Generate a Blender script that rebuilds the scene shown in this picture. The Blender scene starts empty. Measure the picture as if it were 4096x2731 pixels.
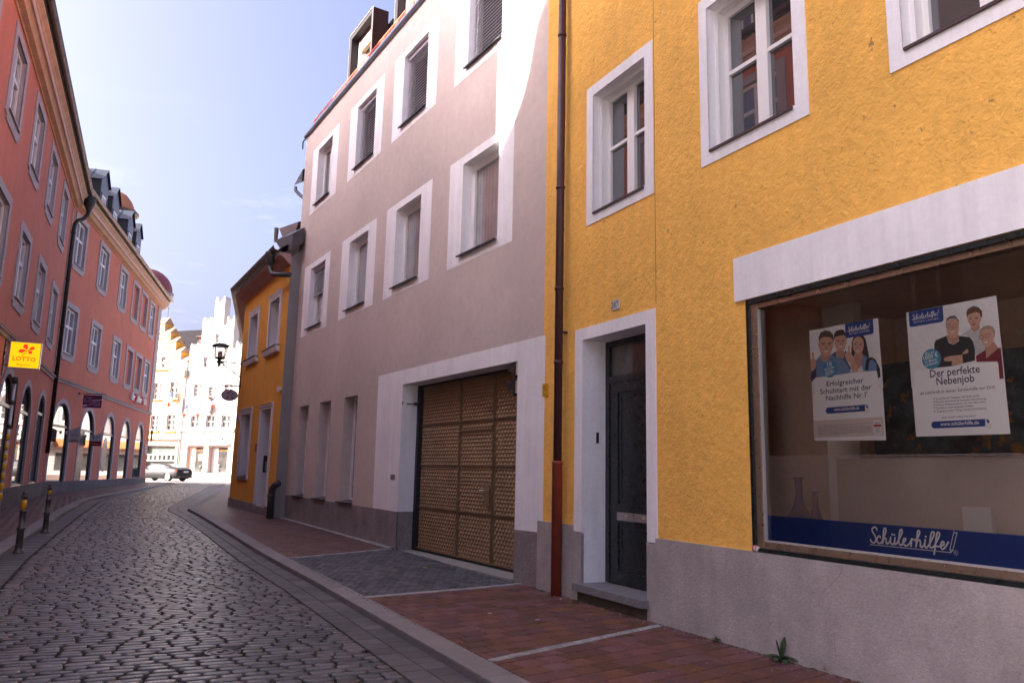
import bpy, bmesh, math, random
import numpy as np
from mathutils import Vector, Matrix
from mathutils.geometry import tessellate_polygon
random.seed(7)
rng = np.random.default_rng(11)
SC = bpy.context.scene
COL = SC.collection
R = math.radians
# ---------------------------------------------------------------- camera
cam_d = bpy.data.cameras.new('camera')
cam = bpy.data.objects.new('camera', cam_d)
COL.objects.link(cam)
_p, _r = .1661002, .0214773
_f = Vector((0, math.cos(_p), math.sin(_p)))
_u0 = Vector((0, -math.sin(_p), math.cos(_p)))
_x0 = Vector((1, 0, 0))
_x = math.cos(_r) * _x0 + math.sin(_r) * _u0
_u = -math.sin(_r) * _x0 + math.cos(_r) * _u0
cam.matrix_world = Matrix(((_x.x, _u.x, -_f.x, 0), (_x.y, _u.y, -_f.y, 0), (_x.z, _u.z, -_f.z, 1.55), (0, 0, 0, 1)))
cam_d.sensor_width = 36
cam_d.lens = 27.266
cam_d.clip_start = .05
cam_d.clip_end = 3000
SC.camera = cam
# ---------------------------------------------------------------- sky and sun
SUN_EL, SUN_AZ = R(27.5), math.atan2(-.954, -.3)
w = bpy.data.worlds.new('World')
SC.world = w
w.use_nodes = True
nt = w.node_tree
bg = nt.nodes['Background']
sky = nt.nodes.new('ShaderNodeTexSky')
sky.sky_type = 'NISHITA'
sky.sun_disc = False
sky.sun_elevation = SUN_EL
sky.sun_rotation = SUN_AZ
sky.air_density = .5
sky.dust_density = 10
sky.ozone_density = 1.5
tc = nt.nodes.new('ShaderNodeTexCoord')
mp = nt.nodes.new('ShaderNodeMapping')
mp.inputs['Scale'].default_value = (2.2, 2.2, 9)
nt.links.new(tc.outputs['Generated'], mp.inputs['Vector'])
no = nt.nodes.new('ShaderNodeTexNoise')
no.inputs['Scale'].default_value = 2.6
no.inputs['Detail'].default_value = 6
no.inputs['Roughness'].default_value = .62
nt.links.new(mp.outputs['Vector'], no.inputs['Vector'])
rp = nt.nodes.new('ShaderNodeValToRGB')
rp.color_ramp.elements[0].position = .56
rp.color_ramp.elements[1].position = 1.05
nt.links.new(no.outputs['Fac'], rp.inputs['Fac'])
sx = nt.nodes.new('ShaderNodeSeparateXYZ')
nt.links.new(tc.outputs['Generated'], sx.inputs['Vector'])
mr = nt.nodes.new('ShaderNodeMapRange')          # thin cloud only lies low over the roofs
mr.inputs['From Min'].default_value = .42
mr.inputs['From Max'].default_value = .12
nt.links.new(sx.outputs['Z'], mr.inputs['Value'])
mu = nt.nodes.new('ShaderNodeMath')
mu.operation = 'MULTIPLY'
nt.links.new(rp.outputs['Color'], mu.inputs[0])
nt.links.new(mr.outputs['Result'], mu.inputs[1])
mx = nt.nodes.new('ShaderNodeMixRGB')
mx.inputs['Color2'].default_value = (3.0, 3.0, 3.1, 1)
nt.links.new(mu.outputs[0], mx.inputs['Fac'])
nt.links.new(sky.outputs['Color'], mx.inputs['Color1'])
tint = nt.nodes.new('ShaderNodeMixRGB')          # autumn haze: a slightly violet sky
tint.blend_type = 'MULTIPLY'
tint.inputs['Fac'].default_value = 1
tint.inputs['Color2'].default_value = (1.0, .96, 1.06, 1)
nt.links.new(mx.outputs['Color'], tint.inputs['Color1'])
nt.links.new(tint.outputs['Color'], bg.inputs['Color'])
bg.inputs['Strength'].default_value = .066
sun_d = bpy.data.lights.new('sun', 'SUN')
sun_d.energy = 3.3
sun_d.angle = R(.53)
sun_d.color = (1, .93, .82)
sun = bpy.data.objects.new('sun', sun_d)
COL.objects.link(sun)
_s = Vector((math.sin(SUN_AZ) * math.cos(SUN_EL), math.cos(SUN_AZ) * math.cos(SUN_EL), math.sin(SUN_EL)))
sun.rotation_euler = _s.to_track_quat('Z', 'Y').to_euler()
sun.location = (-40, -10, 60)
SC.view_settings.view_transform = 'Standard'
SC.view_settings.look = 'None'
SC.view_settings.exposure = 3.28
SC.view_settings.gamma = 1
SC.cycles.max_bounces = 10
SC.cycles.diffuse_bounces = 7
SC.cycles.glossy_bounces = 4
SC.cycles.transparent_max_bounces = 12
SC.cycles.caustics_reflective = False
SC.cycles.caustics_refractive = False
SC.cycles.sample_clamp_indirect = 10
# ---------------------------------------------------------------- materials
MATS = {}
def M(name, col, rough=.7, var=0, vs=2.0, bump=0, bs=60, metal=0, spec=.5, speck=None, streak=0, rand=0, coat=0, emit=None, bdist=.01, bump2=None, vdet=5, fold=0):
    """procedural material; var: mottling, speck: (colour, scale, amount), rand: variation by the stone attribute"""
    if name in MATS: return MATS[name]
    m = bpy.data.materials.new(name)
    m.use_nodes = True
    n, l = m.node_tree.nodes, m.node_tree.links
    b = n['Principled BSDF']
    b.inputs['Roughness'].default_value = rough
    b.inputs['Metallic'].default_value = metal
    b.inputs['Specular IOR Level'].default_value = spec
    if coat: b.inputs['Coat Weight'].default_value = coat; b.inputs['Coat Roughness'].default_value = .012; b.inputs['Coat IOR'].default_value = 1.85 if 'pane' in name else 1.5
    c4 = (*col, 1)
    b.inputs['Base Color'].default_value = c4
    m.diffuse_color = c4
    tcn = n.new('ShaderNodeTexCoord')
    cur = None
    def noise(scale, det=4, ro=.6, vec=None):
        t = n.new('ShaderNodeTexNoise')
        t.inputs['Scale'].default_value = scale
        t.inputs['Detail'].default_value = det
        t.inputs['Roughness'].default_value = ro
        l.new(vec or tcn.outputs['Object'], t.inputs['Vector'])
        return t.outputs['Fac']
    def scaled(fac, lo, hi, a=.3, z=.7):
        r = n.new('ShaderNodeMapRange')
        r.inputs['From Min'].default_value = a
        r.inputs['From Max'].default_value = z
        r.inputs['To Min'].default_value = lo
        r.inputs['To Max'].default_value = hi
        l.new(fac, r.inputs['Value'])
        return r.outputs['Result']
    def mult(val):
        nonlocal cur
        x = n.new('ShaderNodeVectorMath')
        x.operation = 'SCALE'
        if cur is None: x.inputs[0].default_value = col
        else: l.new(cur, x.inputs[0])
        l.new(val, x.inputs['Scale'])
        cur = x.outputs[0]
    if var: mult(scaled(noise(vs, vdet), 1 - var, 1 + var))
    if var: mult(scaled(noise(vs * 14, 3), 1 - var * .6, 1 + var * .6))
    if fold:
        wv = n.new('ShaderNodeTexWave')
        wv.inputs['Scale'].default_value = 5.5
        wv.inputs['Distortion'].default_value = 2.2
        wv.inputs['Detail'].default_value = 2
        mpf = n.new('ShaderNodeMapping')
        mpf.inputs['Scale'].default_value = (1, 1, .12)
        l.new(tcn.outputs['Object'], mpf.inputs['Vector'])
        l.new(mpf.outputs['Vector'], wv.inputs['Vector'])
        mult(scaled(wv.outputs['Fac'], 1 - fold, 1 + fold * .4, 0, 1))
    if streak:
        mpn = n.new('ShaderNodeMapping')
        mpn.inputs['Scale'].default_value = (3, 3, .25)
        l.new(tcn.outputs['Object'], mpn.inputs['Vector'])
        mult(scaled(noise(2.0, 6, .7, mpn.outputs['Vector']), 1 - streak, 1 + streak * .6))
    if rand:
        at = n.new('ShaderNodeAttribute')
        at.attribute_name = 'tone'
        mult(scaled(at.outputs['Fac'], 1 - rand, 1 + rand, 0, 1))
        ah = n.new('ShaderNodeHueSaturation')
        ax = n.new('ShaderNodeAttribute')
        ax.attribute_name = 'hue'
        l.new(scaled(ax.outputs['Fac'], .5 - rand * .08, .5 + rand * .08, 0, 1), ah.inputs['Hue'])
        l.new(scaled(ax.outputs['Fac'], 1 - rand * .6, 1 + rand * .6, 0, 1), ah.inputs['Saturation'])
        l.new(cur, ah.inputs['Color'])
        cur = ah.outputs['Color']
    if speck:
        sc_, amount = speck[1], speck[2]
        f = scaled(noise(sc_, 3, .6), 0, 1, amount, amount + .06)
        x = n.new('ShaderNodeMixRGB')
        l.new(f, x.inputs['Fac'])
        if cur is None: x.inputs['Color1'].default_value = c4
        else: l.new(cur, x.inputs['Color1'])
        x.inputs['Color2'].default_value = (*speck[0], 1)
        cur = x.outputs['Color']
    if cur is not None: l.new(cur, b.inputs['Base Color'])
    if bump:
        bn = n.new('ShaderNodeBump')
        bn.inputs['Strength'].default_value = bump
        bn.inputs['Distance'].default_value = bdist
        l.new(noise(bs, 6, .65), bn.inputs['Height'])
        if bump2:
            b2 = n.new('ShaderNodeBump')
            b2.inputs['Strength'].default_value = bump2[0]
            b2.inputs['Distance'].default_value = bump2[2]
            l.new(noise(bump2[1], 4, .55), b2.inputs['Height'])
            l.new(b2.outputs['Normal'], bn.inputs['Normal'])
        l.new(bn.outputs['Normal'], b.inputs['Normal'])
        if rough < .6:
            l.new(scaled(noise(bs * .2, 3), max(.05, rough - .12), rough + .15), b.inputs['Roughness'])
    if emit:
        b.inputs['Emission Color'].default_value = (*emit[0], 1)
        b.inputs['Emission Strength'].default_value = emit[1]
    MATS[name] = m
    return m
def sheer(name, col, opac, rough=.5):
    """a see-through film: part of the light passes, the rest scatters"""
    if name in MATS: return MATS[name]
    m = bpy.data.materials.new(name)
    m.use_nodes = True
    n, l = m.node_tree.nodes, m.node_tree.links
    n.remove(n['Principled BSDF'])
    t = n.new('ShaderNodeBsdfTransparent')
    d = n.new('ShaderNodeBsdfDiffuse')
    d.inputs['Color'].default_value = (*col, 1)
    x = n.new('ShaderNodeMixShader')
    x.inputs['Fac'].default_value = opac
    l.new(t.outputs[0], x.inputs[1]); l.new(d.outputs[0], x.inputs[2])
    l.new(x.outputs[0], n['Material Output'].inputs['Surface'])
    MATS[name] = m
    return m
def glass(name, ior=1.5, tint=(.92, .95, .94)):
    if name in MATS: return MATS[name]
    m = bpy.data.materials.new(name)
    m.use_nodes = True
    n, l = m.node_tree.nodes, m.node_tree.links
    n.remove(n['Principled BSDF'])
    t = n.new('ShaderNodeBsdfTransparent')
    t.inputs['Color'].default_value = (*tint, 1)
    g = n.new('ShaderNodeBsdfGlossy')
    g.inputs['Roughness'].default_value = .005
    fr = n.new('ShaderNodeFresnel')
    fr.inputs['IOR'].default_value = ior
    x = n.new('ShaderNodeMixShader')
    l.new(fr.outputs[0], x.inputs['Fac'])
    l.new(t.outputs[0], x.inputs[1]); l.new(g.outputs[0], x.inputs[2])
    l.new(x.outputs[0], n['Material Output'].inputs['Surface'])
    MATS[name] = m
    return m
# ---------------------------------------------------------------- frames and mesh building
class Frame:
    """facade frame: s along the wall, d out towards the street, z up"""
    def __init__(self, x, y, yaw, side):
        self.o = np.array([x, y, 0.0])
        self.u = np.array([math.sin(yaw), math.cos(yaw), 0.0])
        self.n = np.array([-math.cos(yaw), math.sin(yaw), 0.0]) * (1 if side > 0 else -1)
    def w(self, s, d, z): return self.o + self.u * s + self.n * d + np.array([0, 0, z])
    def sub(self, s, d=0):
        """frame of a sign that stands out from the wall: s runs out of the wall, d back along the street"""
        f = Frame(0, 0, 0, 1)
        f.o = self.o + self.u * s + self.n * d
        f.u = self.n.copy(); f.n = -self.u
        return f
WORLD = Frame(0, 0, 0, 1)
WORLD.u = np.array([1.0, 0, 0]); WORLD.n = np.array([0, 1.0, 0])
def rot_frame(x, y, ang, z=0):
    f = Frame(x, y, 0, 1)
    f.o = np.array([x, y, z], float)
    f.u = np.array([math.cos(ang), math.sin(ang), 0]); f.n = np.array([-math.sin(ang), math.cos(ang), 0])
    return f
class MB:
    def __init__(self, F=WORLD):
        self.F = F; self.v = []; self.f = []; self.mi = []; self.cur = 0; self.smooth = False
    def add(self, vs, fs):
        o = len(self.v)
        self.v += [tuple(self.F.w(*p)) for p in vs]
        self.f += [tuple(i + o for i in q) for q in fs]
        self.mi += [self.cur] * len(fs)
        return self
    def box(self, s0, s1, d0, d1, z0, z1):
        s0, s1 = min(s0, s1), max(s0, s1); d0, d1 = min(d0, d1), max(d0, d1); z0, z1 = min(z0, z1), max(z0, z1)
        return self.add([(s0, d0, z0), (s1, d0, z0), (s1, d1, z0), (s0, d1, z0), (s0, d0, z1), (s1, d0, z1), (s1, d1, z1), (s0, d1, z1)],
                 [(0, 3, 2, 1), (4, 5, 6, 7), (0, 1, 5, 4), (1, 2, 6, 5), (2, 3, 7, 6), (3, 0, 4, 7)])
    def quad(self, *p): return self.add(p, [tuple(range(len(p)))])
    def sheet(self, poly, d, holes=()):
        """flat polygon in (s,z) at depth d, with holes"""
        loops = [poly] + list(holes)
        flat = [q for lp in loops for q in lp]
        tri = tessellate_polygon([[Vector((q[0], q[1], 0)) for q in lp] for lp in loops])
        return self.add([(q[0], d, q[1]) for q in flat], [tuple(t) for t in tri])
    def prism(self, poly, d0, d1, holes=(), back=True):
        """(s,z) polygon extruded from d0 (back) to d1 (front)"""
        self.sheet(poly, d1, holes)
        if back: self.sheet(poly, d0, holes)
        for lp in [poly] + list(holes):
            k = len(lp)
            self.add([(q[0], d0, q[1]) for q in lp] + [(q[0], d1, q[1]) for q in lp], [(i, (i + 1) % k, k + (i + 1) % k, k + i) for i in range(k)])
        return self
    def profile(self, poly, s0, s1, caps=True):
        """(d,z) polygon swept along s"""
        k = len(poly)
        self.add([(s0, q[0], q[1]) for q in poly] + [(s1, q[0], q[1]) for q in poly], [(i, (i + 1) % k, k + (i + 1) % k, k + i) for i in range(k)])
        if caps:
            tri = tessellate_polygon([[Vector((q[0], q[1], 0)) for q in poly]])
            for s in (s0, s1): self.add([(s, q[0], q[1]) for q in poly], [tuple(t) for t in tri])
        return self
    def flatpoly(self, poly, z0, z1=None):
        """(s,d) polygon as a slab"""
        tri = tessellate_polygon([[Vector((q[0], q[1], 0)) for q in poly]])
        self.add([(q[0], q[1], z0) for q in poly], [tuple(t) for t in tri])
        if z1 is not None:
            k = len(poly)
            self.add([(q[0], q[1], z1) for q in poly], [tuple(t) for t in tri])
            self.add([(q[0], q[1], z0) for q in poly] + [(q[0], q[1], z1) for q in poly], [(i, (i + 1) % k, k + (i + 1) % k, k + i) for i in range(k)])
        return self
    def tube(self, pts, r, seg=8, caps=True):
        pts = [Vector(p) for p in pts]
        rs = r if isinstance(r, (list, tuple)) else [r] * len(pts)
        vs, fs = [], []
        prev = None
        for i, p in enumerate(pts):
            a = (pts[min(i + 1, len(pts) - 1)] - pts[max(i - 1, 0)]).normalized()
            if prev is None: x = a.orthogonal().normalized()
            else: x = (prev - a * prev.dot(a)).normalized()
            prev = x
            y = a.cross(x)
            for k in range(seg):
                t = 2 * math.pi * k / seg
                vs.append(tuple(p + (x * math.cos(t) + y * math.sin(t)) * rs[i]))
        for i in range(len(pts) - 1):
            for k in range(seg): fs.append((i * seg + k, i * seg + (k + 1) % seg, (i + 1) * seg + (k + 1) % seg, (i + 1) * seg + k))
        if caps: fs += [tuple(range(seg)), tuple(range((len(pts) - 1) * seg, len(pts) * seg))]
        return self.add(vs, fs)
    def lathe(self, c, prof, seg=16):
        """profile [(r,z)] about a vertical axis at c=(s,d)"""
        vs, fs = [], []
        for r, z in prof:
            for k in range(seg):
                t = 2 * math.pi * k / seg
                vs.append((c[0] + r * math.cos(t), c[1] + r * math.sin(t), z))
        for i in range(len(prof) - 1):
            for k in range(seg): fs.append((i * seg + k, i * seg + (k + 1) % seg, (i + 1) * seg + (k + 1) % seg, (i + 1) * seg + k))
        fs += [tuple(range(seg)), tuple(range((len(prof) - 1) * seg, len(prof) * seg))]
        return self.add(vs, fs)
    def text(self, string, size, place, bold=0, ext=0, width=None):
        """lettering as faces; place(x, y, h) -> (s, d, z)"""
        vs, fs, wd = glyphs(string, bold, ext)
        k = size
        kx = width / wd if width else k
        return self.add([place(x * kx, y * k, h) for x, y, h in vs], fs)
    def build(self, name, mat, parent=None, smooth=False, recalc=True, at=None):
        me = bpy.data.meshes.new(name)
        o0 = np.array(parent['_o'] if parent else (at if at is not None else (0, 0, 0)), float)
        V = np.array(self.v) - o0
        me.from_pydata(V.tolist(), [], self.f)
        mats = mat if isinstance(mat, (list, tuple)) else [mat]
        for m in mats: me.materials.append(m)
        if len(mats) > 1: me.polygons.foreach_set('material_index', self.mi)
        if recalc and len(self.f) < 60000:
            bm = bmesh.new(); bm.from_mesh(me)
            bmesh.ops.recalc_face_normals(bm, faces=bm.faces)
            bm.to_mesh(me); bm.free()
        if smooth: me.polygons.foreach_set('use_smooth', [True] * len(me.polygons))
        ob = bpy.data.objects.new(name, me)
        COL.objects.link(ob)
        if parent:
            ob.parent = parent
            ob['_o'] = list(o0)
        else:
            ob.location = o0; ob['_o'] = list(o0)
        return ob
_G = {}
def glyphs(string, bold=0, ext=0):
    key = (string, bold, ext)
    if key not in _G:
        cu = bpy.data.curves.new('t', 'FONT')
        cu.body = string; cu.size = 1; cu.resolution_u = 2; cu.offset = bold; cu.extrude = ext
        ob = bpy.data.objects.new('t', cu)
        COL.objects.link(ob)
        dg = bpy.context.evaluated_depsgraph_get()
        me = bpy.data.meshes.new_from_object(ob.evaluated_get(dg))
        vs = [tuple(v.co) for v in me.vertices]
        fs = [tuple(p.vertices) for p in me.polygons]
        bpy.data.objects.remove(ob); bpy.data.curves.remove(cu); bpy.data.meshes.remove(me)
        x0 = min(v[0] for v in vs)
        vs = [(v[0] - x0, v[1], v[2]) for v in vs]
        _G[key] = (vs, fs, max(v[0] for v in vs))
    return _G[key]
def tag(o, label, cat, group=None, kind=None):
    if label: o['label'] = label
    if cat: o['category'] = cat
    if group: o['group'] = group
    if kind: o['kind'] = kind
    return o
def thing(name, p, label, cat, group=None):
    o = bpy.data.objects.new(name, None)
    o.empty_display_size = .2
    COL.objects.link(o)
    o.location = tuple(float(q) for q in p)
    o['_o'] = [float(q) for q in p]
    return tag(o, label, cat, group)
def copy_tree(o, loc, label):
    """copy of a thing with its parts and their sub-parts"""
    c = o.copy(); COL.objects.link(c); c.location = loc; c['label'] = label
    for ch in o.children:
        k = ch.copy(); COL.objects.link(k); k.parent = c
        for g in ch.children:
            q = g.copy(); COL.objects.link(q); q.parent = k
    return c
def struct(o): o['kind'] = 'structure'; return o
def rect(s0, s1, z0, z1): return [(s0, z0), (s1, z0), (s1, z1), (s0, z1)]
def ell(cx, cy, rx, ry, n=24, a0=0, a1=2 * math.pi, rot=0):
    full = abs(a1 - a0 - 2 * math.pi) < 1e-6
    out = []
    for i in range(n if full else n + 1):
        t = a0 + (a1 - a0) * i / n
        x, y = rx * math.cos(t), ry * math.sin(t)
        out.append((cx + x * math.cos(rot) - y * math.sin(rot), cy + x * math.sin(rot) + y * math.cos(rot)))
    return out
def rrect(s0, s1, z0, z1, r, n=4):
    out = []
    for cx, cy, a in ((s1 - r, z1 - r, 0), (s0 + r, z1 - r, 90), (s0 + r, z0 + r, 180), (s1 - r, z0 + r, 270)):
        out += [(cx + r * math.cos(R(a + 90 * i / n)), cy + r * math.sin(R(a + 90 * i / n))) for i in range(n + 1)]
    return out
def stroke(mb, pts, wd, d, F2=None, d0=None):
    """a pen stroke of constant width in the (s,z) plane, smoothed"""
    P = [np.array(p, float) for p in pts]
    Q = []
    for i in range(len(P) - 1):
        p0, p1, p2, p3 = P[max(i - 1, 0)], P[i], P[i + 1], P[min(i + 2, len(P) - 1)]
        for t in np.linspace(0, 1, 5)[:-1]:
            Q.append(.5 * (2 * p1 + (p2 - p0) * t + (2 * p0 - 5 * p1 + 4 * p2 - p3) * t * t + (3 * p1 - p0 - 3 * p2 + p3) * t ** 3))
    Q.append(P[-1])
    L = []
    for i, q in enumerate(Q):
        a = Q[min(i + 1, len(Q) - 1)] - Q[max(i - 1, 0)]
        a = a / (np.linalg.norm(a) + 1e-9)
        nn = np.array([-a[1], a[0]]) * wd / 2
        L.append((q + nn, q - nn))
    vs = []
    for a, b in L: vs += [(a[0], d, a[1]), (b[0], d, b[1])]
    mb.add(vs, [(2 * i, 2 * i + 1, 2 * i + 3, 2 * i + 2) for i in range(len(L) - 1)])
    for q in (Q[0], Q[-1]): mb.sheet(ell(q[0], q[1], wd / 2, wd / 2, 10), d + 1e-4)
# ---------------------------------------------------------------- levels and facade frames
def G(x, y):
    """pavement height: the street climbs about 25 cm towards the square"""
    zr = np.interp(y, [0, 11, 22.5, 32, 60], [0, -.03, .17, .2, .24])
    zl = np.interp(y, [10, 24.5, 32.4, 40, 56], [0, .095, .135, .21, .24])
    lat = -((x - 1.58) * .8919 + (y - 8.91) * .4523)
    t = np.clip(lat / 13, 0, 1)
    return zr * (1 - t) + zl * t
def RZ(x, y):
    lat = -((x - 1.58) * .8919 + (y - 8.91) * .4523)
    t = np.clip((lat - 2) / 7, 0, 1)
    f = np.clip((56 - y) / 8, 0, 1)
    return G(x, y) - (.06 * (1 - t) + .1 * t) * (.25 + .75 * f)
FY = Frame(1.57741, 8.90578, -.46927746, 1)      # ochre house with the shop window
FG = Frame(.462183, 11.105192, -.5463239, 1)   # mauve house with the gate
FF = Frame(-9.83, 27.81, R(-29.75), 1)     # small ochre house at the far end
FW = Frame(-35.24188, 93.10755, R(-69.75), 1)  # white gables on the square
F1 = Frame(-19.622, 33.1416, R(-24.65), -1)    # salmon house, near wing
F2 = Frame(-26.07, 56.47, R(-15.45), -1)       # salmon house, far wing
# ---------------------------------------------------------------- shared materials
m_cobble = M('basalt_cobble', (.094, .087, .086), .38, .3, 9, .5, 55, rand=.42, bdist=.006)
m_joint = M('joint_sand', (.028, .025, .024), .9, .3, 12, .6, 80)
m_brick = M('red_paver', (.125, .046, .036), .62, .22, 5, .35, 160, rand=.34, bdist=.003, speck=((.06, .05, .045), 7, .62))
m_brick2 = M('brown_paver', (.12, .058, .05), .55, .2, 5, .3, 160, rand=.25, bdist=.003)
m_sett = M('driveway_sett', (.085, .085, .095), .6, .25, 8, .5, 90, rand=.5, bdist=.004)
m_kerb = M('granite_kerb', (.235, .21, .205), .7, .12, 5, .35, 220, speck=((.12, .1, .1), 130, .56), bdist=.003, rand=.1)
m_gutter = M('gutter_stone', (.095, .086, .086), .6, .22, 6, .4, 120, rand=.3, bdist=.003)
m_lightset = M('light_granite_sett', (.30, .29, .29), .7, .15, 20, .4, 150, rand=.2, bdist=.003)
m_asph = M('square_paving', (.26, .24, .225), .8, .12, 1, .3, 30)
m_white = M('white_paint', (.86, .84, .86), .65, .06, 1.5, .15, 70, streak=.10, bdist=.004)
m_frame = M('window_white', (.82, .80, .79), .35, .03, 4)
m_dark = M('black_metal', (.02, .02, .022), .45, .2, 6, .1, 120)
m_anth = M('anthracite_sheet', (.052, .048, .052), .5, .12, 3, .08, 40)
m_zinc = M('zinc_gutter', (.20, .165, .15), .45, .25, 5, .15, 30, metal=.5)
m_slate = M('dark_roof_tile', (.05, .045, .047), .7, .25, 4, .6, 14, bdist=.03)
m_rooforange = M('clay_roof_tile', (.36, .13, .06), .75, .25, 5, .6, 9, bdist=.04)
m_pane = M('window_pane', (.030, .030, .034), .02, .3, 1.2, spec=1.0, coat=1)
m_curtain = M('pane_with_curtain', (.17, .165, .18), .04, .2, 1.6, spec=.9, coat=.8, fold=.15)
m_netcurtain = M('net_curtain_pane', (.26, .25, .255), .05, .18, 2.2, spec=.9, coat=.8, fold=.14)
m_shopglass = M('dark_shop_pane', (.028, .025, .024), .02, .3, .7, spec=.75)
m_granite = M('plinth_granite', (.27, .235, .235), .65, .22, 2.2, .3, 160, speck=((.13, .105, .105), 55, .54), streak=.15, bdist=.003)
m_plinth = M('plinth_render', (.40, .355, .345), .85, .16, 2.2, .9, 42, streak=.07, bdist=.012, bump2=(.7, 130, .004))
m_gasket = M('rubber', (.012, .012, .013), .6)
def flip(p): return p
# ---------------------------------------------------------------- paving
class Paver:
    """stones as real geometry: outline, rounded edge, top; every stone gets its own tone"""
    def __init__(self): self.v = []; self.f = []; self.tone = []; self.hue = []
    def stone(self, poly, zf, drop, edge, dome=0, ring2=0):
        P = np.array(poly, float)
        c = P.mean(0)
        k = len(P)
        def inset(a):
            dv = P - c
            ln = np.linalg.norm(dv, axis=1, keepdims=True)
            return c + dv * np.maximum(.2, 1 - a / np.maximum(ln, 1e-6))
        o = len(self.v)
        z = float(zf(c[0], c[1]))
        tilt = rng.normal(0, .012, 2) if dome else (0, 0)
        def put(Q, dz):
            for q in Q: self.v.append((q[0], q[1], z + dz + (q[0] - c[0]) * tilt[0] + (q[1] - c[1]) * tilt[1]))
        rings = [(0, -drop), (0 if not dome else edge * .25, -edge), (edge, -dome * .35)]
        if ring2: rings.append((ring2, 0))
        for a, dz in rings: put(inset(a), dz)
        n = len(rings)
        for r in range(n - 1):
            for i in range(k): self.f.append((o + r * k + i, o + r * k + (i + 1) % k, o + (r + 1) * k + (i + 1) % k, o + (r + 1) * k + i))
        self.f.append(tuple(range(o + (n - 1) * k, o + n * k)))
        cnt = n * k
        self.tone += [random.random()] * cnt
        self.hue += [random.random()] * cnt
    def build(self, name, mat, smooth=True, kind='structure'):
        me = bpy.data.meshes.new(name)
        me.from_pydata(self.v, [], self.f)
        me.materials.append(mat)
        for nm, arr in (('tone', self.tone), ('hue', self.hue)):
            a = me.attributes.new(nm, 'FLOAT', 'POINT')
            a.data.foreach_set('value', arr)
        if smooth:
            me.polygons.foreach_set('use_smooth', [True] * len(me.polygons))
        ob = bpy.data.objects.new(name, me)
        COL.objects.link(ob)
        ob['_o'] = [0, 0, 0]
        if kind: ob['kind'] = kind
        return ob
def clip(poly, region):
    """Sutherland-Hodgman against a convex counter-clockwise region"""
    out = poly
    for i in range(len(region)):
        a, b = region[i], region[(i + 1) % len(region)]
        inp, out = out, []
        if not inp: return []
        def side(p): return (b[0] - a[0]) * (p[1] - a[1]) - (b[1] - a[1]) * (p[0] - a[0])
        for j in range(len(inp)):
            p, q = inp[j], inp[(j + 1) % len(inp)]
            sp, sq = side(p), side(q)
            if sp >= 0: out.append(p)
            if sp * sq < 0:
                t = sp / (sp - sq)
                out.append((p[0] + (q[0] - p[0]) * t, p[1] + (q[1] - p[1]) * t))
    return out
def ccw(r):
    a = sum(r[i][0] * r[(i + 1) % len(r)][1] - r[(i + 1) % len(r)][0] * r[i][1] for i in range(len(r)))
    return r if a > 0 else r[::-1]
def area(r): return abs(sum(r[i][0] * r[(i + 1) % len(r)][1] - r[(i + 1) % len(r)][0] * r[i][1] for i in range(len(r)))) / 2
def pave(pv, region, ang, L, Wd, gap, zf, edge=.005, drop=.02, jit=.002, bond=.5):
    region = ccw(region)
    e = (math.cos(ang), math.sin(ang)); f = (-e[1], e[0])
    ps = [q[0] * e[0] + q[1] * e[1] for q in region]; qs = [q[0] * f[0] + q[1] * f[1] for q in region]
    r = 0
    q = min(qs) - Wd
    while q < max(qs) + Wd:
        p = min(ps) - L - (bond * L if r % 2 else 0) - (random.random() * L * .1)
        while p < max(ps) + L:
            j = lambda: random.uniform(-jit, jit)
            loc = [(p + gap / 2 + j(), q + gap / 2 + j()), (p + L - gap / 2 + j(), q + gap / 2 + j()), (p + L - gap / 2 + j(), q + Wd - gap / 2 + j()), (p + gap / 2 + j(), q + Wd - gap / 2 + j())]
            wp = [(a * e[0] + b * f[0], a * e[1] + b * f[1]) for a, b in loc]
            c = clip(wp, region)
            if len(c) >= 3 and area(c) > .15 * L * Wd * .5: pv.stone(c, zf, drop, edge)
            p += L
        q += Wd; r += 1
# edges of the carriageway, measured on the ground
KR_OUT = [(2.95, .2), (-.14, 6.27), (-1.58, 9.12), (-2.61, 11.15), (-4.09, 13.78), (-5.22, 15.91), (-6.6, 18.55), (-9.0, 23.07), (-10.35, 25.6), (-10.95, 27.2), (-11.25, 28.6), (-12.6, 32.9), (-15.5, 42), (-19.3, 53.5)]
KR_W = [.27, .27, .27, .27, .27, .27, .27, .27, .28, .3, .3, .3, .3, .3]
KL_OUT = [(.5, -5), (-4.6, 5.6), (-8.42, 13.31), (-9.13, 14.85), (-11.42, 19.88), (-14.0, 25.6), (-15.95, 29.93), (-16.65, 31.9), (-18.35, 37.6), (-20.6, 45), (-22.9, 52.2), (-23.3, 54.4)]
def offset(pl, wd):
    P = [np.array(p, float) for p in pl]
    out = []
    for i, p in enumerate(P):
        a = P[min(i + 1, len(P) - 1)] - P[max(i - 1, 0)]
        a /= np.linalg.norm(a)
        k = wd[i] if isinstance(wd, list) else wd
        out.append(tuple(p + np.array([a[1], -a[0]]) * k))
    return out
KR_IN = offset(KR_OUT, KR_W)
KL_IN = offset(KL_OUT, -.30)
GR_OUT = offset(KR_OUT, [-.46, -.46, -.46, -.46, -.46, -.46, -.46, -.48, -.55, -.65, -.75, -.85, -.85, -.8])
GL_OUT = offset(KL_OUT, .38)
def lift(pl, dz, fn=G): return [(p[0], p[1], float(fn(*p)) + dz) for p in pl]
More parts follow.
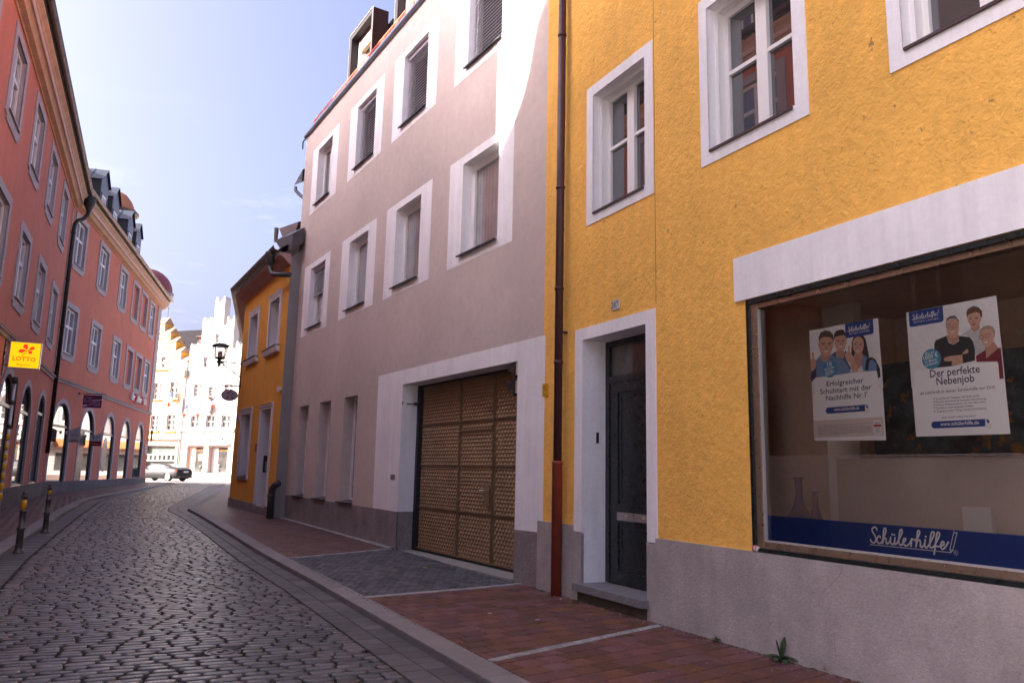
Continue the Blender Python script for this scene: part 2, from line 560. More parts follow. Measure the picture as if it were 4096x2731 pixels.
def resample(pl, step):
    P = [np.array(p, float) for p in pl]
    seg = [np.linalg.norm(P[i + 1] - P[i]) for i in range(len(P) - 1)]
    cum = np.concatenate([[0], np.cumsum(seg)])
    t = np.linspace(0, cum[-1], max(2, int(cum[-1] / step) + 1))
    return [tuple(np.array([np.interp(x, cum, [p[k] for p in P]) for k in (0, 1)])) for x in t]
def pairres(a, b, step):
    P, Q = [np.array(p, float) for p in a], [np.array(p, float) for p in b]
    seg = [np.linalg.norm(P[i + 1] - P[i]) for i in range(len(P) - 1)]
    cum = np.concatenate([[0], np.cumsum(seg)])
    t = np.linspace(0, cum[-1], max(2, int(cum[-1] / step) + 1))
    f = lambda S: [tuple(np.interp(x, cum, [p[k] for p in S]) for k in (0, 1)) for x in t]
    return f(P), f(Q)
def kerb(name, out, inn):
    pv = Paver()
    a, b = pairres(out, inn, .98)
    for i in range(len(a) - 1):
        sh = .006
        def mix(p, q, t): return (p[0] + (q[0] - p[0]) * t, p[1] + (q[1] - p[1]) * t)
        pv.stone([mix(a[i], a[i + 1], sh), mix(a[i], a[i + 1], 1 - sh), mix(b[i], b[i + 1], 1 - sh), mix(b[i], b[i + 1], sh)], lambda x, y: 0, .25, .012)
        # lay it on the slope
        k = 12
        for j in range(len(pv.v) - k, len(pv.v)):
            x, y, z = pv.v[j]
            pv.v[j] = (x, y, z + float(G(x, y)))
    return pv.build(name, m_kerb, smooth=False)
kerb('right_kerb', KR_OUT, KR_IN)
kerb('left_kerb', KL_OUT, KL_IN)
# flush gutter strips
def strip(name, a, b, mat, L, rows):
    pv = Paver()
    A, B = pairres(a, b, L)
    for i in range(len(A) - 1):
        for r in range(rows):
            def pt(t, u):
                p = (A[i][0] + (A[i + 1][0] - A[i][0]) * t, A[i][1] + (A[i + 1][1] - A[i][1]) * t)
                q = (B[i][0] + (B[i + 1][0] - B[i][0]) * t, B[i][1] + (B[i + 1][1] - B[i][1]) * t)
                return (p[0] + (q[0] - p[0]) * u, p[1] + (q[1] - p[1]) * u)
            u0, u1 = r / rows + .008, (r + 1) / rows - .008
            pv.stone([pt(.02, u0), pt(.98, u0), pt(.98, u1), pt(.02, u1)], lambda x, y: RZ(x, y) + .001, .02, .004)
    return pv.build(name, mat, smooth=False)
strip('right_gutter_strip', KR_OUT, GR_OUT, m_gutter, .22, 2)
strip('left_gutter_strip', KL_OUT, GL_OUT, m_gutter, .3, 1)
# cobbles: rows across the street
pv = Paver()
EP = R(24)
ep = np.array([math.cos(EP), math.sin(EP)]); eq = np.array([-math.sin(EP), math.cos(EP)])
def edge_fn(pl):
    S = resample(pl, .3)
    pq = sorted((float(np.dot(s, eq)), float(np.dot(s, ep))) for s in S)
    qs, ps = [a for a, _ in pq], [b for _, b in pq]
    return lambda q: float(np.interp(q, qs, ps))
eL, eR = edge_fn(GL_OUT + [(-24.5, 57.5), (-45, 60), (-60, 66)]), edge_fn(GR_OUT + [(-18.0, 57.0), (-2, 66)])
q = 1.2
qmax = 66.0
manhole = np.array([-2.53, 7.32])
while q < qmax:
    near = q < 24
    Wd = random.uniform(.10, .132) if q < 34 else random.uniform(.15, .19)
    wob = random.uniform(0, 6.28)
    p = eL(q) + random.uniform(0, .05)
    end = eR(q)
    while p < end:
        L = random.uniform(.17, .30) * (1 if q < 40 else 1.3)
        if p + L > end - .06: L = end - p
        if L < .07: break
        gap = random.uniform(.008, .018) if q < 40 else .016
        hw, hl = (Wd - gap) / 2, (L - gap) / 2
        bow = .03 * math.sin(p * .55 + q * .21) + random.gauss(0, .006)
        pc, qc = p + L / 2, q + Wd / 2 + bow
        c = ep * pc + eq * qc
        if np.linalg.norm(c - manhole) > .17 and c[1] > .4:
            if near:
                n_ = 16
                ex = random.uniform(4.5, 9)
                out = []
                for k in range(n_):
                    t = 2 * math.pi * (k + .5) / n_
                    ct, st = math.cos(t), math.sin(t)
                    r_ = (abs(ct) ** ex + abs(st) ** ex) ** (-1 / ex) * random.uniform(.965, 1.015)
                    w_ = ep * (ct * r_ * hl) + eq * (st * r_ * hw)
                    out.append(tuple(c + w_))
                pv.stone(out, RZ, .035, .008 + random.uniform(-.002, .004), .004, .026)
            else:
                cut = min(hw, hl) * .45
                out = [(-hl + cut, -hw), (hl - cut, -hw), (hl, -hw + cut), (hl, hw - cut), (hl - cut, hw), (-hl + cut, hw), (-hl, hw - cut), (-hl, -hw + cut)]
                out = [tuple(c + ep * a + eq * b) for a, b in out]
                pv.stone(out, RZ, .03, .014, .006)
        p += L
    q += Wd
pv.build('cobbled_road', m_cobble)
# sand bed under the whole street
mb = MB()
ys = [-6, 0, 4, 8, 11, 14, 18, 22.5, 26, 30, 34, 40, 46, 52, 56, 60]
vs, fs = [], []
NX = 12
for y in ys:
    cx_ = -y * .5
    for k in range(NX):
        x = cx_ - 14 + 28 * k / (NX - 1)
        vs.append((x, y, float(RZ(x, y)) - .03))
for i in range(len(ys) - 1):
    for k in range(NX - 1): fs.append((i * NX + k, i * NX + k + 1, (i + 1) * NX + k + 1, (i + 1) * NX + k))
mb.add(vs, fs)
struct(mb.build('road_bed', m_joint, smooth=True))
struct(MB().box(-900, 900, -400, 1500, -2.0, -.6).build('ground', m_asph))
# pavements
zG = lambda x, y: G(x, y) - .003
pv = Paver()
wall_pt = lambda s, d=.0: tuple(FY.w(s, d, 0)[:2])
gwall = lambda s, d=.0: tuple(FG.w(s, d, 0)[:2])
nearR = [(3.2, .3), (6.4, -.6), wall_pt(-9, -.1), wall_pt(-.30, -.1), (-.10, 6.78), (.13, 6.26)]
A0 = (-.11, 6.83); B0 = wall_pt(-.26, -.1)
A1 = (-1.74, 9.98); B1 = gwall(.45, -.1)
pave(pv, [KR_IN[0], wall_pt(-9, -.1), B0, A0], R(38), .255, .215, .012, zG, .008)
pave(pv, [(A0[0] - .04, A0[1] + .09), (B0[0] - .05, B0[1] + .10), B1, A1], R(36), .255, .215, .012, zG, .008)
A2, B2 = (-3.74, 13.72), gwall(5.15, -.1)
pv.build('red_brick_pavement', m_brick, smooth=False)
pv = Paver()
pave(pv, [A2, B2, gwall(13.4, -.3), (-9.2, 24.0)], R(29), .255, .20, .010, zG)
pave(pv, [(-9.25, 24.0), gwall(13.4, -.3), tuple(FF.w(-1, -.1, 0)[:2]), (-10.62, 26.6)], R(29), .255, .20, .010, zG)
pave(pv, [(-10.62, 26.65), tuple(FF.w(-1.05, -.1, 0)[:2]), tuple(FF.w(0, -.1, 0)[:2]), (-11.1, 28.0)], R(20), .28, .18, .009, zG)
pave(pv, [(-11.1, 28.02), tuple(FF.w(0, -.1, 0)[:2]), (-8.0, 37), (-13.45, 36)], R(10), .3, .2, .008, zG)
pave(pv, [(-13.45, 36.05), (-8.0, 37.05), (-14, 55), (-19.1, 53.6)], R(10), .4, .27, .01, zG)
pv.build('brown_brick_pavement', m_brick2, smooth=False)
# driveway of dark setts with light edging
pv = Paver()
ga, gb = gwall(4.95, .03), gwall(.72, .03)
pave(pv, [(A1[0] - .07, A1[1] + .13), (gb[0] + .08, gb[1] - .06), ga, (A2[0] + .05, A2[1] - .13)], R(31), .13, .11, .012, zG, .006, .02, .006)
pv.build('dark_sett_driveway', m_sett, smooth=False)
def course(a, b, wd, L, mat, name, rows=1):
    pv = Paver()
    a, b = np.array(a), np.array(b)
    n = int(np.linalg.norm(b - a) / L)
    t = (b - a) / np.linalg.norm(b - a); nn = np.array([-t[1], t[0]])
    for i in range(n):
        for r in range(rows):
            p = a + t * L * (i + (r % 2) * .4); jj = random.uniform(-.004, .004)
            h0, h1 = wd * r / rows + .004 + jj, wd * (r + 1) / rows - .004 + jj
            pv.stone([tuple(p + t * .004 + nn * h0), tuple(p + t * (L - .008) + nn * h0), tuple(p + t * (L - .008) + nn * h1), tuple(p + t * .004 + nn * h1)], lambda x, y: G(x, y) + .001, .02, .005)
    return pv.build(name, mat, smooth=False)
course((A1[0] - .0, A1[1] + .01), (B1[0], B1[1] + .01), .11, .155, m_lightset, 'driveway_edging_near')
course((A2[0], A2[1] - .12), (B2[0], B2[1] - .12), .11, .155, m_lightset, 'driveway_edging_far')
course((A0[0], A0[1] - .01), (B0[0], B0[1] - .01), .10, .085, m_lightset, 'granite_line', 2)
mb = MB(FG)
mb.box(.70, 5.04, -.36, .05, -.3, .012)
struct(mb.build('gate_threshold_slab', M('concrete_slab', (.30, .28, .25), .8, .12, 4, .3, 90, bdist=.003)))
pv = Paver()      # light slabs along the mauve wall
for i in range(26):
    s = 5.2 + i * .31
    pv.stone([gwall(s, .13), gwall(s + .30, .13), gwall(s + .30, .0), gwall(s, .0)], lambda x, y: G(x, y) + .003, .02, .004)
pv.build('wall_foot_slabs', m_lightset, smooth=False)
# left pavement
pv = Paver()
r1 = lambda s, d=-.05: tuple(F1.w(s, d, 0)[:2])
r2 = lambda s, d=-.05: tuple(F2.w(s, d, 0)[:2])
KI = KL_IN
pave(pv, [KI[1], KI[4], r1(-14.5), r1(-30)], R(66), .24, .16, .006, zG)
pave(pv, [KI[4], KI[7], r1(0), r1(-14.5)], R(66), .24, .16, .006, zG)
pave(pv, [KI[7], KI[9], r2(-11), r2(-24.2)], R(75), .28, .18, .006, zG)
pave(pv, [KI[9], KI[11], (-26.5, 56.6), r2(-11)], R(75), .32, .2, .006, zG)
pv.build('left_brick_pavement', m_brick2, smooth=False)
# the square
mb = MB()
mb.quad((-150, 57, .222), (90, 57, .222), (90, 130, .222), (-150, 130, .222))
struct(mb.build('square', m_asph))
mb = MB(FW)
mb.box(-60, 60, -.2, 21.5, .0, .245)
struct(mb.build('square_pavement', M('reddish_square_paving', (.27, .165, .13), .75, .14, 2, .3, 20)))
# ================================================================ builders shared by the houses
def window(root, F, op, depth, mat_rev, frame=.06, mull=(), trans=(), pane=None, surround=None, st=.004, sill=None, fd=.06, fmat=None, name='window', smat=None, label=None, blind=None, mw=.07, tw=.05, step=None, pane_d=None):
    """op=(s0,s1,z0,z1) opening; parts: window frame > surround, pane, sill, blind"""
    s0, s1, z0, z1 = op
    fmat = fmat or m_frame
    mb = MB(F)
    d0, d1 = -depth - fd, -depth
    mb.box(s0, s0 + frame, d0, d1, z0, z1); mb.box(s1 - frame, s1, d0, d1, z0, z1)
    mb.box(s0 + frame, s1 - frame, d0, d1, z0, z0 + frame); mb.box(s0 + frame, s1 - frame, d0, d1, z1 - frame, z1)
    for fr in mull:
        c = s0 + (s1 - s0) * fr
        mb.box(c - mw / 2, c + mw / 2, d0, d1 + .012, z0 + frame, z1 - frame)
    cuts = [s0 + frame] + [x for fr in mull for x in (s0 + (s1 - s0) * fr - mw / 2, s0 + (s1 - s0) * fr + mw / 2)] + [s1 - frame]
    for fr in trans:
        c = z0 + (z1 - z0) * fr
        for i in range(0, len(cuts), 2): mb.box(cuts[i], cuts[i + 1], d0 + .01, d1 + .004, c - tw / 2, c + tw / 2)
    if step:      # a second, narrower rebate in front of the frame
        a, b = step
        mb.box(s0, s0 + a, -b, -depth, z0, z1); mb.box(s1 - a, s1, -b, -depth, z0, z1); mb.box(s0 + a, s1 - a, -b, -depth, z1 - a, z1)
    fr_ = mb.build(name, fmat, root)
    if label: fr_['label'] = label
    pd = pane_d if pane_d is not None else -depth - fd * .6
    MB(F).quad((s0 + .01, pd, z0 + .01), (s1 - .01, pd, z0 + .01), (s1 - .01, pd, z1 - .01), (s0 + .01, pd, z1 - .01)).build('pane', pane or m_pane, fr_)
    mb = MB(F)
    if surround: mb.prism(surround, 0, st, [rect(s0, s1, z0, z1)], back=False)
    f0 = st if surround else 0
    mb.quad((s0, f0, z0), (s0, -depth - fd, z0), (s0, -depth - fd, z1), (s0, f0, z1)); mb.quad((s1, f0, z0), (s1, -depth - fd, z0), (s1, -depth - fd, z1), (s1, f0, z1))
    mb.quad((s0, f0, z1), (s1, f0, z1), (s1, -depth - fd, z1), (s0, -depth - fd, z1)); mb.quad((s0, f0, z0), (s1, f0, z0), (s1, -depth - fd, z0), (s0, -depth - fd, z0))
    mb.build('surround' if surround else 'reveal', smat or mat_rev, fr_, recalc=False)
    if sill:
        a, b, out, th = sill
        sb = MB(F)
        sb.profile([(out, z0 - .035), (out, z0 - .01), (-depth, z0 + .035), (-depth, z0 + .02), (out - .02, z0 - .02), (out - .02, z0 - .035)], s0 - a, s1 + b)
        sb.build('sill', th, fr_)
    if blind:
        zb, bm_ = blind
        bb = MB(F)
        z = z1 - .10
        bb.box(s0 + .01, s1 - .01, -depth + .01, -depth + .10, z1 - .10, z1)
        while z > zb:
            bb.add([(s0 + .015, -depth + .03, z - .004), (s1 - .015, -depth + .03, z - .004), (s1 - .015, -depth + .068, z - .056), (s0 + .015, -depth + .068, z - .056)], [(0, 1, 2, 3)])
            bb.add([(s0 + .015, -depth + .068, z - .056), (s1 - .015, -depth + .068, z - .056), (s1 - .015, -depth + .058, z - .062), (s0 + .015, -depth + .058, z - .062)], [(0, 1, 2, 3)])
            z -= .068
        for q in (.12, .88):
            c = s0 + (s1 - s0) * q
            bb.box(c - .004, c + .004, -depth + .084, -depth + .088, zb, z1 - .1)
        bb.box(s0 + .015, s1 - .015, -depth + .02, -depth + .08, zb - .03, zb - .005)
        bb.build('blind', bm_, fr_, recalc=False)
    return fr_
def gutter(root, F, s0, s1, d, z, r=.085, name='gutter', mat=None, ring=.95, thick=.004):
    mb = MB(F)
    prof = [(d + r * math.cos(t), z + r * math.sin(t)) for t in np.linspace(math.pi, 2 * math.pi, 9)]
    prof += [(d + (r - .012) * math.cos(t), z + (r - .012) * math.sin(t)) for t in np.linspace(2 * math.pi, math.pi, 9)]
    mb.profile(prof, s0, s1)
    mb.tube([(s0, d + r, z + .008), (s1, d + r, z + .008)], .014, 6)
    n = int((s1 - s0) / ring)
    for i in range(1, n):
        s = s0 + (s1 - s0) * i / n
        pr = [(d + (r + .008) * math.cos(t), z + (r + .008) * math.sin(t)) for t in np.linspace(math.pi, 2 * math.pi, 9)] + [(d + (r - .002) * math.cos(t), z + (r - .002) * math.sin(t)) for t in np.linspace(2 * math.pi, math.pi, 9)]
        mb.profile(pr, s - .02, s + .02)
    g = mb.build(name, mat or m_zinc, root)
    return g
# ================================================================ ochre house with the shop window
m_yel = M('ochre_roughcast', (.95, .51, .105), .9, .10, .7, .8, 32, bdist=.017, bump2=(.6, 12, .035), speck=((.34, .19, .07), 13, .68), streak=.07)
m_dgreen = M('dark_green_paint', (.012, .016, .016), .32, .15, 5, .06, 80)
m_brownsill = M('brown_sill_sheet', (.06, .028, .03), .5)
yh = thing('ochre_house', (*FY.o[:2], 0), 'rough ochre yellow house with grey plinth and wide shop window, nearest on the right', 'house')
W1 = (.01, 1.165, 4.99, 6.66); W2 = (-2.32, -1.13, 5.01, 6.67); W3 = (-4.64, -3.45, 5.01, 6.67)
DO = (.012, 1.385, .17, 3.285)
SH = (-6.1, -1.605, .875, 3.262)
wl = MB(FY)
wl.sheet([(-9, .86), (-9, 9.4), (2.47, 9.4), (2.47, .86), (1.385, .86), (1.385, 3.285), (.012, 3.285), (.012, .86), (SH[1], .86), (SH[1], SH[3]), (SH[0], SH[3]), (SH[0], .86)], 0, [rect(*W1), rect(*W2), rect(*W3)])
wl.quad((2.47, 0, -.3), (2.47, -.5, -.3), (2.47, -.5, 9.4), (2.47, 0, 9.4))
wl.box(-9, 2.44, -9, -8.8, -.3, 9.4)
wl.box(-9, -8.9, -8.8, -.05, -.3, 9.4)
wl.build('wall', m_yel, yh, recalc=False)
MB(FY).profile([(.45, 9.3), (.45, 9.4), (-4.5, 14.0), (-9.4, 9.4), (-9.4, 9.3), (-4.5, 13.8)], -9, 2.44).build('roof', m_slate, yh)
pl = MB(FY)     # plinth, stands 3 cm proud
pl.prism([(-9, -.3), (SH[0], -.3), (-.155, -.3), (-.155, .865), (-9, .865)], -.02, .032)
pl.prism([(1.575, -.3), (2.51, -.3), (2.51, .885), (1.575, .885)], -.02, .04)
pl.box(-.155, .012, -.02, .026, -.3, .8); pl.box(1.385, 1.575, -.02, .026, -.3, .8)
pl.build('plinth', m_plinth, yh)
m_crack = M('hairline_crack', (.24, .20, .19), .9)
for P in ([(-2.63, .86), (-2.61, .79), (-2.57, .74), (-2.50, .68), (-2.45, .64), (-2.41, .59)], [(-2.61, .79), (-2.66, .775), (-2.70, .77), (-2.76, .73)], [(-2.43, .40), (-2.44, .31), (-2.452, .26), (-2.46, .20), (-2.45, .10)], [(-2.52, .31), (-2.515, .25), (-2.52, .21), (-2.53, .09)], [(-.25, .10), (-.38, .075), (-.54, .085), (-.66, .07), (-.81, .09)]):
    ck = MB(FY); ck.tube([(a + random.gauss(0, .003), .0322, b) for a, b in P], .0017, 5); ck.build('crack', m_crack, yh)
lb = MB(FY); lb.prism([(-9, 3.268), (-1.46, 3.268), (-1.46, 3.715), (-9, 3.715)], 0, .022)
lb.build('lintel_band', m_white, yh)
# the joint in the render, a rain groove above and below the first window
MB(FY).box(-.175, -.169, 0, .003, 3.5, 9.4).build('render_joint', M('joint_dark_ochre', (.25, .13, .03), .9), yh)  # joint drawn as a thin strip of darker ochre
for op, so in ((W1, [(-.152, 4.835), (1.325, 4.835), (1.325, 6.81), (-.152, 6.81)]), (W2, [(-2.48, 4.85), (-1.0, 4.85), (-1.0, 6.81), (-2.48, 6.81)]), (W3, [(-4.80, 4.85), (-3.325, 4.85), (-3.325, 6.81), (-4.80, 6.81)])):
    window(yh, FY, op, .21, m_white, .10, (.5,), (.535,), m_pane, so, .012, (-.02, -.02, .035, m_brownsill), .06, mw=.15, tw=.045, step=(.045, .11))
# shop window: frame > panes, film, lettering
fr = MB(FY)
s0, s1, z0, z1 = SH
fr.box(s1 - .035, s1, -.14, .012, z0, z1); fr.box(s0, s1 - .035, -.14, .012, z1 - .045, z1); fr.box(s0, s1 - .035, -.10, .03, z0 - .005, z0 + .03)
fr.box(s0, s0 + .04, -.14, .012, z0, z1)
for i in range(3): fr.box(s1 - .03 + i * .009, s1 - .026 + i * .009, .012, .016, z0 + .03, z1)
shop = fr.build('shop_window', m_dgreen, yh)
m_alu = M('bronze_aluminium', (.42, .30, .22), .33, .12, 2, .05, 60, metal=.75)
fi = MB(FY)
fi.box(s1 - .105, s1 - .035, -.13, -.02, z0 + .03, z1 - .045); fi.box(s0 + .04, s1 - .105, -.13, -.03, z0 + .03, z0 + .085); fi.box(s0 + .04, s1 - .105, -.13, -.03, z1 - .095, z1 - .045)
fi.build('inner_frame', m_alu, shop)
fi = MB(FY); fi.box(s1 - .112, s1 - .106, -.128, -.035, z0 + .09, z1 - .1); fi.box(s0 + .04, s1 - .113, -.128, -.035, z0 + .0855, z0 + .1)
fi.build('glazing_bead', M('pale_bead', (.55, .52, .5), .35, metal=.3), shop)
gs = (s0 + .04, s1 - .115, z0 + .1, z1 - .1)
MB(FY).quad((gs[0], -.07, gs[3]), (gs[1], -.07, gs[3]), (gs[1], -.07, gs[2]), (gs[0], -.07, gs[2])).build('pane', glass('shop_glass', 1.48, (.98, .985, .98)), shop, recalc=False)
MB(FY).quad((gs[0], -.079, gs[2]), (gs[1], -.079, gs[2]), (gs[1], -.079, 1.20), (gs[0], -.079, 1.20)).build('blue_film', M('blue_film', (.008, .035, .20), .35, .05, 3), shop)
MB(FY).quad((gs[0], -.0785, 1.2005), (gs[1], -.0785, 1.2005), (gs[1], -.0785, 1.75), (gs[0], -.0785, 1.75)).build('frosted_film', sheer('frosted_film', (.55, .45, .43), .36), shop)
LOGO=[ [(-2.854,1.152),(-2.850,1.169),(-2.831,1.173),(-2.811,1.160),(-2.812,1.137),(-2.832,1.109),(-2.841,1.083),(-2.836,1.062),(-2.818,1.051),(-2.797,1.056),(-2.789,1.073)],[(-2.883,1.095),(-2.877,1.107),(-2.859,1.099),(-2.849,1.075),(-2.856,1.055),(-2.877,1.051),(-2.898,1.071),(-2.922,1.119),(-2.937,1.155),(-2.932,1.171),(-2.922,1.168),(-2.913,1.141),(-2.907,1.100),(-2.899,1.053)],[(-2.899,1.053),(-2.914,1.086),(-2.930,1.094),(-2.934,1.077),(-2.933,1.056),(-2.946,1.055),(-2.966,1.076),(-2.976,1.106)],[(-2.976,1.106),(-2.971,1.071),(-2.981,1.054),(-3.002,1.062),(-3.015,1.106)],[(-3.015,1.106),(-3.007,1.068),(-3.012,1.055),(-3.032,1.071),(-3.061,1.118),(-3.080,1.157),(-3.075,1.172),(-3.061,1.161),(-3.049,1.115),(-3.046,1.069),(-3.060,1.053),(-3.081,1.069),(-3.105,1.097),(-3.103,1.108),(-3.086,1.098),(-3.083,1.069),(-3.099,1.053),(-3.122,1.059),(-3.142,1.080),(-3.157,1.109)],[(-3.157,1.109),(-3.148,1.053)],[(-3.155,1.095),(-3.169,1.108),(-3.185,1.099),(-3.201,1.110)],[(-3.185,1.099),(-3.212,1.128),(-3.228,1.160),(-3.223,1.175),(-3.211,1.167),(-3.202,1.119),(-3.189,1.054)],[(-3.189,1.054),(-3.203,1.094),(-3.222,1.107),(-3.229,1.091),(-3.227,1.060),(-3.240,1.056),(-3.261,1.079),(-3.270,1.113)],[(-3.270,1.113),(-3.263,1.074),(-3.270,1.055),(-3.287,1.063),(-3.324,1.118),(-3.346,1.160),(-3.339,1.175),(-3.324,1.164),(-3.309,1.111),(-3.304,1.072),(-3.314,1.056),(-3.335,1.067)],[(-3.335,1.067),(-3.362,1.107),(-3.387,1.155),(-3.383,1.173),(-3.370,1.168),(-3.357,1.121),(-3.347,1.065),(-3.334,1.013)],[(-3.342,1.073),(-3.360,1.072),(-3.374,1.071)],[(-3.374,1.071),(-3.414,1.088),(-3.417,1.107),(-3.404,1.108),(-3.392,1.086),(-3.393,1.064),(-3.406,1.056),(-3.427,1.073),(-3.453,1.110)] ]
LOGO_DOTS= [(-2.990,1.129),(-3.009,1.127),(-3.276,1.135)]
LOGO_LINES=[ [(-2.784,1.034),(-3.331,1.037)],[(-3.355,1.037),(-3.466,1.037)] ]
LOGO_PENCIL= [(-3.500,1.183),(-3.523,1.178),(-3.484,1.059),(-3.466,1.037),(-3.461,1.060)]
LOGO_R= [(-3.505,1.040)]
FP_ = Frame(0, 0, 0, 1); FP_.u = FY.u; FP_.n = FY.n; FP_.o = FY.o - FY.u * .036      # film layer, just behind the glass
def logo(parent, mat, d, smap, name, wd):
    mb = MB(FP_)
    for st_ in LOGO: stroke(mb, [smap(p) for p in st_], wd, d)
    for p in LOGO_DOTS:
        q = smap(p); mb.sheet(ell(q[0], q[1], wd * .62, wd * .62, 10), d)
    for ln in LOGO_LINES: stroke(mb, [smap(p) for p in ln], wd * .42, d)
    P = [smap(p) for p in LOGO_PENCIL]
    stroke(mb, [P[0], P[0]] + [P[4], P[4]], wd * .42, d); stroke(mb, [P[1], P[1], P[2], P[2]], wd * .42, d); stroke(mb, [P[0], P[1]], wd * .42, d)
    stroke(mb, [P[4], P[4], P[3], P[3]], wd * .42, d); stroke(mb, [P[2], P[2], P[3], P[3]], wd * .42, d); stroke(mb, [P[4], P[2]], wd * .3, d)
    mb.sheet([((P[3][0] * .5 + P[4][0] * .5), (P[3][1] * .5 + P[4][1] * .5)), P[3], ((P[3][0] * .5 + P[2][0] * .5), (P[3][1] * .5 + P[2][1] * .5))], d)
    return mb.build(name, mat, parent, recalc=False)
m_filmwhite = M('film_white', (.80, .78, .79), .5)
lg = logo(shop, m_filmwhite, -.0775, lambda p: p, 'logo_lettering', .013)
mb = MB(FP_)
q = LOGO_R[0]
o_, i_ = ell(q[0], q[1], .017, .018, 20), ell(q[0], q[1], .0145, .0155, 20)
mb.sheet(o_, -.0775, [i_])
mb.text('R', .026, lambda x, y, h: (q[0] + .007 - x, -.0775, q[1] - .009 + y))
mb.build('registered_mark', m_filmwhite, shop, recalc=False)
# the room behind the glass
rm = MB(FY)
m_room = M('brown_room_wall', (.66, .50, .40), .8, .12, 1.2, .1, 40)
rm.box(-6.4, -1.3, -2.7, -2.6, .2, 3.5); rm.box(-6.5, -6.4, -2.7, -.16, .2, 3.5); rm.box(-1.3, -1.2, -2.7, -.16, .2, 3.5); rm.box(-6.4, -1.3, -2.6, -.16, 3.4, 3.5)
rm.box(-6.4, -1.3, -2.6, -.16, .2, .3)
rm.build('shop_room', m_room, yh)
rm = MB(FY); rm.box(-1.72, -1.31, -1.5, -1.38, .31, 3.39); rm.box(-5.0, -4.82, -2.59, -1.9, .31, 3.39)
rm.build('partition', M('pale_partition', (.70, .62, .56), .8, .1, 1), yh)
MB(FY).box(-6.2, -1.62, -.80, -.16, .80, .868).build('display_shelf', M('display_shelf', (.42, .36, .34), .6, .1, 3), yh)
MB(FY).box(-6.2, -1.9, -.84, -.81, .80, 1.74).build('added_backdrop', M('added_backdrop', (.48, .38, .33), .8, .08, 2), yh)  # pale board added to brighten the film and set off the vases
pt = tag(MB(FY).box(-3.6, -1.75, -1.62, -1.56, 1.78, 2.72).build('painting', M('abstract_painting', (.04, .055, .06), .5, .8, 5, .5, 30, speck=((.25, .12, .03), 6, .57)), at=FY.w(-2.7, -1.6, 1.8)), 'dark mottled abstract painting hanging inside the shop behind the posters', 'painting')
m_vase = M('violet_vase', (.06, .022, .10), .25, .1, 4)
for i, (sx, sc, lb_) in enumerate(((-1.84, 1.0, 'taller violet long-necked vase on the sill behind the frosted film'), (-2.03, .82, 'shorter violet long-necked vase beside the taller one in the window'))):
    v = MB(FY).lathe((sx, -.36), [(.06 * sc, .87), (.13 * sc, .90), (.15 * sc, 1.02), (.115 * sc, .87 + .30 * sc), (.055 * sc, .87 + .42 * sc), (.036 * sc, .87 + .5 * sc), (.034 * sc, .87 + .66 * sc), (.045 * sc, .87 + .685 * sc), (.03 * sc, .87 + .68 * sc)], 20).build('vase', m_vase, None, True, at=FY.w(sx, -.36, .87))
    tag(v, lb_, 'vase', 'vases in the shop window')
bx = tag(MB(FY).box(-3.62, -3.40, -.45, -.40, .87, 1.36).build('leaflet_stand', M('leaflet_white', (.6, .58, .56), .6), at=FY.w(-3.5, -.42, .87)), 'small white leaflet stand on the shop window sill at the right', 'leaflet stand')
# door: recess, leaf, transom light
dr = MB(FY)
dr.prism([(-.165, .81), (.0119, .81), (.0119, 3.286), (1.3851, 3.286), (1.3851, .81), (1.575, .81), (1.575, 3.444), (-.165, 3.444)], 0, .018, back=False)
for s in (.012, 1.385): dr.quad((s, .018, .17), (s, -.36, .17), (s, -.36, 3.285), (s, .018, 3.285))
dr.quad((.012, .018, 3.285), (1.385, .018, 3.285), (1.385, -.36, 3.285), (.012, -.36, 3.285))
dr.build('door_surround', m_white, yh, recalc=False)
st_ = MB(FY); st_.box(-.02, 1.46, -.36, .11, .10, .185)
st_.build('door_step', M('step_granite', (.22, .21, .225), .6, .15, 6, .3, 160, speck=((.1, .1, .11), 90, .55), bdist=.003), yh)
st_ = MB(FY); st_.box(.03, 1.42, -.3, .05, -.3, .098)
st_.build('step_base', M('mossy_stone', (.085, .065, .055), .9, .4, 6, .9, 22, bdist=.02), yh)
lf = MB(FY)
d0, d1 = -.40, -.345
def panel(mb, a0, a1, b0, b1, dd):
    mb.box(a0, a1, dd, dd + .014, b0, b1)
lf.box(.012, 1.385, d0 - .03, d1 - .02, .19, 2.80); lf.box(1.30, 1.385, d0, d1, .19, 3.285); lf.box(.012, .10, d0, d1, .19, 3.285); lf.box(.10, 1.30, d0, d1, 3.215, 3.285); lf.box(.10, 1.30, d0, d1, 2.73, 2.815)
lf.box(.10, 1.30, d0, d1 - .014, 2.62, 2.73); lf.box(.10, 1.30, d0, d1 - .010, .19, .33); lf.box(.10, 1.30, d0, d1 - .012, .96, 1.15)
lf.box(.10, .24, d0, d1 - .014, .33, 2.62); lf.box(1.13, 1.30, d0, d1 - .014, .33, 2.62)
for a0, a1, b0, b1 in ((.24, 1.13, 1.15, 2.62), (.24, 1.13, .33, .96)):
    for k, t in ((0, .022), (.075, .018)):
        lf.box(a0 + k, a0 + k + t, d0, d1 - .004 - k * .1, b0 + k, b1 - k); lf.box(a1 - k - t, a1 - k, d0, d1 - .004 - k * .1, b0 + k, b1 - k)
        lf.box(a0 + k + t, a1 - k - t, d0, d1 - .004 - k * .1, b0 + k, b0 + k + t); lf.box(a0 + k + t, a1 - k - t, d0, d1 - .004 - k * .1, b1 - k - t, b1 - k)
door = lf.build('door', m_dgreen, yh)
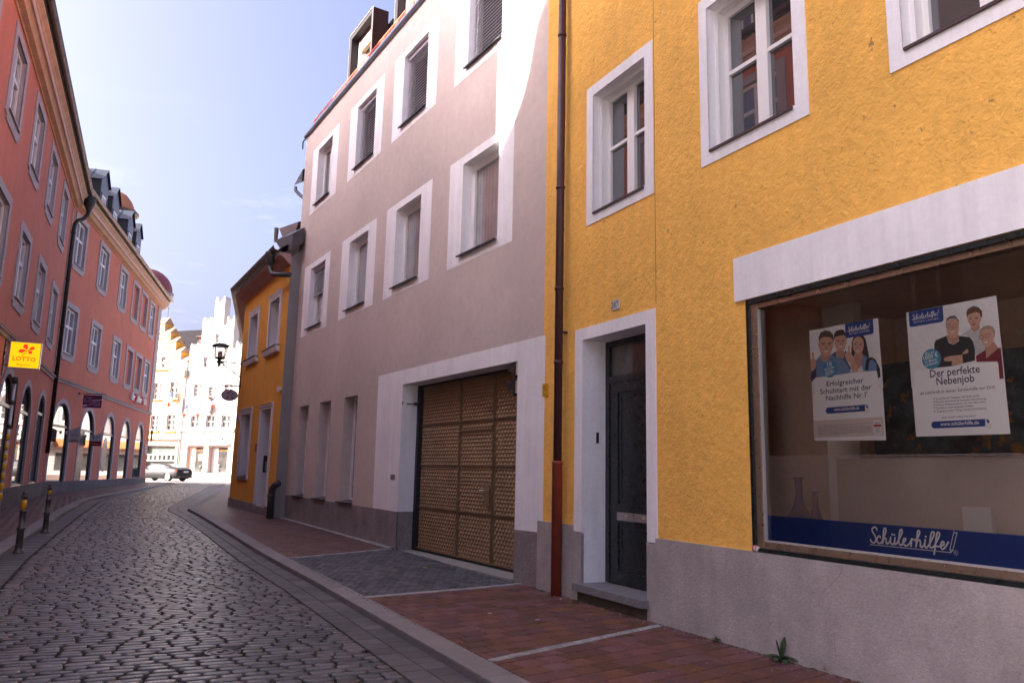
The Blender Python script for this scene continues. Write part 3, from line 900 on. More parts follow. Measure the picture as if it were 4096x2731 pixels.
MB(FY).quad((.10, -.385, 2.81), (1.30, -.385, 2.81), (1.30, -.385, 3.22), (.10, -.385, 3.22)).build('transom_light', M('transom_pane', (.10, .085, .075), .03, .3, 2, spec=.7), door)
for a in (.41, .77):
    q = MB(FY).box(a, a + .345, d1 - .02, d1 + .005, .975, 1.075)
    q.build('letter_slot', M('brushed_aluminium', (.42, .38, .38), .4, .1, 4, metal=.7), door)
    q = MB(FY).box(a + .12, a + .17, d1 + .005, d1 + .008, 1.02, 1.05); q.build('name_label', M('label_paper', (.62, .48, .25), .6), door)
q = MB(FY); q.box(.20, .245, d1 - .014, d1 + .01, 1.45, 1.72); q.tube([(.222, d1 + .01, 1.6), (.222, d1 + .055, 1.6), (.33, d1 + .06, 1.6)], .011, 8)
q.build('handle', m_dark, door)
q = MB(FY); q.box(1.378, 1.384, -.24, -.20, 1.94, 2.08); q.build('intercom', m_dark, yh)
# downpipe in front of the wall joint
m_brown = M('brown_downpipe', (.062, .022, .024), .5, .12, 3, .1, 40)
m_rust = M('red_lead_pipe', (.29, .055, .027), .55, .2, 4, .2, 40, speck=((.45, .3, .25), 40, .72))
q = MB(FY); q.lathe((1.86, .105), [(.056, 1.66), (.056, 9.3)], 18)
for z in (3.05, 4.08, 5.55, 7.9): q.lathe((1.86, .105), [(.056, z - .03), (.066, z - .028), (.066, z + .01), (.056, z + .012)], 18)
dp = q.build('downpipe', m_brown, yh, True)
MB(FY).lathe((1.86, .105), [(.069, -.06), (.069, 1.66), (.076, 1.665), (.076, 1.70), (.06, 1.705)], 20).build('guard_pipe', m_rust, dp, True)
q = MB(FY); q.box(1.80, 1.85, 0, .1, 3.44, 3.47); q.tube([(1.915, .06, 3.47), (1.95, .10, 3.44), (1.952, .10, 3.66)], .006, 6); q.tube([(1.952, .10, 3.6), (1.96, .1, 4.1)], .003, 5); q.tube([(1.93, .1, 3.44), (1.925, .08, 3.05)], .003, 5)
q.build('pipe_clip', m_dark, dp)
# plates on the wall
np_ = thing('house_number_plate', FY.w(.64, 0, 3.63), 'small white enamel house number plate reading 387 above the dark door', 'plate')
q = MB(FY); q.prism(rrect(.555, .725, 3.565, 3.69, .012), 0, .012); q.build('plate', M('enamel', (.68, .66, .64), .3, .08, 20), np_)
q = MB(FY); q.text('387', .115, lambda x, y, h: (.713 - x, .0135, 3.588 + y), .012, width=.14); q.build('lettering', m_dark, np_, recalc=False)
q = MB(FY); q.prism(rrect(.559, .721, 3.569, 3.686, .01), .0121, .0128, [rrect(.564, .716, 3.574, 3.681, .008)], back=False); q.build('border', m_dark, np_)
ys_ = thing('hydrant_plate', FY.w(2.38, 0, 2.7), 'small yellow utility plate on the strip between the grey gate and brown downpipe', 'plate')
q = MB(FY); q.prism(rrect(2.315, 2.455, 2.615, 2.80, .014), 0, .02); q.build('plate', M('yellow_plate', (.62, .33, .012), .4, .08, 9), ys_)
q = MB(FY)
for t, sz, sx, zz, b in (('T', .085, 2.425, 2.695, .01), ('16', .045, 2.36, 2.70, .004), ('S', .032, 2.448, 2.745, .003), ('W', .028, 2.385, 2.752, .003), ('46', .04, 2.405, 2.63, .004)):
    q.text(t, sz, lambda x, y, h, sx=sx, zz=zz: (sx - x, .0208, zz + y), b)
q.build('lettering', m_dark, ys_, recalc=False)
# crumpled wrapper on the sill
lw = thing('crumpled_wrapper', FY.w(-1.65, .06, .866), 'crumpled red and white paper wrapper lying at the corner of the shop window', 'litter')
q = MB(FY)
vs = []
for k in range(7):
    t = k / 6
    for j in range(8):
        a = 2 * math.pi * j / 8
        r_ = (.028 * math.sin(math.pi * (.12 + .8 * t)) + .004) * random.uniform(.75, 1.2)
        vs.append((-1.61 - .10 * t, .015 + r_ * math.cos(a), .893 + r_ * math.sin(a) * .95))
q.add(vs, [(k * 8 + j, k * 8 + (j + 1) % 8, (k + 1) * 8 + (j + 1) % 8, (k + 1) * 8 + j) for k in range(6) for j in range(8)] + [tuple(range(8)), tuple(range(48, 56))])
q.build('paper', M('wrapper_paper', (.62, .55, .52), .55, .1, 30), lw)
q = MB(FY)
for k, t in ((0, .25), (1, .62)):
    q.tube([(-1.61 - .10 * t, .015 + .0305 * math.cos(a), .893 + .0305 * math.sin(a)) for a in np.linspace(0, 2 * math.pi, 12)], .004, 5)
q.build('red_stripe', M('wrapper_red', (.35, .012, .03), .5), lw)
# ================================================================ the two posters behind the glass
PEOPLE_1=[
 ('dkbrown',[(-2.529,2.751),(-2.529,2.789),(-2.554,2.816),(-2.593,2.821),(-2.631,2.815),(-2.650,2.783),(-2.659,2.744),(-2.656,2.701),(-2.535,2.718)]),
 ('skin',[(-2.535,2.758),(-2.557,2.766),(-2.629,2.769),(-2.648,2.756),(-2.658,2.722),(-2.657,2.695),(-2.647,2.681),(-2.639,2.649),(-2.614,2.631),(-2.582,2.630),(-2.557,2.644),(-2.542,2.678),(-2.530,2.696)]),
 ('skin2',[(-2.551,2.650),(-2.621,2.636),(-2.634,2.596),(-2.616,2.566),(-2.565,2.572),(-2.538,2.608)]),
 ('plaid',[(-2.490,2.617),(-2.540,2.638),(-2.547,2.585),(-2.616,2.566),(-2.637,2.639),(-2.651,2.616),(-2.653,2.541),(-2.693,2.473),(-2.647,2.435),(-2.494,2.461)]),
 ('dkbrown',[(-2.709,2.694),(-2.727,2.734),(-2.778,2.742),(-2.829,2.735),(-2.848,2.696),(-2.861,2.621),(-2.871,2.552),(-2.856,2.538),(-2.814,2.543),(-2.728,2.548),(-2.697,2.599)]),
 ('skin2',[(-2.731,2.595),(-2.811,2.590),(-2.814,2.543),(-2.792,2.478),(-2.759,2.445),(-2.724,2.480),(-2.716,2.555)]),
 ('skin',[(-2.715,2.677),(-2.726,2.713),(-2.759,2.737),(-2.801,2.726),(-2.826,2.693),(-2.828,2.651),(-2.815,2.611),(-2.792,2.587),(-2.761,2.583),(-2.738,2.600),(-2.718,2.634)]),
 ('denim',[(-2.793,2.504),(-2.816,2.574),(-2.873,2.536),(-2.909,2.537),(-2.942,2.497),(-2.942,2.415),(-2.931,2.427),(-2.807,2.434)]),
 ('white',[(-2.754,2.456),(-2.792,2.478),(-2.810,2.439),(-2.806,2.424),(-2.752,2.430)]),
 ('black',[(-2.826,2.448),(-2.839,2.519),(-2.856,2.546),(-2.903,2.543),(-2.931,2.519),(-2.967,2.443),(-2.968,2.372),(-2.945,2.364),(-2.937,2.426),(-2.935,2.488),(-2.902,2.525),(-2.878,2.520),(-2.865,2.490),(-2.855,2.435)]),
 ('brown',[(-2.365,2.724),(-2.364,2.786),(-2.387,2.827),(-2.435,2.839),(-2.488,2.823),(-2.519,2.791),(-2.529,2.751),(-2.517,2.698)]),
 ('skin2',[(-2.356,2.731),(-2.365,2.732),(-2.370,2.696),(-2.360,2.698)]),
 ('skin2',[(-2.371,2.629),(-2.483,2.626),(-2.488,2.582),(-2.460,2.563),(-2.373,2.573)]),
 ('skin',[(-2.367,2.735),(-2.384,2.774),(-2.426,2.782),(-2.485,2.771),(-2.512,2.748),(-2.518,2.703),(-2.520,2.681),(-2.502,2.656),(-2.490,2.625),(-2.462,2.607),(-2.426,2.603),(-2.393,2.621),(-2.372,2.656),(-2.363,2.696)]),
 ('denim',[(-2.330,2.589),(-2.370,2.620),(-2.387,2.571),(-2.460,2.558),(-2.486,2.615),(-2.540,2.586),(-2.603,2.563),(-2.651,2.509),(-2.691,2.436),(-2.512,2.432),(-2.304,2.431)]),
 ('navy',[(-2.326,2.579),(-2.330,2.589),(-2.318,2.435),(-2.260,2.396),(-2.248,2.420),(-2.251,2.481)]),
 ('skin',[(-2.281,2.657),(-2.296,2.668),(-2.304,2.648),(-2.306,2.603),(-2.326,2.584),(-2.324,2.545),(-2.315,2.513),(-2.280,2.494),(-2.255,2.491),(-2.259,2.586),(-2.286,2.608)]),
 ('skin',[(-2.673,2.666),(-2.689,2.672),(-2.686,2.622),(-2.706,2.582),(-2.727,2.532),(-2.750,2.493),(-2.759,2.439),(-2.697,2.435),(-2.686,2.516),(-2.653,2.541),(-2.634,2.586),(-2.635,2.607),(-2.667,2.616)]),
 ('white',[(-2.409,2.660),(-2.472,2.652),(-2.458,2.643),(-2.428,2.644)]),
 ('white',[(-2.571,2.674),(-2.616,2.674),(-2.603,2.664),(-2.584,2.665)]),
 ('white',[(-2.742,2.621),(-2.785,2.615),(-2.769,2.610),(-2.754,2.613)]),
 ('brown',[(-2.392,2.732),(-2.426,2.732),(-2.429,2.726),(-2.395,2.724)]),
 ('brown',[(-2.466,2.723),(-2.499,2.722),(-2.501,2.716),(-2.469,2.717)]),
 ('dkbrown',[(-2.402,2.720),(-2.422,2.720),(-2.423,2.713),(-2.403,2.713)]),
 ('dkbrown',[(-2.467,2.712),(-2.488,2.712),(-2.488,2.704),(-2.468,2.705)]),
 ('dkbrown',[(-2.558,2.728),(-2.584,2.728),(-2.584,2.719),(-2.560,2.718)]),
 ('dkbrown',[(-2.608,2.726),(-2.632,2.725),(-2.632,2.716),(-2.609,2.717)]),
 ('dkbrown',[(-2.733,2.677),(-2.755,2.676),(-2.754,2.667),(-2.735,2.669)]),
 ('dkbrown',[(-2.785,2.668),(-2.809,2.667),(-2.809,2.659),(-2.786,2.661)]),
 ('skin2',[(-2.438,2.703),(-2.451,2.701),(-2.456,2.673),(-2.430,2.674)]),
 ('skin2',[(-2.763,2.660),(-2.771,2.659),(-2.774,2.635),(-2.757,2.637)]),
 ('skin2',[(-2.594,2.715),(-2.603,2.714),(-2.608,2.689),(-2.588,2.688)]),
]
PEOPLE_2=[
 ('brown',[(-3.719,2.748),(-3.719,2.781),(-3.731,2.800),(-3.773,2.816),(-3.812,2.799),(-3.835,2.768),(-3.833,2.729),(-3.822,2.711),(-3.725,2.726)]),
 ('skin2',[(-3.745,2.676),(-3.809,2.673),(-3.809,2.633),(-3.771,2.615),(-3.743,2.650)]),
 ('lightshirt',[(-3.662,2.614),(-3.743,2.653),(-3.761,2.621),(-3.810,2.646),(-3.816,2.599),(-3.825,2.545),(-3.843,2.483),(-3.771,2.446),(-3.746,2.476),(-3.715,2.600)]),
 ('skin',[(-3.723,2.744),(-3.735,2.759),(-3.790,2.769),(-3.815,2.755),(-3.823,2.724),(-3.828,2.709),(-3.813,2.685),(-3.805,2.667),(-3.780,2.651),(-3.754,2.655),(-3.736,2.684),(-3.724,2.713)]),
 ('blond',[(-3.803,2.601),(-3.809,2.633),(-3.833,2.652),(-3.873,2.656),(-3.904,2.641),(-3.917,2.603),(-3.911,2.565),(-3.812,2.553)]),
 ('skin2',[(-3.835,2.504),(-3.902,2.534),(-3.930,2.485),(-3.836,2.406),(-3.838,2.464)]),
 ('wine',[(-3.764,2.447),(-3.839,2.484),(-3.837,2.418),(-3.930,2.485),(-3.947,2.483),(-3.949,2.265),(-3.918,2.265),(-3.915,2.390),(-3.767,2.404)]),
 ('skin',[(-3.803,2.587),(-3.811,2.619),(-3.851,2.633),(-3.890,2.627),(-3.904,2.599),(-3.904,2.560),(-3.895,2.528),(-3.867,2.506),(-3.841,2.506),(-3.818,2.539)]),
 ('skin2',[(-3.554,2.630),(-3.648,2.623),(-3.649,2.582),(-3.604,2.551),(-3.568,2.580)]),
 ('charcoal',[(-3.452,2.582),(-3.465,2.605),(-3.554,2.627),(-3.567,2.573),(-3.604,2.551),(-3.648,2.576),(-3.648,2.613),(-3.728,2.591),(-3.752,2.555),(-3.762,2.500),(-3.755,2.415),(-3.582,2.394),(-3.446,2.395),(-3.445,2.486)]),
 ('grey',[(-3.553,2.713),(-3.563,2.756),(-3.593,2.772),(-3.632,2.769),(-3.657,2.731),(-3.658,2.697),(-3.648,2.712),(-3.572,2.724)]),
 ('skin',[(-3.552,2.706),(-3.566,2.739),(-3.595,2.751),(-3.637,2.744),(-3.656,2.717),(-3.657,2.690),(-3.649,2.637),(-3.626,2.606),(-3.598,2.600),(-3.571,2.617),(-3.558,2.657)]),
 ('skin',[(-3.523,2.462),(-3.567,2.471),(-3.664,2.469),(-3.666,2.405),(-3.589,2.397),(-3.576,2.405),(-3.585,2.428),(-3.521,2.439)]),
 ('skin',[(-3.665,2.479),(-3.701,2.507),(-3.714,2.496),(-3.709,2.477),(-3.671,2.472)]),
 ('charcoal',[(-3.664,2.466),(-3.760,2.474),(-3.756,2.415),(-3.670,2.405)]),
 ('white',[(-3.581,2.654),(-3.623,2.654),(-3.611,2.642),(-3.590,2.644)]),
 ('wine',[(-3.753,2.685),(-3.783,2.683),(-3.772,2.673),(-3.759,2.675)]),
 ('white',[(-3.831,2.540),(-3.864,2.542),(-3.853,2.531),(-3.837,2.532)]),
 ('dkbrown',[(-3.741,2.729),(-3.756,2.729),(-3.755,2.721),(-3.741,2.722)]),
 ('dkbrown',[(-3.783,2.725),(-3.801,2.725),(-3.800,2.717),(-3.783,2.718)]),
 ('skin2',[(-3.764,2.720),(-3.772,2.719),(-3.776,2.695),(-3.760,2.695)]),
 ('skin2',[(-3.598,2.692),(-3.608,2.691),(-3.613,2.663),(-3.592,2.664)]),
]
SPEC= [(-3.577,2.696),(-3.622,2.690),(-3.814,2.576),(-3.859,2.582)]

PC = dict(skin=(.62, .36, .27), skin2=(.50, .27, .20), dkbrown=(.045, .028, .022), brown=(.12, .065, .045), plaid=(.10, .11, .19), denim=(.16, .27, .48), white=(.72, .70, .72), black=(.02, .018, .022), navy=(.04, .045, .09), lightshirt=(.55, .54, .56), blond=(.42, .30, .22), wine=(.19, .015, .035), charcoal=(.03, .03, .034), grey=(.14, .12, .115))
m_ink = M('navy_ink', (.012, .02, .075), .5)
m_paper = M('poster_paper', (.90, .87, .90), .55, .03, 2)
def poster(name, label, corners, people, header, badge, panel, slab, title, lines, btn, url, extra):
    t = thing(name, FY.w(corners[0][0], -.078, corners[2][1]), label, 'poster', 'tutoring posters in the shop window')
    D = -.0775
    MB(FP_).sheet(corners, D).build('paper', m_paper, t)
    mb = MB(FP_); mats = [M('poster_backdrop', (.84, .82, .85), .55, .10, 3)]; names = ['bd']
    mb.sheet([corners[0], corners[1], (corners[1][0] - .012, slab), (corners[0][0] - .006, slab)], D + .0002)
    k = 4
    for c, P in people:
        if c not in names: names.append(c); mats.append(M('print_' + c, PC[c], .5, .10, 40))
        mb.cur = names.index(c)
        lim = [(min(max(p[0], corners[2][0] + .002), corners[0][0] - .002), p[1]) for p in P]
        mb.sheet(lim, D + .0001 * k); k += 1
    mb.build('group_picture', mats, t, recalc=False)
    z = D + .0001 * k + .0002
    mb = MB(FP_); mb.sheet(rrect(*panel, .018), z); mb.build('text_panel', M('panel_paper', (.90, .88, .91), .55), t)
    hb = MB(FP_); hb.sheet(header, z + .0002); hx = hb.build('logo_box', M('logo_blue', (.012, .05, .26), .5), t)
    hs = min(p[0] for p in header); hw = max(p[0] for p in header) - hs
    lx0, lx1 = -2.788, -3.53
    sc = hw * .80 / (lx0 - lx1)
    x0 = max(p[0] for p in header) - hw * .10
    zc = min(p[1] for p in header) + .052
    logo(hx, m_filmwhite, z + .0004, lambda p: (x0 + (p[0] - lx0) * sc, zc + (p[1] - 1.035) * sc), 'logo_lettering', .0044)
    mb = MB(FP_); mb.text('Das Original. Lokal & digital.', .02, lambda x, y, h: (x0 - .01 - x, z + .0004, zc - .024 + y), .006, width=hw * .74); mb.build('lettering', m_filmwhite, hx, recalc=False)
    bx, bz, br = badge[0]
    bb = MB(FP_); bb.sheet(ell(bx, bz, br, br, 36), z + .0004); bo = bb.build('round_badge', M('badge_blue', (.055, .27, .45), .5), t)
    mb = MB(FP_)
    for s_, size, dx, dz, wd in badge[1]:
        ca, sa = math.cos(.17), math.sin(.17)
        mb.text(s_, size, lambda x, y, h: (bx + dx - (x * ca - y * sa), z + .0006, bz + dz + x * sa + y * ca), .012, width=wd)
    mb.build('lettering', m_filmwhite, bo, recalc=False)
    mb = MB(FP_)
    for s_, size, sx, zz, wd, bold in title + lines:
        mb.text(s_, size, lambda x, y, h: (sx - x, z + .0006, zz + y), bold, width=wd)
    mb.build('lettering', m_ink, t, recalc=False)
    b_ = MB(FP_); b_.sheet(rrect(*btn, (btn[3] - btn[2]) / 2.05, 6), z + .0003); bo = b_.build('address_button', M('button_blue', (.012, .045, .24), .5), t)
    mb = MB(FP_); mb.text(url[0], .04, lambda x, y, h: (url[1] - x, z + .0005, url[2] + y), .015, width=url[3]); mb.build('lettering', m_filmwhite, bo, recalc=False)
    hx_, hz_ = btn[0] + .03, btn[2] + .015       # pointing hand
    H = [(0, .035), (-.008, .038), (-.014, .008), (-.022, .010), (-.030, .006), (-.038, .002), (-.044, -.006), (-.040, -.030), (-.016, -.034), (.004, -.012), (.002, -.004)]
    mb = MB(FP_); mb.sheet([(hx_ + a, hz_ + b) for a, b in H], z + .0006)
    mb.build('pointing_hand', m_filmwhite, bo, recalc=False)
    if extra: extra(t, z + .0005)
    return t
def hdr(s0, s1, z0, z1, r=.02): return [(s1, z1), (s0, z1)] + [(s0 + r + r * math.cos(R(a)), z0 + r + r * math.sin(R(a))) for a in (180, 210, 240, 270)] + [(s1 - r + r * math.cos(R(a)), z0 + r + r * math.sin(R(a))) for a in (270, 300, 330, 360)]
def extra1(t, z):
    MB(FP_).sheet(rrect(-2.972, -2.266, 1.90, 2.05, .004), z - .0001).build('footnote_band', M('footnote_band', (.70, .60, .56), .55), t)
    mb = MB(FP_)
    random.seed(3)
    for i in range(9):
        zz = 2.003 - i * .0105
        mb.text(random.choice(['Die Zufriedenheit der Kunden wurde im Vergleich als Branchensieger der Studie bewertet und geprüft', 'Gratis Nachhilfestunden für Neukunden, gültig bei Abschluss bis zum Monatsende des Schuljahres', 'Einzelheiten zu den Bedingungen in Ihrer Nachhilfeschule vor Ort oder online']), .0095, lambda x, y, h: (-2.315 - x, z + .0003, zz + y), 0, width=.545 if i not in (1, 8) else .3)
    mb.build('footnote_lettering', m_ink, t, recalc=False)
    q = MB(FP_); q.sheet(rrect(-2.948, -2.885, 1.91, 2.022, .004), z + .0002); b = q.build('test_seal', m_paper, t)
    q = MB(FP_); q.sheet(rrect(-2.95, -2.883, 1.972, 1.99, .002), z + .0005); q.build('red_band', M('seal_red', (.45, .03, .015), .5), b)
    q = MB(FP_); q.text('TEST', .02, lambda x, y, h: (-2.889 - x, z + .0005, 1.995 + y), .02, width=.055)
    for i in range(4): q.box(-2.94, -2.893, z + .0003, z + .0005, 1.922 + i * .012, 1.926 + i * .012)
    q.build('lettering', m_ink, b, recalc=False)
poster('tutoring_poster', 'white poster of three smiling students with thumbs up, headed Erfolgreicher Schulstart', [(-2.26, 2.862), (-2.975, 2.86), (-2.985, 1.862), (-2.268, 1.876)], PEOPLE_1, hdr(-2.93, -2.652, 2.735, 2.8605),
       ((-2.472, 2.492, .076), [('10', .062, .022, .018, None), ('Nachhilfe-', .03, .060, -.014, .115), ('stunden', .03, .050, -.036, .085), ('GRATIS!**', .03, .050, -.06, .10)]),
       (-2.94, -2.297, 1.99, 2.429), 2.28,
       [('Erfolgreicher', .064, -2.43, 2.341, .378, .008), ('Schulstart mit der', .064, -2.356, 2.279, .524, .008), ('Nachhilfe Nr.1', .064, -2.417, 2.218, .404, .008), ('*', .04, -2.823, 2.24, None, 0)], [],
       (-2.84, -2.408, 2.104, 2.158), ('www.schülerhilfe.de', -2.495, 2.123, .257), extra1)
LN = [('als Lehrkraft in deiner Schülerhilfe vor Ort!', .034, -3.309, 2.201, .573, .003)]
for i, (s_, wd) in enumerate((('Sinnstiftende Tätigkeit, die Spaß macht', .333), ('Flexible Arbeitszeit & vergütete Einarbeitung', .38), ('Sicherer Nebenverdienst, vor Ort oder online', .378), ('Familiäres und kollegiales Umfeld', .28), ('Zugang zu jeder Menge Unterrichtsmaterial', .377))):
    LN.append((s_, .021, -3.435, 2.153 - i * .0232, wd, 0)); LN.append(('v', .022, -3.412, 2.154 - i * .0232, .012, 0)); LN.append(('/', .022, -3.419, 2.156 - i * .0232, .010, 0))
LN.append(('Jetzt einfach online bewerben!', .021, -3.473, 2.011, .26, 0))
def extra2(t, z):
    mb = MB(FP_)
    for a in SPEC:
        mb.sheet(ell(a[0], a[1], .0165, .0155, 16), z - .0005, [ell(a[0], a[1], .0135, .0125, 16)])
    mb.build('spectacles_print', M('print_black', PC['black'], .5), t, recalc=False)
poster('tutoring_poster', 'white poster of a man in spectacles with two younger people, headed Der perfekte Nebenjob', [(-3.232, 2.86), (-3.945, 2.86), (-3.962, 1.88), (-3.25, 1.882)], PEOPLE_2, hdr(-3.541, -3.256, 2.737, 2.8585),
       ((-3.421, 2.466, .078), [('Bis zu', .031, .044, .034, .072), ('1000 €', .05, .062, -.006, .122), ('im Monat', .031, .053, -.03, .10), ('verdienen', .031, .056, -.055, .11)]),
       (-3.921, -3.269, 1.90, 2.389), 2.262,
       [('Der perfekte', .082, -3.401, 2.326, .386, .010), ('Nebenjob', .082, -3.449, 2.263, .292, .010)], LN,
       (-3.827, -3.384, 1.939, 1.991), ('www.schülerhilfe.de', -3.456, 1.956, .295), extra2)
random.seed(21)
# ================================================================ mauve house with the gate
m_mauve = M('mauve_render', (.57, .475, .44), .9, .09, .5, .5, 95, bdist=.006, bump2=(.25, 9, .01), streak=.03)
m_blind = M('dark_blind_slat', (.55, .54, .60), .4, .1, 6, metal=.2)
m_gsill = M('dark_sill_sheet', (.035, .03, .034), .45)
gh = thing('mauve_house', (*FG.o[:2], 0), 'mauve grey rendered house with square white window surrounds and a brown metal gate', 'house')
UP = [(10.62, 11.87, 8.95, 10.6), (7.40, 8.66, 8.95, 10.6), (4.495, 5.745, 8.95, 10.6), (1.43, 2.68, 8.95, 10.6)]
LO = [(10.60, 11.86, 5.34, 7.05), (7.46, 8.70, 5.34, 7.05), (4.535, 5.795, 5.34, 7.05), (1.43, 2.725, 5.34, 7.05)]
SL = [(11.25, 12.13, .80, 3.19), (9.43, 10.31, .80, 3.19), (7.56, 8.45, .80, 3.19)]
GA = (.70, 5.04, 0.012, 3.213)
holes = [rect(*o) for o in UP + LO + SL]
wl = MB(FG)
wl.sheet([(-.05, -.3), (.70, -.3), (.70, 3.213), (5.04, 3.213), (5.04, -.3), (13.33, -.3), (13.22, 11.46), (-.05, 11.46)], 0, holes)
wl.quad((13.33, 0, -.3), (13.33, -9, -.3), (13.22, -9, 11.46), (13.22, 0, 11.46))
wl.box(0, 13.2, -9, -8.9, -.3, 11.4)
wl.build('wall', m_mauve, gh, recalc=False)
pl = MB(FG)
pl.prism([(5.04, -.3), (13.335, -.3), (13.33, .785), (5.04, .735)], -.02, .004)
pl.quad((5.04, .004, -.3), (5.04, -.40, -.3), (5.04, -.40, .735), (5.04, .004, .735))
pl.build('plinth', m_granite, gh)
pl = MB(FG)
pl.prism([(-.05, -.3), (.70, -.3), (.70, .712), (-.05, .722)], -.02, .004)
pl.quad((.70, .004, -.3), (.70, -.40, -.3), (.70, -.40, .712), (.70, .004, .712))
pl.build('plinth', m_granite, gh)
gs_ = MB(FG)
gs_.prism([(5.0401, .737), (6.32, .747), (6.36, 3.51), (-.05, 3.51), (-.05, .724), (.6999, .714), (.6999, 3.2131), (5.0401, 3.2131)], 0, .0035, back=False)
for s, zb in ((5.04, .737), (.70, .714)): gs_.quad((s, .0035, zb), (s, -.40, zb), (s, -.40, 3.213), (s, .0035, 3.213))
gs_.quad((.70, .0035, 3.213), (5.04, .0035, 3.213), (5.04, -.40, 3.213), (.70, -.40, 3.213))
gs_.build('gate_surround', m_white, gh, recalc=False)
for i, op in enumerate(UP + LO):
    up = i < 4
    zs = (8.765, 10.75) if up else (5.17, 7.205)
    c0 = [(10.10, 12.39), (6.91, 9.2), (4.0, 6.29), (.92, 3.214), (10.2, 12.47), (6.94, 9.27), (4.03, 6.34), (.955, 3.256)][i]
    bl = None; pane = m_netcurtain
    if i in (1, 2, 3): bl = (op[2] + .05, m_blind)
    if i == 4: bl = (op[2] + .95, m_blind)
    if i == 0: pane = m_pane
    window(gh, FG, op, .18, m_white, .13, (.5,) if i in (0, 4) else (), (), pane, rect(*c0, *zs), .0035, (-.01, .06, .07, m_gsill), .07, blind=bl, label='window with its dark slatted blind lowered' if i in (1, 2, 3) else None)
for op in SL:
    window(gh, FG, op, .24, m_mauve, .07, (), (), m_netcurtain, None, 0, (-.005, .10, .055, m_gsill), .06, name='slot_window')
# gate: four rows and three columns of embossed panels in a dark frame
m_gate = M('brown_perforated_metal', (.29, .195, .11), .5, .16, 2.5, .15, 200, metal=.35, bdist=.002)
gt = MB(FG)
gt.box(4.93, 5.04, -.46, -.33, .02, 3.213)
gt.box(.70, 4.93, -.46, -.36, 3.17, 3.213); gt.box(.70, 4.93, -.46, -.36, .02, .06)
gate = gt.build('gate', m_gasket, gh)
cols = [(4.90, 3.275), (3.245, 2.06), (2.03, .72)]
rows = [(.065, .825), (.845, 1.62), (1.64, 2.405), (2.425, 3.165)]
fr = MB(FG)
for a, b in ((3.275, 3.245), (2.06, 2.03)): fr.box(a, b, -.42, -.366, .06, 3.17)
for (a, b) in cols:
    for z in (.835, 1.63, 2.415): fr.box(a, b, -.42, -.37, z - .010, z + .010)
    for z in (.0625, 3.1675): fr.box(a, b, -.42, -.34, z - .006, z + .006)
fr.box(3.245, 2.06, -.42, -.368, 2.23, 2.262)
fr.build('gate_frame', M('brown_gate_frame', (.19, .12, .07), .5, .1, 3, metal=.35), gate)
def embossed(a, b, z0, z1):
    mb = MB(FG)
    mb.quad((a, -.40, z0), (b, -.40, z0), (b, -.40, z1), (a, -.40, z1))
    px, pz = .100, .0655
    r = 0
    z = z0 + pz * .5
    while z < z1 - pz * .3:
        s = b + px * (.5 if r % 2 else 1.0) - px * .25
        while s < a - px * .35:
            w_, h_ = px * .46, pz * .50
            # a pressed lug: closed at the sides and top, underside dark as painted shade
            mb.add([(s - w_, -.3995, z - h_ * .3), (s + w_, -.3995, z - h_ * .3), (s, -.3995, z + h_ * 1.1), (s, -.376, z - h_ * .75), (s - w_ * .55, -.384, z - h_ * .62), (s + w_ * .55, -.384, z - h_ * .62)],
                   [(0, 4, 2), (4, 3, 2), (3, 5, 2), (5, 1, 2)])
            mb.add([(s - w_ * .8, -.3985, z - h_ * .35), (s + w_ * .8, -.3985, z - h_ * .35), (s + w_ * .55, -.385, z - h_ * .64), (s, -.377, z - h_ * .77), (s - w_ * .55, -.385, z - h_ * .64)], [(0, 1, 2, 3, 4)])
            mb.mi[-1] = 1
            s += px
        z += pz; r += 1
    return mb
m_lug_shade = M('perforation_shade', (.05, .034, .022), .9)
for c, (a, b) in enumerate(cols):
    for z0, z1 in rows:
        embossed(a, b, z0, z1).build('gate_panel', [m_gate, m_lug_shade], gate, recalc=False)
q = MB(FG); q.box(2.27, 2.10, -.36, -.345, .98, 1.34); q.build('lock_plate', m_gate, gate)
q = MB(FG); q.tube([(2.16, -.35, 1.23), (2.16, -.28, 1.23), (2.29, -.275, 1.225)], .013, 8); q.build('handle', M('bright_steel', (.6, .6, .6), .25, metal=.9), gate)
q = MB(FG); q.box(5.03, 5.042, -.02, .0, 2.82, 2.88); q.tube([(5.04, -.1, 2.84), (4.93, -.3, 2.84)], .012, 6); q.box(4.95, 5.03, -.34, -.25, 2.82, 2.87); q.build('hold_open_catch', m_anth, gate)
q = MB(FG); q.box(5.225, 5.315, .0035, .016, 1.345, 1.445); q.box(5.335, 5.43, .0035, .016, 1.345, 1.445); q.build('key_switch', M('switch_grey', (.20, .19, .19), .5, .2, 30), gh)
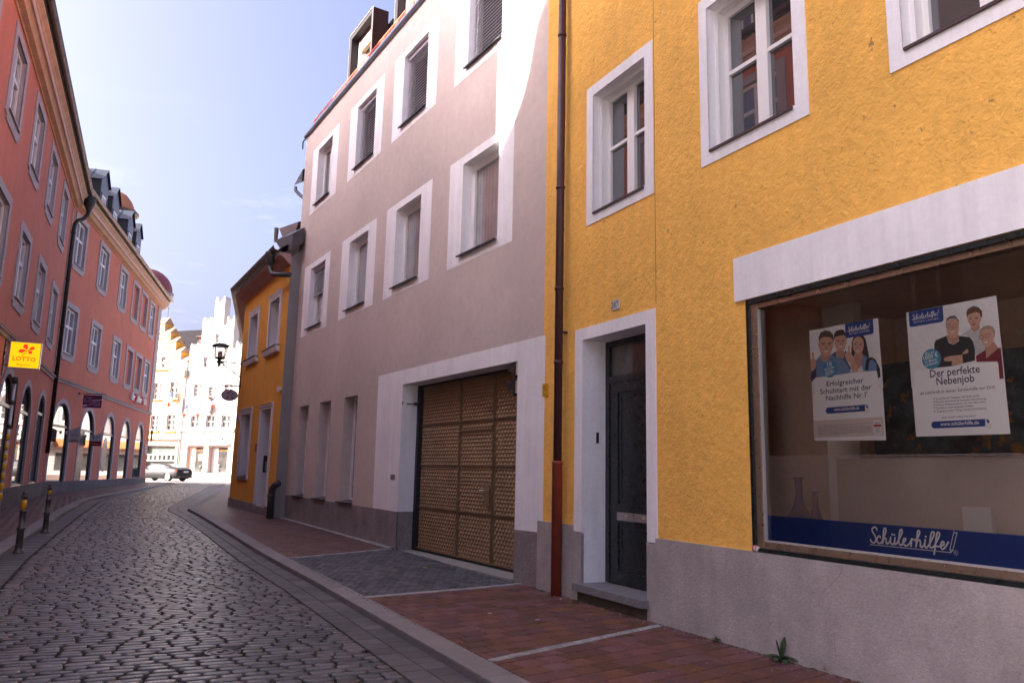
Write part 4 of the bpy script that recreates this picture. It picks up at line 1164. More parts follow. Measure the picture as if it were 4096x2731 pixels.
# warning lamps on the reveal
for zc, nm in ((3.11, 'upper of two black warning lamps on the gate reveal, right under the lintel'), (2.83, 'lower of two black warning lamps on the gate reveal')):
    t = thing('warning_lamp', FG.w(.70, -.1, zc), nm, 'lamp', 'warning lamps beside the gate')
    q = MB(FG); q.box(.702, .77, -.12, -.005, zc - .10, zc + .09); q.build('mount', M('ivory_plastic', (.55, .47, .33), .5, .06, 8), t)
    q = MB(FG); q.add([(.77, -.14, zc - .10), (.82, -.14, zc - .05), (.97, -.14, zc - .02), (1.0, -.14, zc + .08), (.77, -.14, zc + .10), (.77, .02, zc - .12), (.82, .02, zc - .055), (.95, .02, zc - .03), (.99, .02, zc + .07), (.77, .02, zc + .10)],
          [(0, 1, 2, 3, 4), (9, 8, 7, 6, 5), (0, 5, 6, 1), (1, 6, 7, 2), (2, 7, 8, 3), (3, 8, 9, 4), (4, 9, 5, 0)])
    q.build('lamp_housing', m_dark, t)
    q = MB(FG); q.lathe((.87, -.06), [(.04, zc - .13), (.045, zc - .05)], 12); q.build('lens', M('lamp_lens', (.05, .03, .02), .1), t)
# eaves, roof, snow guard, dormers
q = MB(FG); q.profile([(.0, 11.46), (.07, 11.47), (.085, 11.50), (.085, 11.56), (-.02, 11.56)], -.02, 13.27); q.build('eaves_sheet', M('bluish_zinc', (.16, .18, .24), .35, .1, 3, metal=.6), gh)
q = MB(FG); q.tube([(13.27, .02, 11.45), (13.34, .06, 11.42), (13.38, .07, 11.33), (13.39, .06, 11.16)], .022, 8); q.build('spout', m_anth, gh)
q = MB(FG); q.profile([(-.02, 11.50), (.06, 11.565), (-4.6, 16.2), (-9.1, 11.56), (-9.0, 11.4), (-4.6, 16.0)], 0, 13.2); q.build('roof', m_rooforange, gh)
m_guard = M('red_snow_guard', (.50, .10, .035), .55, .1, 6)
q = MB(FG)
for z, d in ((11.86, -.13), (11.99, -.13)): q.box(.1, 13.1, d - .008, d + .008, z, z + .022)
for i in range(150): s = .12 + i * .0868; q.box(s, s + .014, -.137, -.123, 11.74, 11.862) if False else q.box(s, s + .014, -.135, -.125, 11.70, 11.99)
q.build('snow_guard', m_guard, gh)
q = MB(FG)
for i in range(15): s = .25 + i * .9; q.add([(s, -.14, 11.72), (s + .05, -.14, 11.72), (s + .05, -.02, 11.62), (s, -.02, 11.62), (s, -.14, 12.03), (s + .05, -.14, 12.03)], [(0, 1, 5, 4), (2, 3, 4, 5), (0, 4, 3), (1, 2, 5)])
q.build('guard_bracket', m_guard, gh)
m_dorm = M('aubergine_cladding', (.014, .010, .013), .6, .12, 4, .06, 50, spec=.2)
for (a, b, zt) in ((9.62, 11.46, 14.14), (6.14, 7.98, 14.14), (2.66, 4.5, 14.14)):
    q = MB(FG); q.prism(rect(a, b, 12.05, zt), -1.05, -.60, [rect(a + .13, b - .13, 12.15, zt - .14)]); dm = q.build('dormer', m_dorm, gh)
    q = MB(FG); q.prism([(a - .012, 12.05), (a, 12.05), (a, zt), (b, zt), (b, 12.05), (b + .012, 12.05), (b + .012, zt + .012), (a - .012, zt + .012)], -.601, -.585); q.build('edge_trim', M('pale_trim', (.45, .42, .42), .4, metal=.5), dm)
    q = MB(FG); q.prism(rect(a + .131, b - .131, 12.15, zt - .141), -1.10, -.82, [rect(a + .40, b - .40, 12.3, zt - .42)]); q.build('dormer_front', M('dormer_render', (.62, .58, .57), .7), dm)
    window(dm, FG, (a + .40, b - .40, 12.3, zt - .42), .86, m_anth, .07, (.5,), (), m_netcurtain, None, 0, None, .06, name='dormer_window') if False else None
    q = MB(FG); q.prism(rect(a + .402, b - .402, 12.3, zt - .422), -.99, -.93, [rect(a + .47, b - .47, 12.36, zt - .50)]); q.build('window_frame', m_frame, dm)
    q = MB(FG); q.quad((a + .46, -.96, 12.3), (b - .46, -.96, 12.3), (b - .46, -.96, zt - .48), (a + .46, -.96, zt - .48)); q.build('pane', m_netcurtain, dm)
    q = MB(FG); q.box(a + .41, b - .41, -.92, -.80, zt - .62, zt - .47); q.build('blind_box', M('olive_box', (.30, .27, .17), .5), dm)
    q = MB(FG); q.box(a + .06, b - .06, -4.2, -1.2, 12.3, zt - .12); q.build('cheek', m_dorm, dm)
    q = MB(FG); q.box(a + .25, b - .25, -1.2, -1.06, 12.2, zt - .2); q.build('gap_lining', m_gasket, dm)
q = MB(FG); q.add([(13.24, .06, 10.45), (14.1, .06, 10.22), (13.24, .06, 10.05), (13.24, -1.2, 11.3), (14.1, -1.2, 11.1)], [(0, 1, 2), (0, 1, 4, 3), (1, 2, 4)]); q.build('side_eave', m_anth, gh)
q = MB(FG); q.tube([(13.95, .05, 10.12), (13.93, .04, 10.0), (13.72, -.05, 9.80), (13.45, -.12, 9.62), (13.42, -.12, 9.4), (13.42, -.12, 8.5)], .05, 10); q.build('side_downpipe', M('blue_grey_pipe', (.07, .075, .10), .5, .1, 3), gh, True)
# ================================================================ small ochre house at the far end
m_yel2 = M('orange_ochre_render', (.80, .36, .042), .9, .07, 1.3, .6, 70, bdist=.008, streak=.08)
fh = thing('corner_house', (*FF.o[:2], .2), 'small two-storey orange ochre house with white window surrounds beyond the mauve house', 'house')
FL = (-2.78, -1.35, 1.21, 3.25); FD = (-5.64, -4.34, .43, 3.25); FU1 = (-2.78, -1.6, 5.10, 6.61); FU2 = (-5.74, -4.55, 5.08, 6.61)
wl = MB(FF)
wl.sheet([(-6.70, .2), (-5.641, .2), (-5.641, 3.25), (-4.339, 3.25), (-4.339, .2), (-.1, .2), (-.24, 7.45), (-6.70, 7.45)], 0, [rect(*FL), rect(*FU1), rect(*FU2)])
lf_dir = (-.1, 0), (1.2, -6.0)
wl.quad((-.1, 0, .2), (10.8, -2.45, .2), (10.7, -2.45, 7.45), (-.24, 0, 7.45))
wl.quad((10.8, -2.45, .2), (9.0, -10, .2), (9.0, -10, 7.45), (10.7, -2.45, 7.45))
wl.build('wall', m_yel2, fh, recalc=False)
MB(FF).add([(-6.70, 0, .1), (-6.70, -5, .1), (-6.70, -5, 12.2), (-6.70, 0, 7.6)], [(0, 1, 2, 3)]).build('party_wall', M('grey_party_wall', (.27, .255, .25), .9, .08, 2, .3, 60), fh)
pl = MB(FF); pl.prism([(-4.34, .05), (-.06, .05), (-.06, .45), (-4.34, .43)], -.02, .03); pl.prism([(-6.72, .0), (-5.641, .0), (-5.641, .42), (-6.72, .42)], -.02, .03); pl.quad((-.06, .03, .05), (10.83, -2.42, .05), (10.83, -2.42, .45), (-.06, .03, .45)); pl.build('plinth', m_granite, fh)
m_lilac = M('lilac_white_trim', (.70, .67, .70), .6, .05, 3, .1, 60)
def moulded(op, pad, top):
    s0, s1, z0, z1 = op
    return [(s0 - pad, z0 - .10), (s1 + pad, z0 - .10), (s1 + pad, z1 + top), (s0 - pad, z1 + top)]
for op, pad, dep, mull, tr in ((FL, .18, .30, (), (.62,)), (FU1, .2, .26, (), (.5,)), (FU2, .2, .26, (), (.5,))):
    so = moulded(op, pad, .19); so = [(so[0][0], so[0][1] if op is FL else op[2]), (so[1][0], so[1][1] if op is FL else op[2]), so[2], so[3]]
    if op is not FL: so = [(op[0] - pad, op[2] - .001), (op[1] + pad, op[2] - .001), (op[1] + pad, op[3] + .19), (op[0] - pad, op[3] + .19)]
    fr = window(fh, FF, op, dep, m_lilac, .08, mull, tr, m_netcurtain, so, .035, None, .06)
    q = MB(FF)
    s0, s1, z0, z1 = op
    q.profile([(.035, z1 + .08), (.055, z1 + .10), (.055, z1 + .15), (.075, z1 + .18), (.075, z1 + .20), (.035, z1 + .20)], s0 - pad - .02, s1 + pad + .02)
    if op is FL:
        q.build('head_moulding', m_lilac, fr)
        q = MB(FF); q.profile([(.07, z0 - .03), (.07, z0 - .01), (-.26, z0 + .05), (-.26, z0)], s0 - .02, s1 + .03); q.build('sill', m_gsill, fr)
    else:
        q.build('head_moulding', m_lilac, fr)
        q = MB(FF); q.profile([(.0, z0 - .19), (.09, z0 - .17), (.12, z0 - .06), (.12, z0 - .002), (0, z0 - .002)], s0 - pad - .12, s1 + pad + .12); q.build('sill', m_lilac, fr)
        q = MB(FF); q.box(s0 - pad - .14, s1 + pad + .14, -.05, .14, z0 - .001, z0 + .018); q.build('sill_sheet', m_gsill, fr)
q = MB(FF)   # a casement tilted open in the lower window
q.add([(-2.70, -.29, 1.3), (-1.9, -.29, 1.3), (-1.9, -.12, 2.42), (-2.70, -.12, 2.42), (-2.62, -.28, 1.4), (-1.98, -.28, 1.4), (-1.98, -.135, 2.34), (-2.62, -.135, 2.34)], [(0, 1, 5, 4), (1, 2, 6, 5), (2, 3, 7, 6), (3, 0, 4, 7)])
q.build('tilted_casement', m_frame, fh)
q = MB(FF)
s0, s1, z0, z1 = FD
q.prism([(s0 - .20, .42), (s0 - .0001, .42), (s0 - .0001, z1 + .0001), (s1 + .0001, z1 + .0001), (s1 + .0001, .42), (s1 + .20, .42), (s1 + .20, z1 + .16), (s0 - .20, z1 + .16)], 0, .035, back=False)
for s in (s0, s1): q.quad((s, .035, .3), (s, -.75, .3), (s, -.75, z1), (s, .035, z1))
q.quad((s0, .035, z1), (s1, .035, z1), (s1, -.75, z1), (s0, -.75, z1))
ds = q.build('door_surround', m_lilac, fh, recalc=False)
q = MB(FF); q.profile([(.035, z1 + .06), (.06, z1 + .08), (.06, z1 + .13), (.08, z1 + .16), (.035, z1 + .16)], s0 - .22, s1 + .22); q.build('head_moulding', m_lilac, ds)
q = MB(FF); q.box(s0, s1, -.80, -.70, .40, z1); dd = q.build('door', m_dgreen, fh)
q = MB(FF); q.box(s0, s1, -.75, .04, .15, .38); q.build('door_step', m_granite, fh)
q = MB(FF); q.box(s1 - .012, s1 - .002, -.42, -.14, 1.37, 1.88); ic = q.build('intercom_panel', m_dark, fh)
q = MB(FF)
for i in range(7): q.box(s1 - .016, s1 - .012, -.38, -.20, 1.42 + i * .042, 1.445 + i * .042)
q.build('bell_buttons', M('bell_silver', (.5, .5, .52), .4, metal=.4), ic)
q = MB(FF); q.box(s1 - .25, s1 - .2, -.68, -.62, z1 - .1, z1 - .02); q.build('door_closer', m_anth, dd)
q = MB(FF); q.box(-4.08, -3.75, 0, .02, 2.0, 2.24); q.build('brass_plate', M('dull_copper_plate', (.22, .07, .03), .5, metal=.4), fh)
q = MB(FF); q.prism(rrect(-.79, -.42, 3.08, 3.33, .02), 0, .03); v = q.build('air_vent', M('vent_white', (.6, .57, .56), .5), fh)
q = MB(FF)
for i in range(7): q.box(-.75, -.46, .03, .036, 3.105 + i * .03, 3.12 + i * .03)
q.build('vent_slats', m_anth, v)
q = MB(FF); q.box(-6.60, -6.46, 0, .1, 3.70, 3.80); q.box(-6.58, -6.48, .02, .1, 3.66, 3.70); q.build('wall_floodlight', M('lamp_white', (.7, .68, .68), .4), fh)
q = MB(FF)     # cove cornice under the eaves, with the return round the corner
cv = [(0, 7.38), (.03, 7.38), (.10, 7.44), (.20, 7.55), (.30, 7.60), (.34, 7.64), (.34, 7.70), (0, 7.70)]
q.profile(cv, -6.70, -.16)
q.quad((-.2, 0, 7.38), (10.7, -2.45, 7.38), (10.8, -2.1, 7.68), (.0, .34, 7.68))
q.build('cornice', M('rosy_cornice', (.46, .29, .27), .8, .15, 3, .4, 25, bdist=.01), fh)
gutter(fh, FF, -6.6, .06, .40, 7.88, .11, ring=1.05)
q = MB(FF)
# the gutter turns the corner and runs down along the street on the square side
for k, (x0, y0, x1, y1) in enumerate(((.06, .40, 10.9, -2.0),)):
    pts0 = []
    for t in np.linspace(math.pi, 2 * math.pi, 9): pts0.append((.11 * math.cos(t), .11 * math.sin(t)))
    dv = np.array([x1 - x0, y1 - y0]); dv /= np.linalg.norm(dv); nn = np.array([dv[1], -dv[0]]) * -1
    vs = []
    for (bx_, by_) in ((x0, y0), (x1, y1)):
        for a, b in pts0: vs.append((bx_ + nn[0] * a, by_ + nn[1] * a, 7.90 + b))
    q.add(vs, [(i, i + 1, 9 + i + 1, 9 + i) for i in range(8)])
q.build('return_gutter', m_zinc, fh)
q = MB(FF); q.add([(-6.6, .30, 7.86), (.05, .30, 7.86), (10.8, -2.1, 7.86), (-6.6, -6.9, 12.2), (7.0, -8.0, 12.2), (9.0, -10, 7.86)], [(0, 1, 4, 3), (1, 2, 4), (2, 5, 4)]); q.build('roof', m_slate, fh, recalc=False)
q = MB(FF)
FL4 = [(-4.75, 8.58), (-5.85, 7.92), (-7.0, 7.74), (-7.0, 8.22)]      # sloping flashing where the roof meets the taller neighbour
q.add([(a, .08, b) for a, b in FL4] + [(a, -.25, b + .25) for a, b in FL4], [(0, 1, 2, 3), (4, 7, 6, 5), (0, 3, 7, 4), (3, 2, 6, 7), (0, 4, 5, 1), (1, 2, 6, 5)])
q.build('verge_flashing', M('dark_flashing', (.075, .06, .068), .6, .2, 5, .3, 20), fh)
q = MB(FF)
D4 = [(-3.35, 9.42), (-5.9, 8.95), (-5.6, 8.62), (-4.2, 8.75)]
q.add([(a, -.32, b) for a, b in D4] + [(a - .5, -1.6, b + .35) for a, b in D4], [(0, 1, 2, 3), (4, 7, 6, 5), (0, 4, 5, 1), (1, 5, 6, 2), (2, 6, 7, 3), (3, 7, 4, 0)]); dmr = q.build('dormer', M('dormer_plum', (.16, .11, .12), .7, .1, 4), fh)
q = MB(FF); q.lathe((-3.15, -.28), [(.06, 9.0), (.075, 9.48)], 10); q.build('dormer_gutter', m_zinc, dmr)
# hopper and upper bend of the downpipe, and the boot at the foot
q = MB(FF); q.lathe((-5.95, .42), [(.07, 7.42), (.12, 7.55), (.17, 7.80), (.17, 7.84)], 14); q.tube([(-5.95, .42, 7.45), (-5.98, .41, 7.28), (-6.15, .38, 7.15), (-6.4, .30, 7.09), (-7.05, .10, 6.98)], .075, 10); q.build('rain_hopper', m_anth, fh, True)
q = MB(FF); q.tube([(-6.90, .14, .0), (-6.90, .14, .78), (-6.93, .13, .93), (-7.02, .10, 1.03), (-7.2, .04, 1.10)], .092, 14); q.lathe((-6.90, .14), [(.095, .72), (.105, .73), (.105, .78), (.095, .79)], 14); q.build('drain_boot', m_anth, fh, True)
# street lantern on its wall bracket
sl = thing('wall_lantern', FF.w(-.5, 0, 4.9), 'black four-sided street lantern on an iron bracket at the orange corner house', 'street lamp')
FS = FF.sub(-.5)
q = MB(FS)
q.box(-.0, .02, -.02, .02, 4.38, 5.22); q.tube([(.0, 0, 5.12), (.82, 0, 5.14)], .022, 6); q.tube([(.0, 0, 4.62), (.70, 0, 5.10)], .022, 6); q.box(.66, .86, -.03, .03, 5.08, 5.17); q.box(.74, .80, -.03, .03, 4.98, 5.09)
q.build('bracket', m_dark, sl)
q = MB(FS); cx = .77
def ring4(r, z): return [(cx - r, -r, z), (cx + r, -r, z), (cx + r, r, z), (cx - r, r, z)]
for i in range(4):
    a, b = ring4(.145, 5.26)[i], ring4(.22, 5.68)[i]; q.tube([a, b], .014, 5)
    c, e = ring4(.145, 5.26)[(i + 1) % 4], ring4(.22, 5.68)[(i + 1) % 4]; q.tube([a, c], .014, 5); q.tube([b, e], .014, 5)
q.lathe((cx, 0), [(.03, 5.14), (.05, 5.2), (.12, 5.22), (.13, 5.27)], 10)
q.add(ring4(.29, 5.69) + ring4(.06, 5.80), [(0, 1, 5, 4), (1, 2, 6, 5), (2, 3, 7, 6), (3, 0, 4, 7), (4, 5, 6, 7), (0, 3, 2, 1)])
lc = q.build('lantern_cage', m_dark, sl)
q = MB(FS); q.add(ring4(.135, 5.27) + ring4(.21, 5.675), [(0, 1, 5, 4), (1, 2, 6, 5), (2, 3, 7, 6), (3, 0, 4, 7)]); q.build('pane', sheer('lantern_glass', (.75, .68, .56), .45), lc, recalc=False)
q = MB(FS); q.lathe((cx, 0), [(.075, 5.25), (.075, 5.50)], 12); q.build('ballast', M('ballast_grey', (.14, .12, .13), .6), lc)
# oval optician sign under the lantern
ov = thing('oval_sign', FF.w(-.5, 0, 4.3), 'lilac oval shop sign with a red dot and four blue bars below the street lantern', 'sign')
q = MB(FS); q.tube([(.0, 0, 4.33), (.76, 0, 4.30)], .022, 6); q.tube([(.60, 0, 4.31), (.60, 0, 4.15)], .012, 5); q.tube([(.12, 0, 4.32), (.12, 0, 4.15)], .012, 5); q.box(-.01, .015, -.06, .06, 4.26, 4.40); q.build('bracket', m_anth, ov)
q = MB(FS); q.prism(ell(.34, 3.985, .285, .205, 32), -.02, .02); bd = q.build('board', M('lilac_board', (.40, .35, .42), .5, .05, 4), ov)
for col, nm, L in (((.35, .02, .05), 'red_dot', [ell(.315, 4.12, .035, .035, 14)]), ((.10, .13, .30), 'blue_bar', [None, (.40, 4.05), (.225, 4.045)]), ((.04, .045, .09), 'dark_bar', [None, (.405, 3.89), (.235, 3.88)])):
    q = MB(FS)
    for it in L:
        if it is None: continue
        if isinstance(it, tuple):
            a = .72 if (it[0] > .3) == (nm == 'dark_bar') else -.72
            a = -a
            q.prism([(it[0] + x * math.cos(a) - y * math.sin(a), it[1] + x * math.sin(a) + y * math.cos(a)) for x, y in rrect(-.065, .065, -.018, .018, .015)], .02, .023); q.prism([(it[0] + x * math.cos(a) - y * math.sin(a), it[1] + x * math.sin(a) + y * math.cos(a)) for x, y in rrect(-.065, .065, -.018, .018, .015)], -.023, -.02)
        else: q.prism(it, .02, .024); q.prism(it, -.024, -.02)
    q.build(nm, M('sign_' + nm, col, .5), bd)
# ================================================================ salmon red houses on the left
m_red = M('salmon_render', (.60, .195, .125), .9, .07, .7, .7, 55, bdist=.008, bump2=(.3, 7, .012), streak=.10)
m_trim = M('lilac_grey_trim', (.42, .37, .385), .8, .06, 3, .3, 60, bdist=.004)
m_corn = M('sandy_cornice', (.58, .37, .24), .85, .12, 2, .4, 30, bdist=.008, streak=.12)
m_cornp = M('pink_cornice', (.62, .43, .38), .85, .08, 3)
m_rplinth = M('dark_stone_plinth', (.105, .09, .10), .8, .28, 2.2, .7, 40, bdist=.01, streak=.2)
m_bronze = M('dark_bronze_frame', (.035, .03, .03), .4, .1, 4)
m_black = M('black_pipe', (.014, .013, .014), .4, .2, 3, .1, 40)
m_fan = M('beige_frosted_pane', (.42, .33, .28), .25, .1, 2, spec=.6)
def deco_surround(s0, s1, z0, z1):
    """flat surround whose apron steps in below the sill"""
    return [(s0 + .24, z0), (s0 + .36, z0 - .02), (s1 - .36, z0 - .02), (s1 - .24, z0), (s1 - .22, z0 + .09), (s1, z0 + .14), (s1, z1), (s0, z1), (s0, z0 + .14), (s0 + .22, z0 + .09)]
def red_window(root, F, s0, s1, z0, z1, blind=False, cur=None):
    op = (s0 + .30, s1 - .30, z0 + .30, z1 - .24)
    if not blind:
        window(root, F, op, .09, m_trim, .10, (.5,), (.60,), cur or random.choice([m_curtain, m_netcurtain, m_curtain]), deco_surround(s0, s1, z0, z1), .035, (.02, .02, .09, M('light_sill_sheet', (.42, .37, .38), .5, metal=.3)), .07, mw=.12, tw=.12)
    else:
        q = MB(F); q.prism(deco_surround(s0, s1, z0, z1), 0, .035, [rect(*op)], back=False)
        for s in op[:2]: q.quad((s, .035, op[2]), (s, -.14, op[2]), (s, -.14, op[3]), (s, .035, op[3]))
        q.quad((op[0], .035, op[3]), (op[1], .035, op[3]), (op[1], -.14, op[3]), (op[0], -.14, op[3]))
        fr = q.build('blind_window', m_trim, root, recalc=False)
        fr['label'] = 'window walled up in salmon render'
        MB(F).quad((op[0], -.14, op[2]), (op[1], -.14, op[2]), (op[1], -.14, op[3]), (op[0], -.14, op[3])).build('infill', m_red, fr)
        q = MB(F); q.profile([(.09, op[2] - .03), (.09, op[2] - .01), (-.14, op[2] + .03), (-.14, op[2])], op[0] - .02, op[1] + .02); q.build('sill', m_trim, fr)
    return op
def arch_poly(c, w_, zb, zs, n=14): return [(c - w_, zb), (c + w_, zb)] + [(c + w_ * math.cos(t), zs + w_ * math.sin(t)) for t in np.linspace(0, math.pi, n)]
def arch(root, F, c, w_, zb, zs, kind='shop'):
    b = .23
    P = arch_poly(c, w_, zb, zs)
    q = MB(F)
    inner = P[1:] + [P[0]]
    outer = arch_poly(c, w_ + b, zb, zs)
    ol = outer[1:] + [outer[0]]
    k = len(inner)
    # band, its outer edge and the deep reveal
    q.add([(p[0], .02, p[1]) for p in inner] + [(p[0], .02, p[1]) for p in ol] + [(p[0], 0, p[1]) for p in ol] + [(p[0], -.10, p[1]) for p in inner],
          [(i, i + 1, k + i + 1, k + i) for i in range(k - 1)] + [(k + i, k + i + 1, 2 * k + i + 1, 2 * k + i) for i in range(k - 1)] + [(i, i + 1, 3 * k + i + 1, 3 * k + i) for i in range(k - 1)])
    ar = q.build('arched_surround', m_trim, root, recalc=False)
    q = MB(F); r2_ = w_ - .05
    I2 = arch_poly(c, r2_, zb + .06, zs); 
    q.prism(P, -.10, -.05, [I2])
    tz = zs + .36
    hw = math.sqrt(max(.01, r2_ ** 2 - (tz - zs) ** 2))
    q.box(c - hw, c + hw, -.10, -.04, tz - .05, tz + .05)
    fr = q.build('arched_window', m_bronze, root)
    up = [(c - hw, tz)] + [(c + r2_ * math.cos(t), zs + r2_ * math.sin(t)) for t in np.linspace(math.asin((tz - zs) / r2_), math.pi - math.asin((tz - zs) / r2_), 12)]
    MB(F).sheet(up, -.085).build('fanlight', m_fan if kind == 'optic' else m_shopglass, fr)
    lo = [(c - r2_, zb + .06), (c + r2_, zb + .06), (c + r2_, zs)] + [(c + r2_ * math.cos(t), zs + r2_ * math.sin(t)) for t in np.linspace(0, math.asin((tz - zs) / r2_), 4)][1:] + [(c - r2_ * math.cos(t), zs + r2_ * math.sin(t)) for t in np.linspace(math.asin((tz - zs) / r2_), 0, 4)]
    MB(F).sheet(lo, -.08).build('pane', m_shopglass, fr)
    if kind == 'door':
        q = MB(F); q.box(c - w_ + .05, c - w_ * .15, -.09, -.03, zb - .5, tz - .05); q.build('door', m_black, fr)
    return ar, fr, P
def cornice(root, F, s0, s1, z=12.9, m0=(0, 0), m1=(0, 0)):
    q = MB(F)
    q.profile([(0, z), (.04, z), (.06, z + .03), (.20, z + .06), (.24, z + .14), (.31, z + .22), (.31, z + .26), (0, z + .26)], s0, s1)
    c = q.build('cornice', m_corn, root)
    q = MB(F); q.profile([(.311, z + .20), (.35, z + .20), (.37, z + .25), (.37, z + .33), (.28, z + .33)], s0, s1); q.build('fillet', m_cornp, c)
    q = MB(F); q.profile([(.28, z + .331), (.38, z + .331), (.42, z + .40), (.50, z + .48), (.50, z + .56), (0, z + .56), (0, z + .261)], s0, s1); q.build('crown_moulding', m_corn, c)
    return c
def course(root, F, s0, s1, z):
    q = MB(F); q.profile([(0, z - .10), (.05, z - .09), (.07, z), (.13, z + .02), (.13, z + .06), (0, z + .10)], s0, s1); b = q.build('string_course', m_trim, root)
    q = MB(F); q.profile([(0, z + .101), (.14, z + .062), (.145, z + .075), (0, z + .125)], s0, s1); q.build('cover_sheet', M('worn_cover_sheet', (.13, .11, .11), .6, .4, 8), b)
rn = thing('salmon_house', (*F1.w(-12, 0, 0)[:2], 0), 'long salmon red house nearest on the left, arched shopfronts under the yellow lottery sign', 'house')
rf = thing('salmon_house', (*F2.w(-12, 0, 0)[:2], .2), 'salmon red house farther down the left side with dark dormers, ending at the square', 'house')
S1E = -25.75
win1 = [(c - 1.12, c + 1.12) for c in (-23.65, -19.6, -15.52, -11.44, -7.42, -3.3)]
win2 = [(c - 1.12, c + 1.12) for c in (-23.55, -19.5, -15.35, -11.27, -7.2, -3.05)]
holes = []
for a, b in win1: holes.append(rect(a + .30, b - .30, 10.0 + .30, 12.52 - .24))
for a, b in win2: holes.append(rect(a + .30, b - .30, 6.0 + .30, 8.54 - .24))
ar1 = [(-23.3, 1.28), (-19.2, 1.28), (-15.1, 1.28), (-11.0, 1.28), (-6.95, 1.28), (-2.85, 1.08)]
for c, w_ in ar1: holes.append(arch_poly(c, w_, .72, 4.12 - w_))
q = MB(F1)
q.sheet([(S1E, .68), (0, .68), (0, 13.0), (S1E, 13.0)], 0, holes)
ES = lambda D: S1E + .128 * D      # unseen end wall, skewed along the sun to shape the tongue of light
q.quad((S1E, 0, -.3), (ES(11), -11, -.3), (ES(11), -11, 13.4), (S1E, 0, 13.4)); q.add([(S1E, 0, 13.4), (ES(5.5), -5.5, 18.9), (ES(11), -11, 13.4)], [(0, 1, 2)])
q.build('wall', m_red, rn, recalc=False)
MB(F1).prism([(S1E, -.3), (.0, -.3), (0, .70), (S1E, .70)], -.1, .05).build('plinth', m_rplinth, rn)
for i, (a, b) in enumerate(win1): red_window(rn, F1, a, b, 10.0, 12.52)
for i, (a, b) in enumerate(win2): red_window(rn, F1, a, b, 6.0, 8.54)
for c, w_ in ar1: arch(rn, F1, c, w_, .72, 4.12 - w_)
course(rn, F1, S1E, -.02, 5.07)
cornice(rn, F1, S1E, .09, 12.72)
gutter(rn, F1, S1E, .02, .62, 13.42, .10, ring=1.0, mat=M('dark_copper_gutter', (.10, .07, .065), .42, .2, 4, metal=.4))
q = MB(F1)
RP = [(.52, 13.30), (.56, 13.42), (-5.5, 18.95), (-11.3, 13.3), (-11, 13.2), (-5.5, 18.7)]
q.add([(S1E - .128 * d, d, z) for d, z in RP] + [(.6, d, z) for d, z in RP], [(i, (i + 1) % 6, 6 + (i + 1) % 6, 6 + i) for i in range(6)] + [(0, 1, 2, 5), (5, 2, 3, 4), (6, 11, 8, 7), (11, 10, 9, 8)])
q.build('roof', m_slate, rn)
q = MB(F1); q.prism([(-.42, .68), (-.02, .68), (-.02, 5.0), (-.42, 5.0)], 0, .006) if False else q.prism([(-.30, 5.17), (-.03, 5.17), (-.03, 12.7), (-.30, 12.7)], 0, .02); q.build('corner_strip', m_trim, rn)
# R1 dormers, seen only mirrored in the windows opposite
def slate_dormer(root, F, c, w_, zb, ze, zr, d):
    q = MB(F)
    P = [(c - w_, zb), (c + w_, zb), (c + w_, ze), (c, zr), (c - w_, ze)]
    q.prism(P, -4.2, d); dm = q.build('dormer', M('dormer_slate', (.022, .021, .026), .6, .15, 4, spec=.3), root)
    q = MB(F); q.prism([(c - w_ + .09, ze - .62), (c + w_ - .09, ze - .62), (c + w_ - .09, ze - .03), (c, zr - .10), (c - w_ + .09, ze - .03)], d, d + .012); q.build('front_sheet', M('pale_zinc_sheet', (.15, .15, .19), .5, .1, 3), dm)
    q = MB(F); q.prism(rect(c - .42, c + .42, zb, ze - .68), d, d + .03, [rect(c - .34, c + .34, zb, ze - .78)]); q.box(c - .03, c + .03, d, d + .03, zb, ze - .78); wf = q.build('window_frame', m_frame, dm)
    q = MB(F); q.quad((c - .35, d + .006, zb), (c + .35, d + .006, zb), (c + .35, d + .006, ze - .77), (c - .35, d + .006, ze - .77)); q.build('pane', m_curtain, wf)
    q = MB(F)
    q.add([(c, d + .12, zr + .05), (c - w_ - .07, d + .12, ze - .02), (c - w_ - .07, -4.3, ze - .02), (c, -4.3, zr + .05), (c + w_ + .07, d + .12, ze - .02), (c + w_ + .07, -4.3, ze - .02),
           (c, d + .12, zr + .01), (c - w_ - .07, d + .12, ze - .06), (c + w_ + .07, d + .12, ze - .06)], [(0, 1, 2, 3), (0, 3, 5, 4), (0, 6, 7, 1), (0, 4, 8, 6)])
    for k in range(4): q.add([(c - w_ - .07, d - .5 - k * .9, ze - .018), (c, d - .5 - k * .9, zr + .052), (c, d - .53 - k * .9, zr + .085), (c - w_ - .07, d - .53 - k * .9, ze + .015)], [(0, 1, 2, 3)])
    q.build('dormer_roof', M('blue_slate_sheet', (.026, .032, .048), .5, .12, 3), dm)
for c in (-23, -19.2, -15.5, -11.8): slate_dormer(rn, F1, c, .9, 13.6, 16.0, 16.7, -.35)
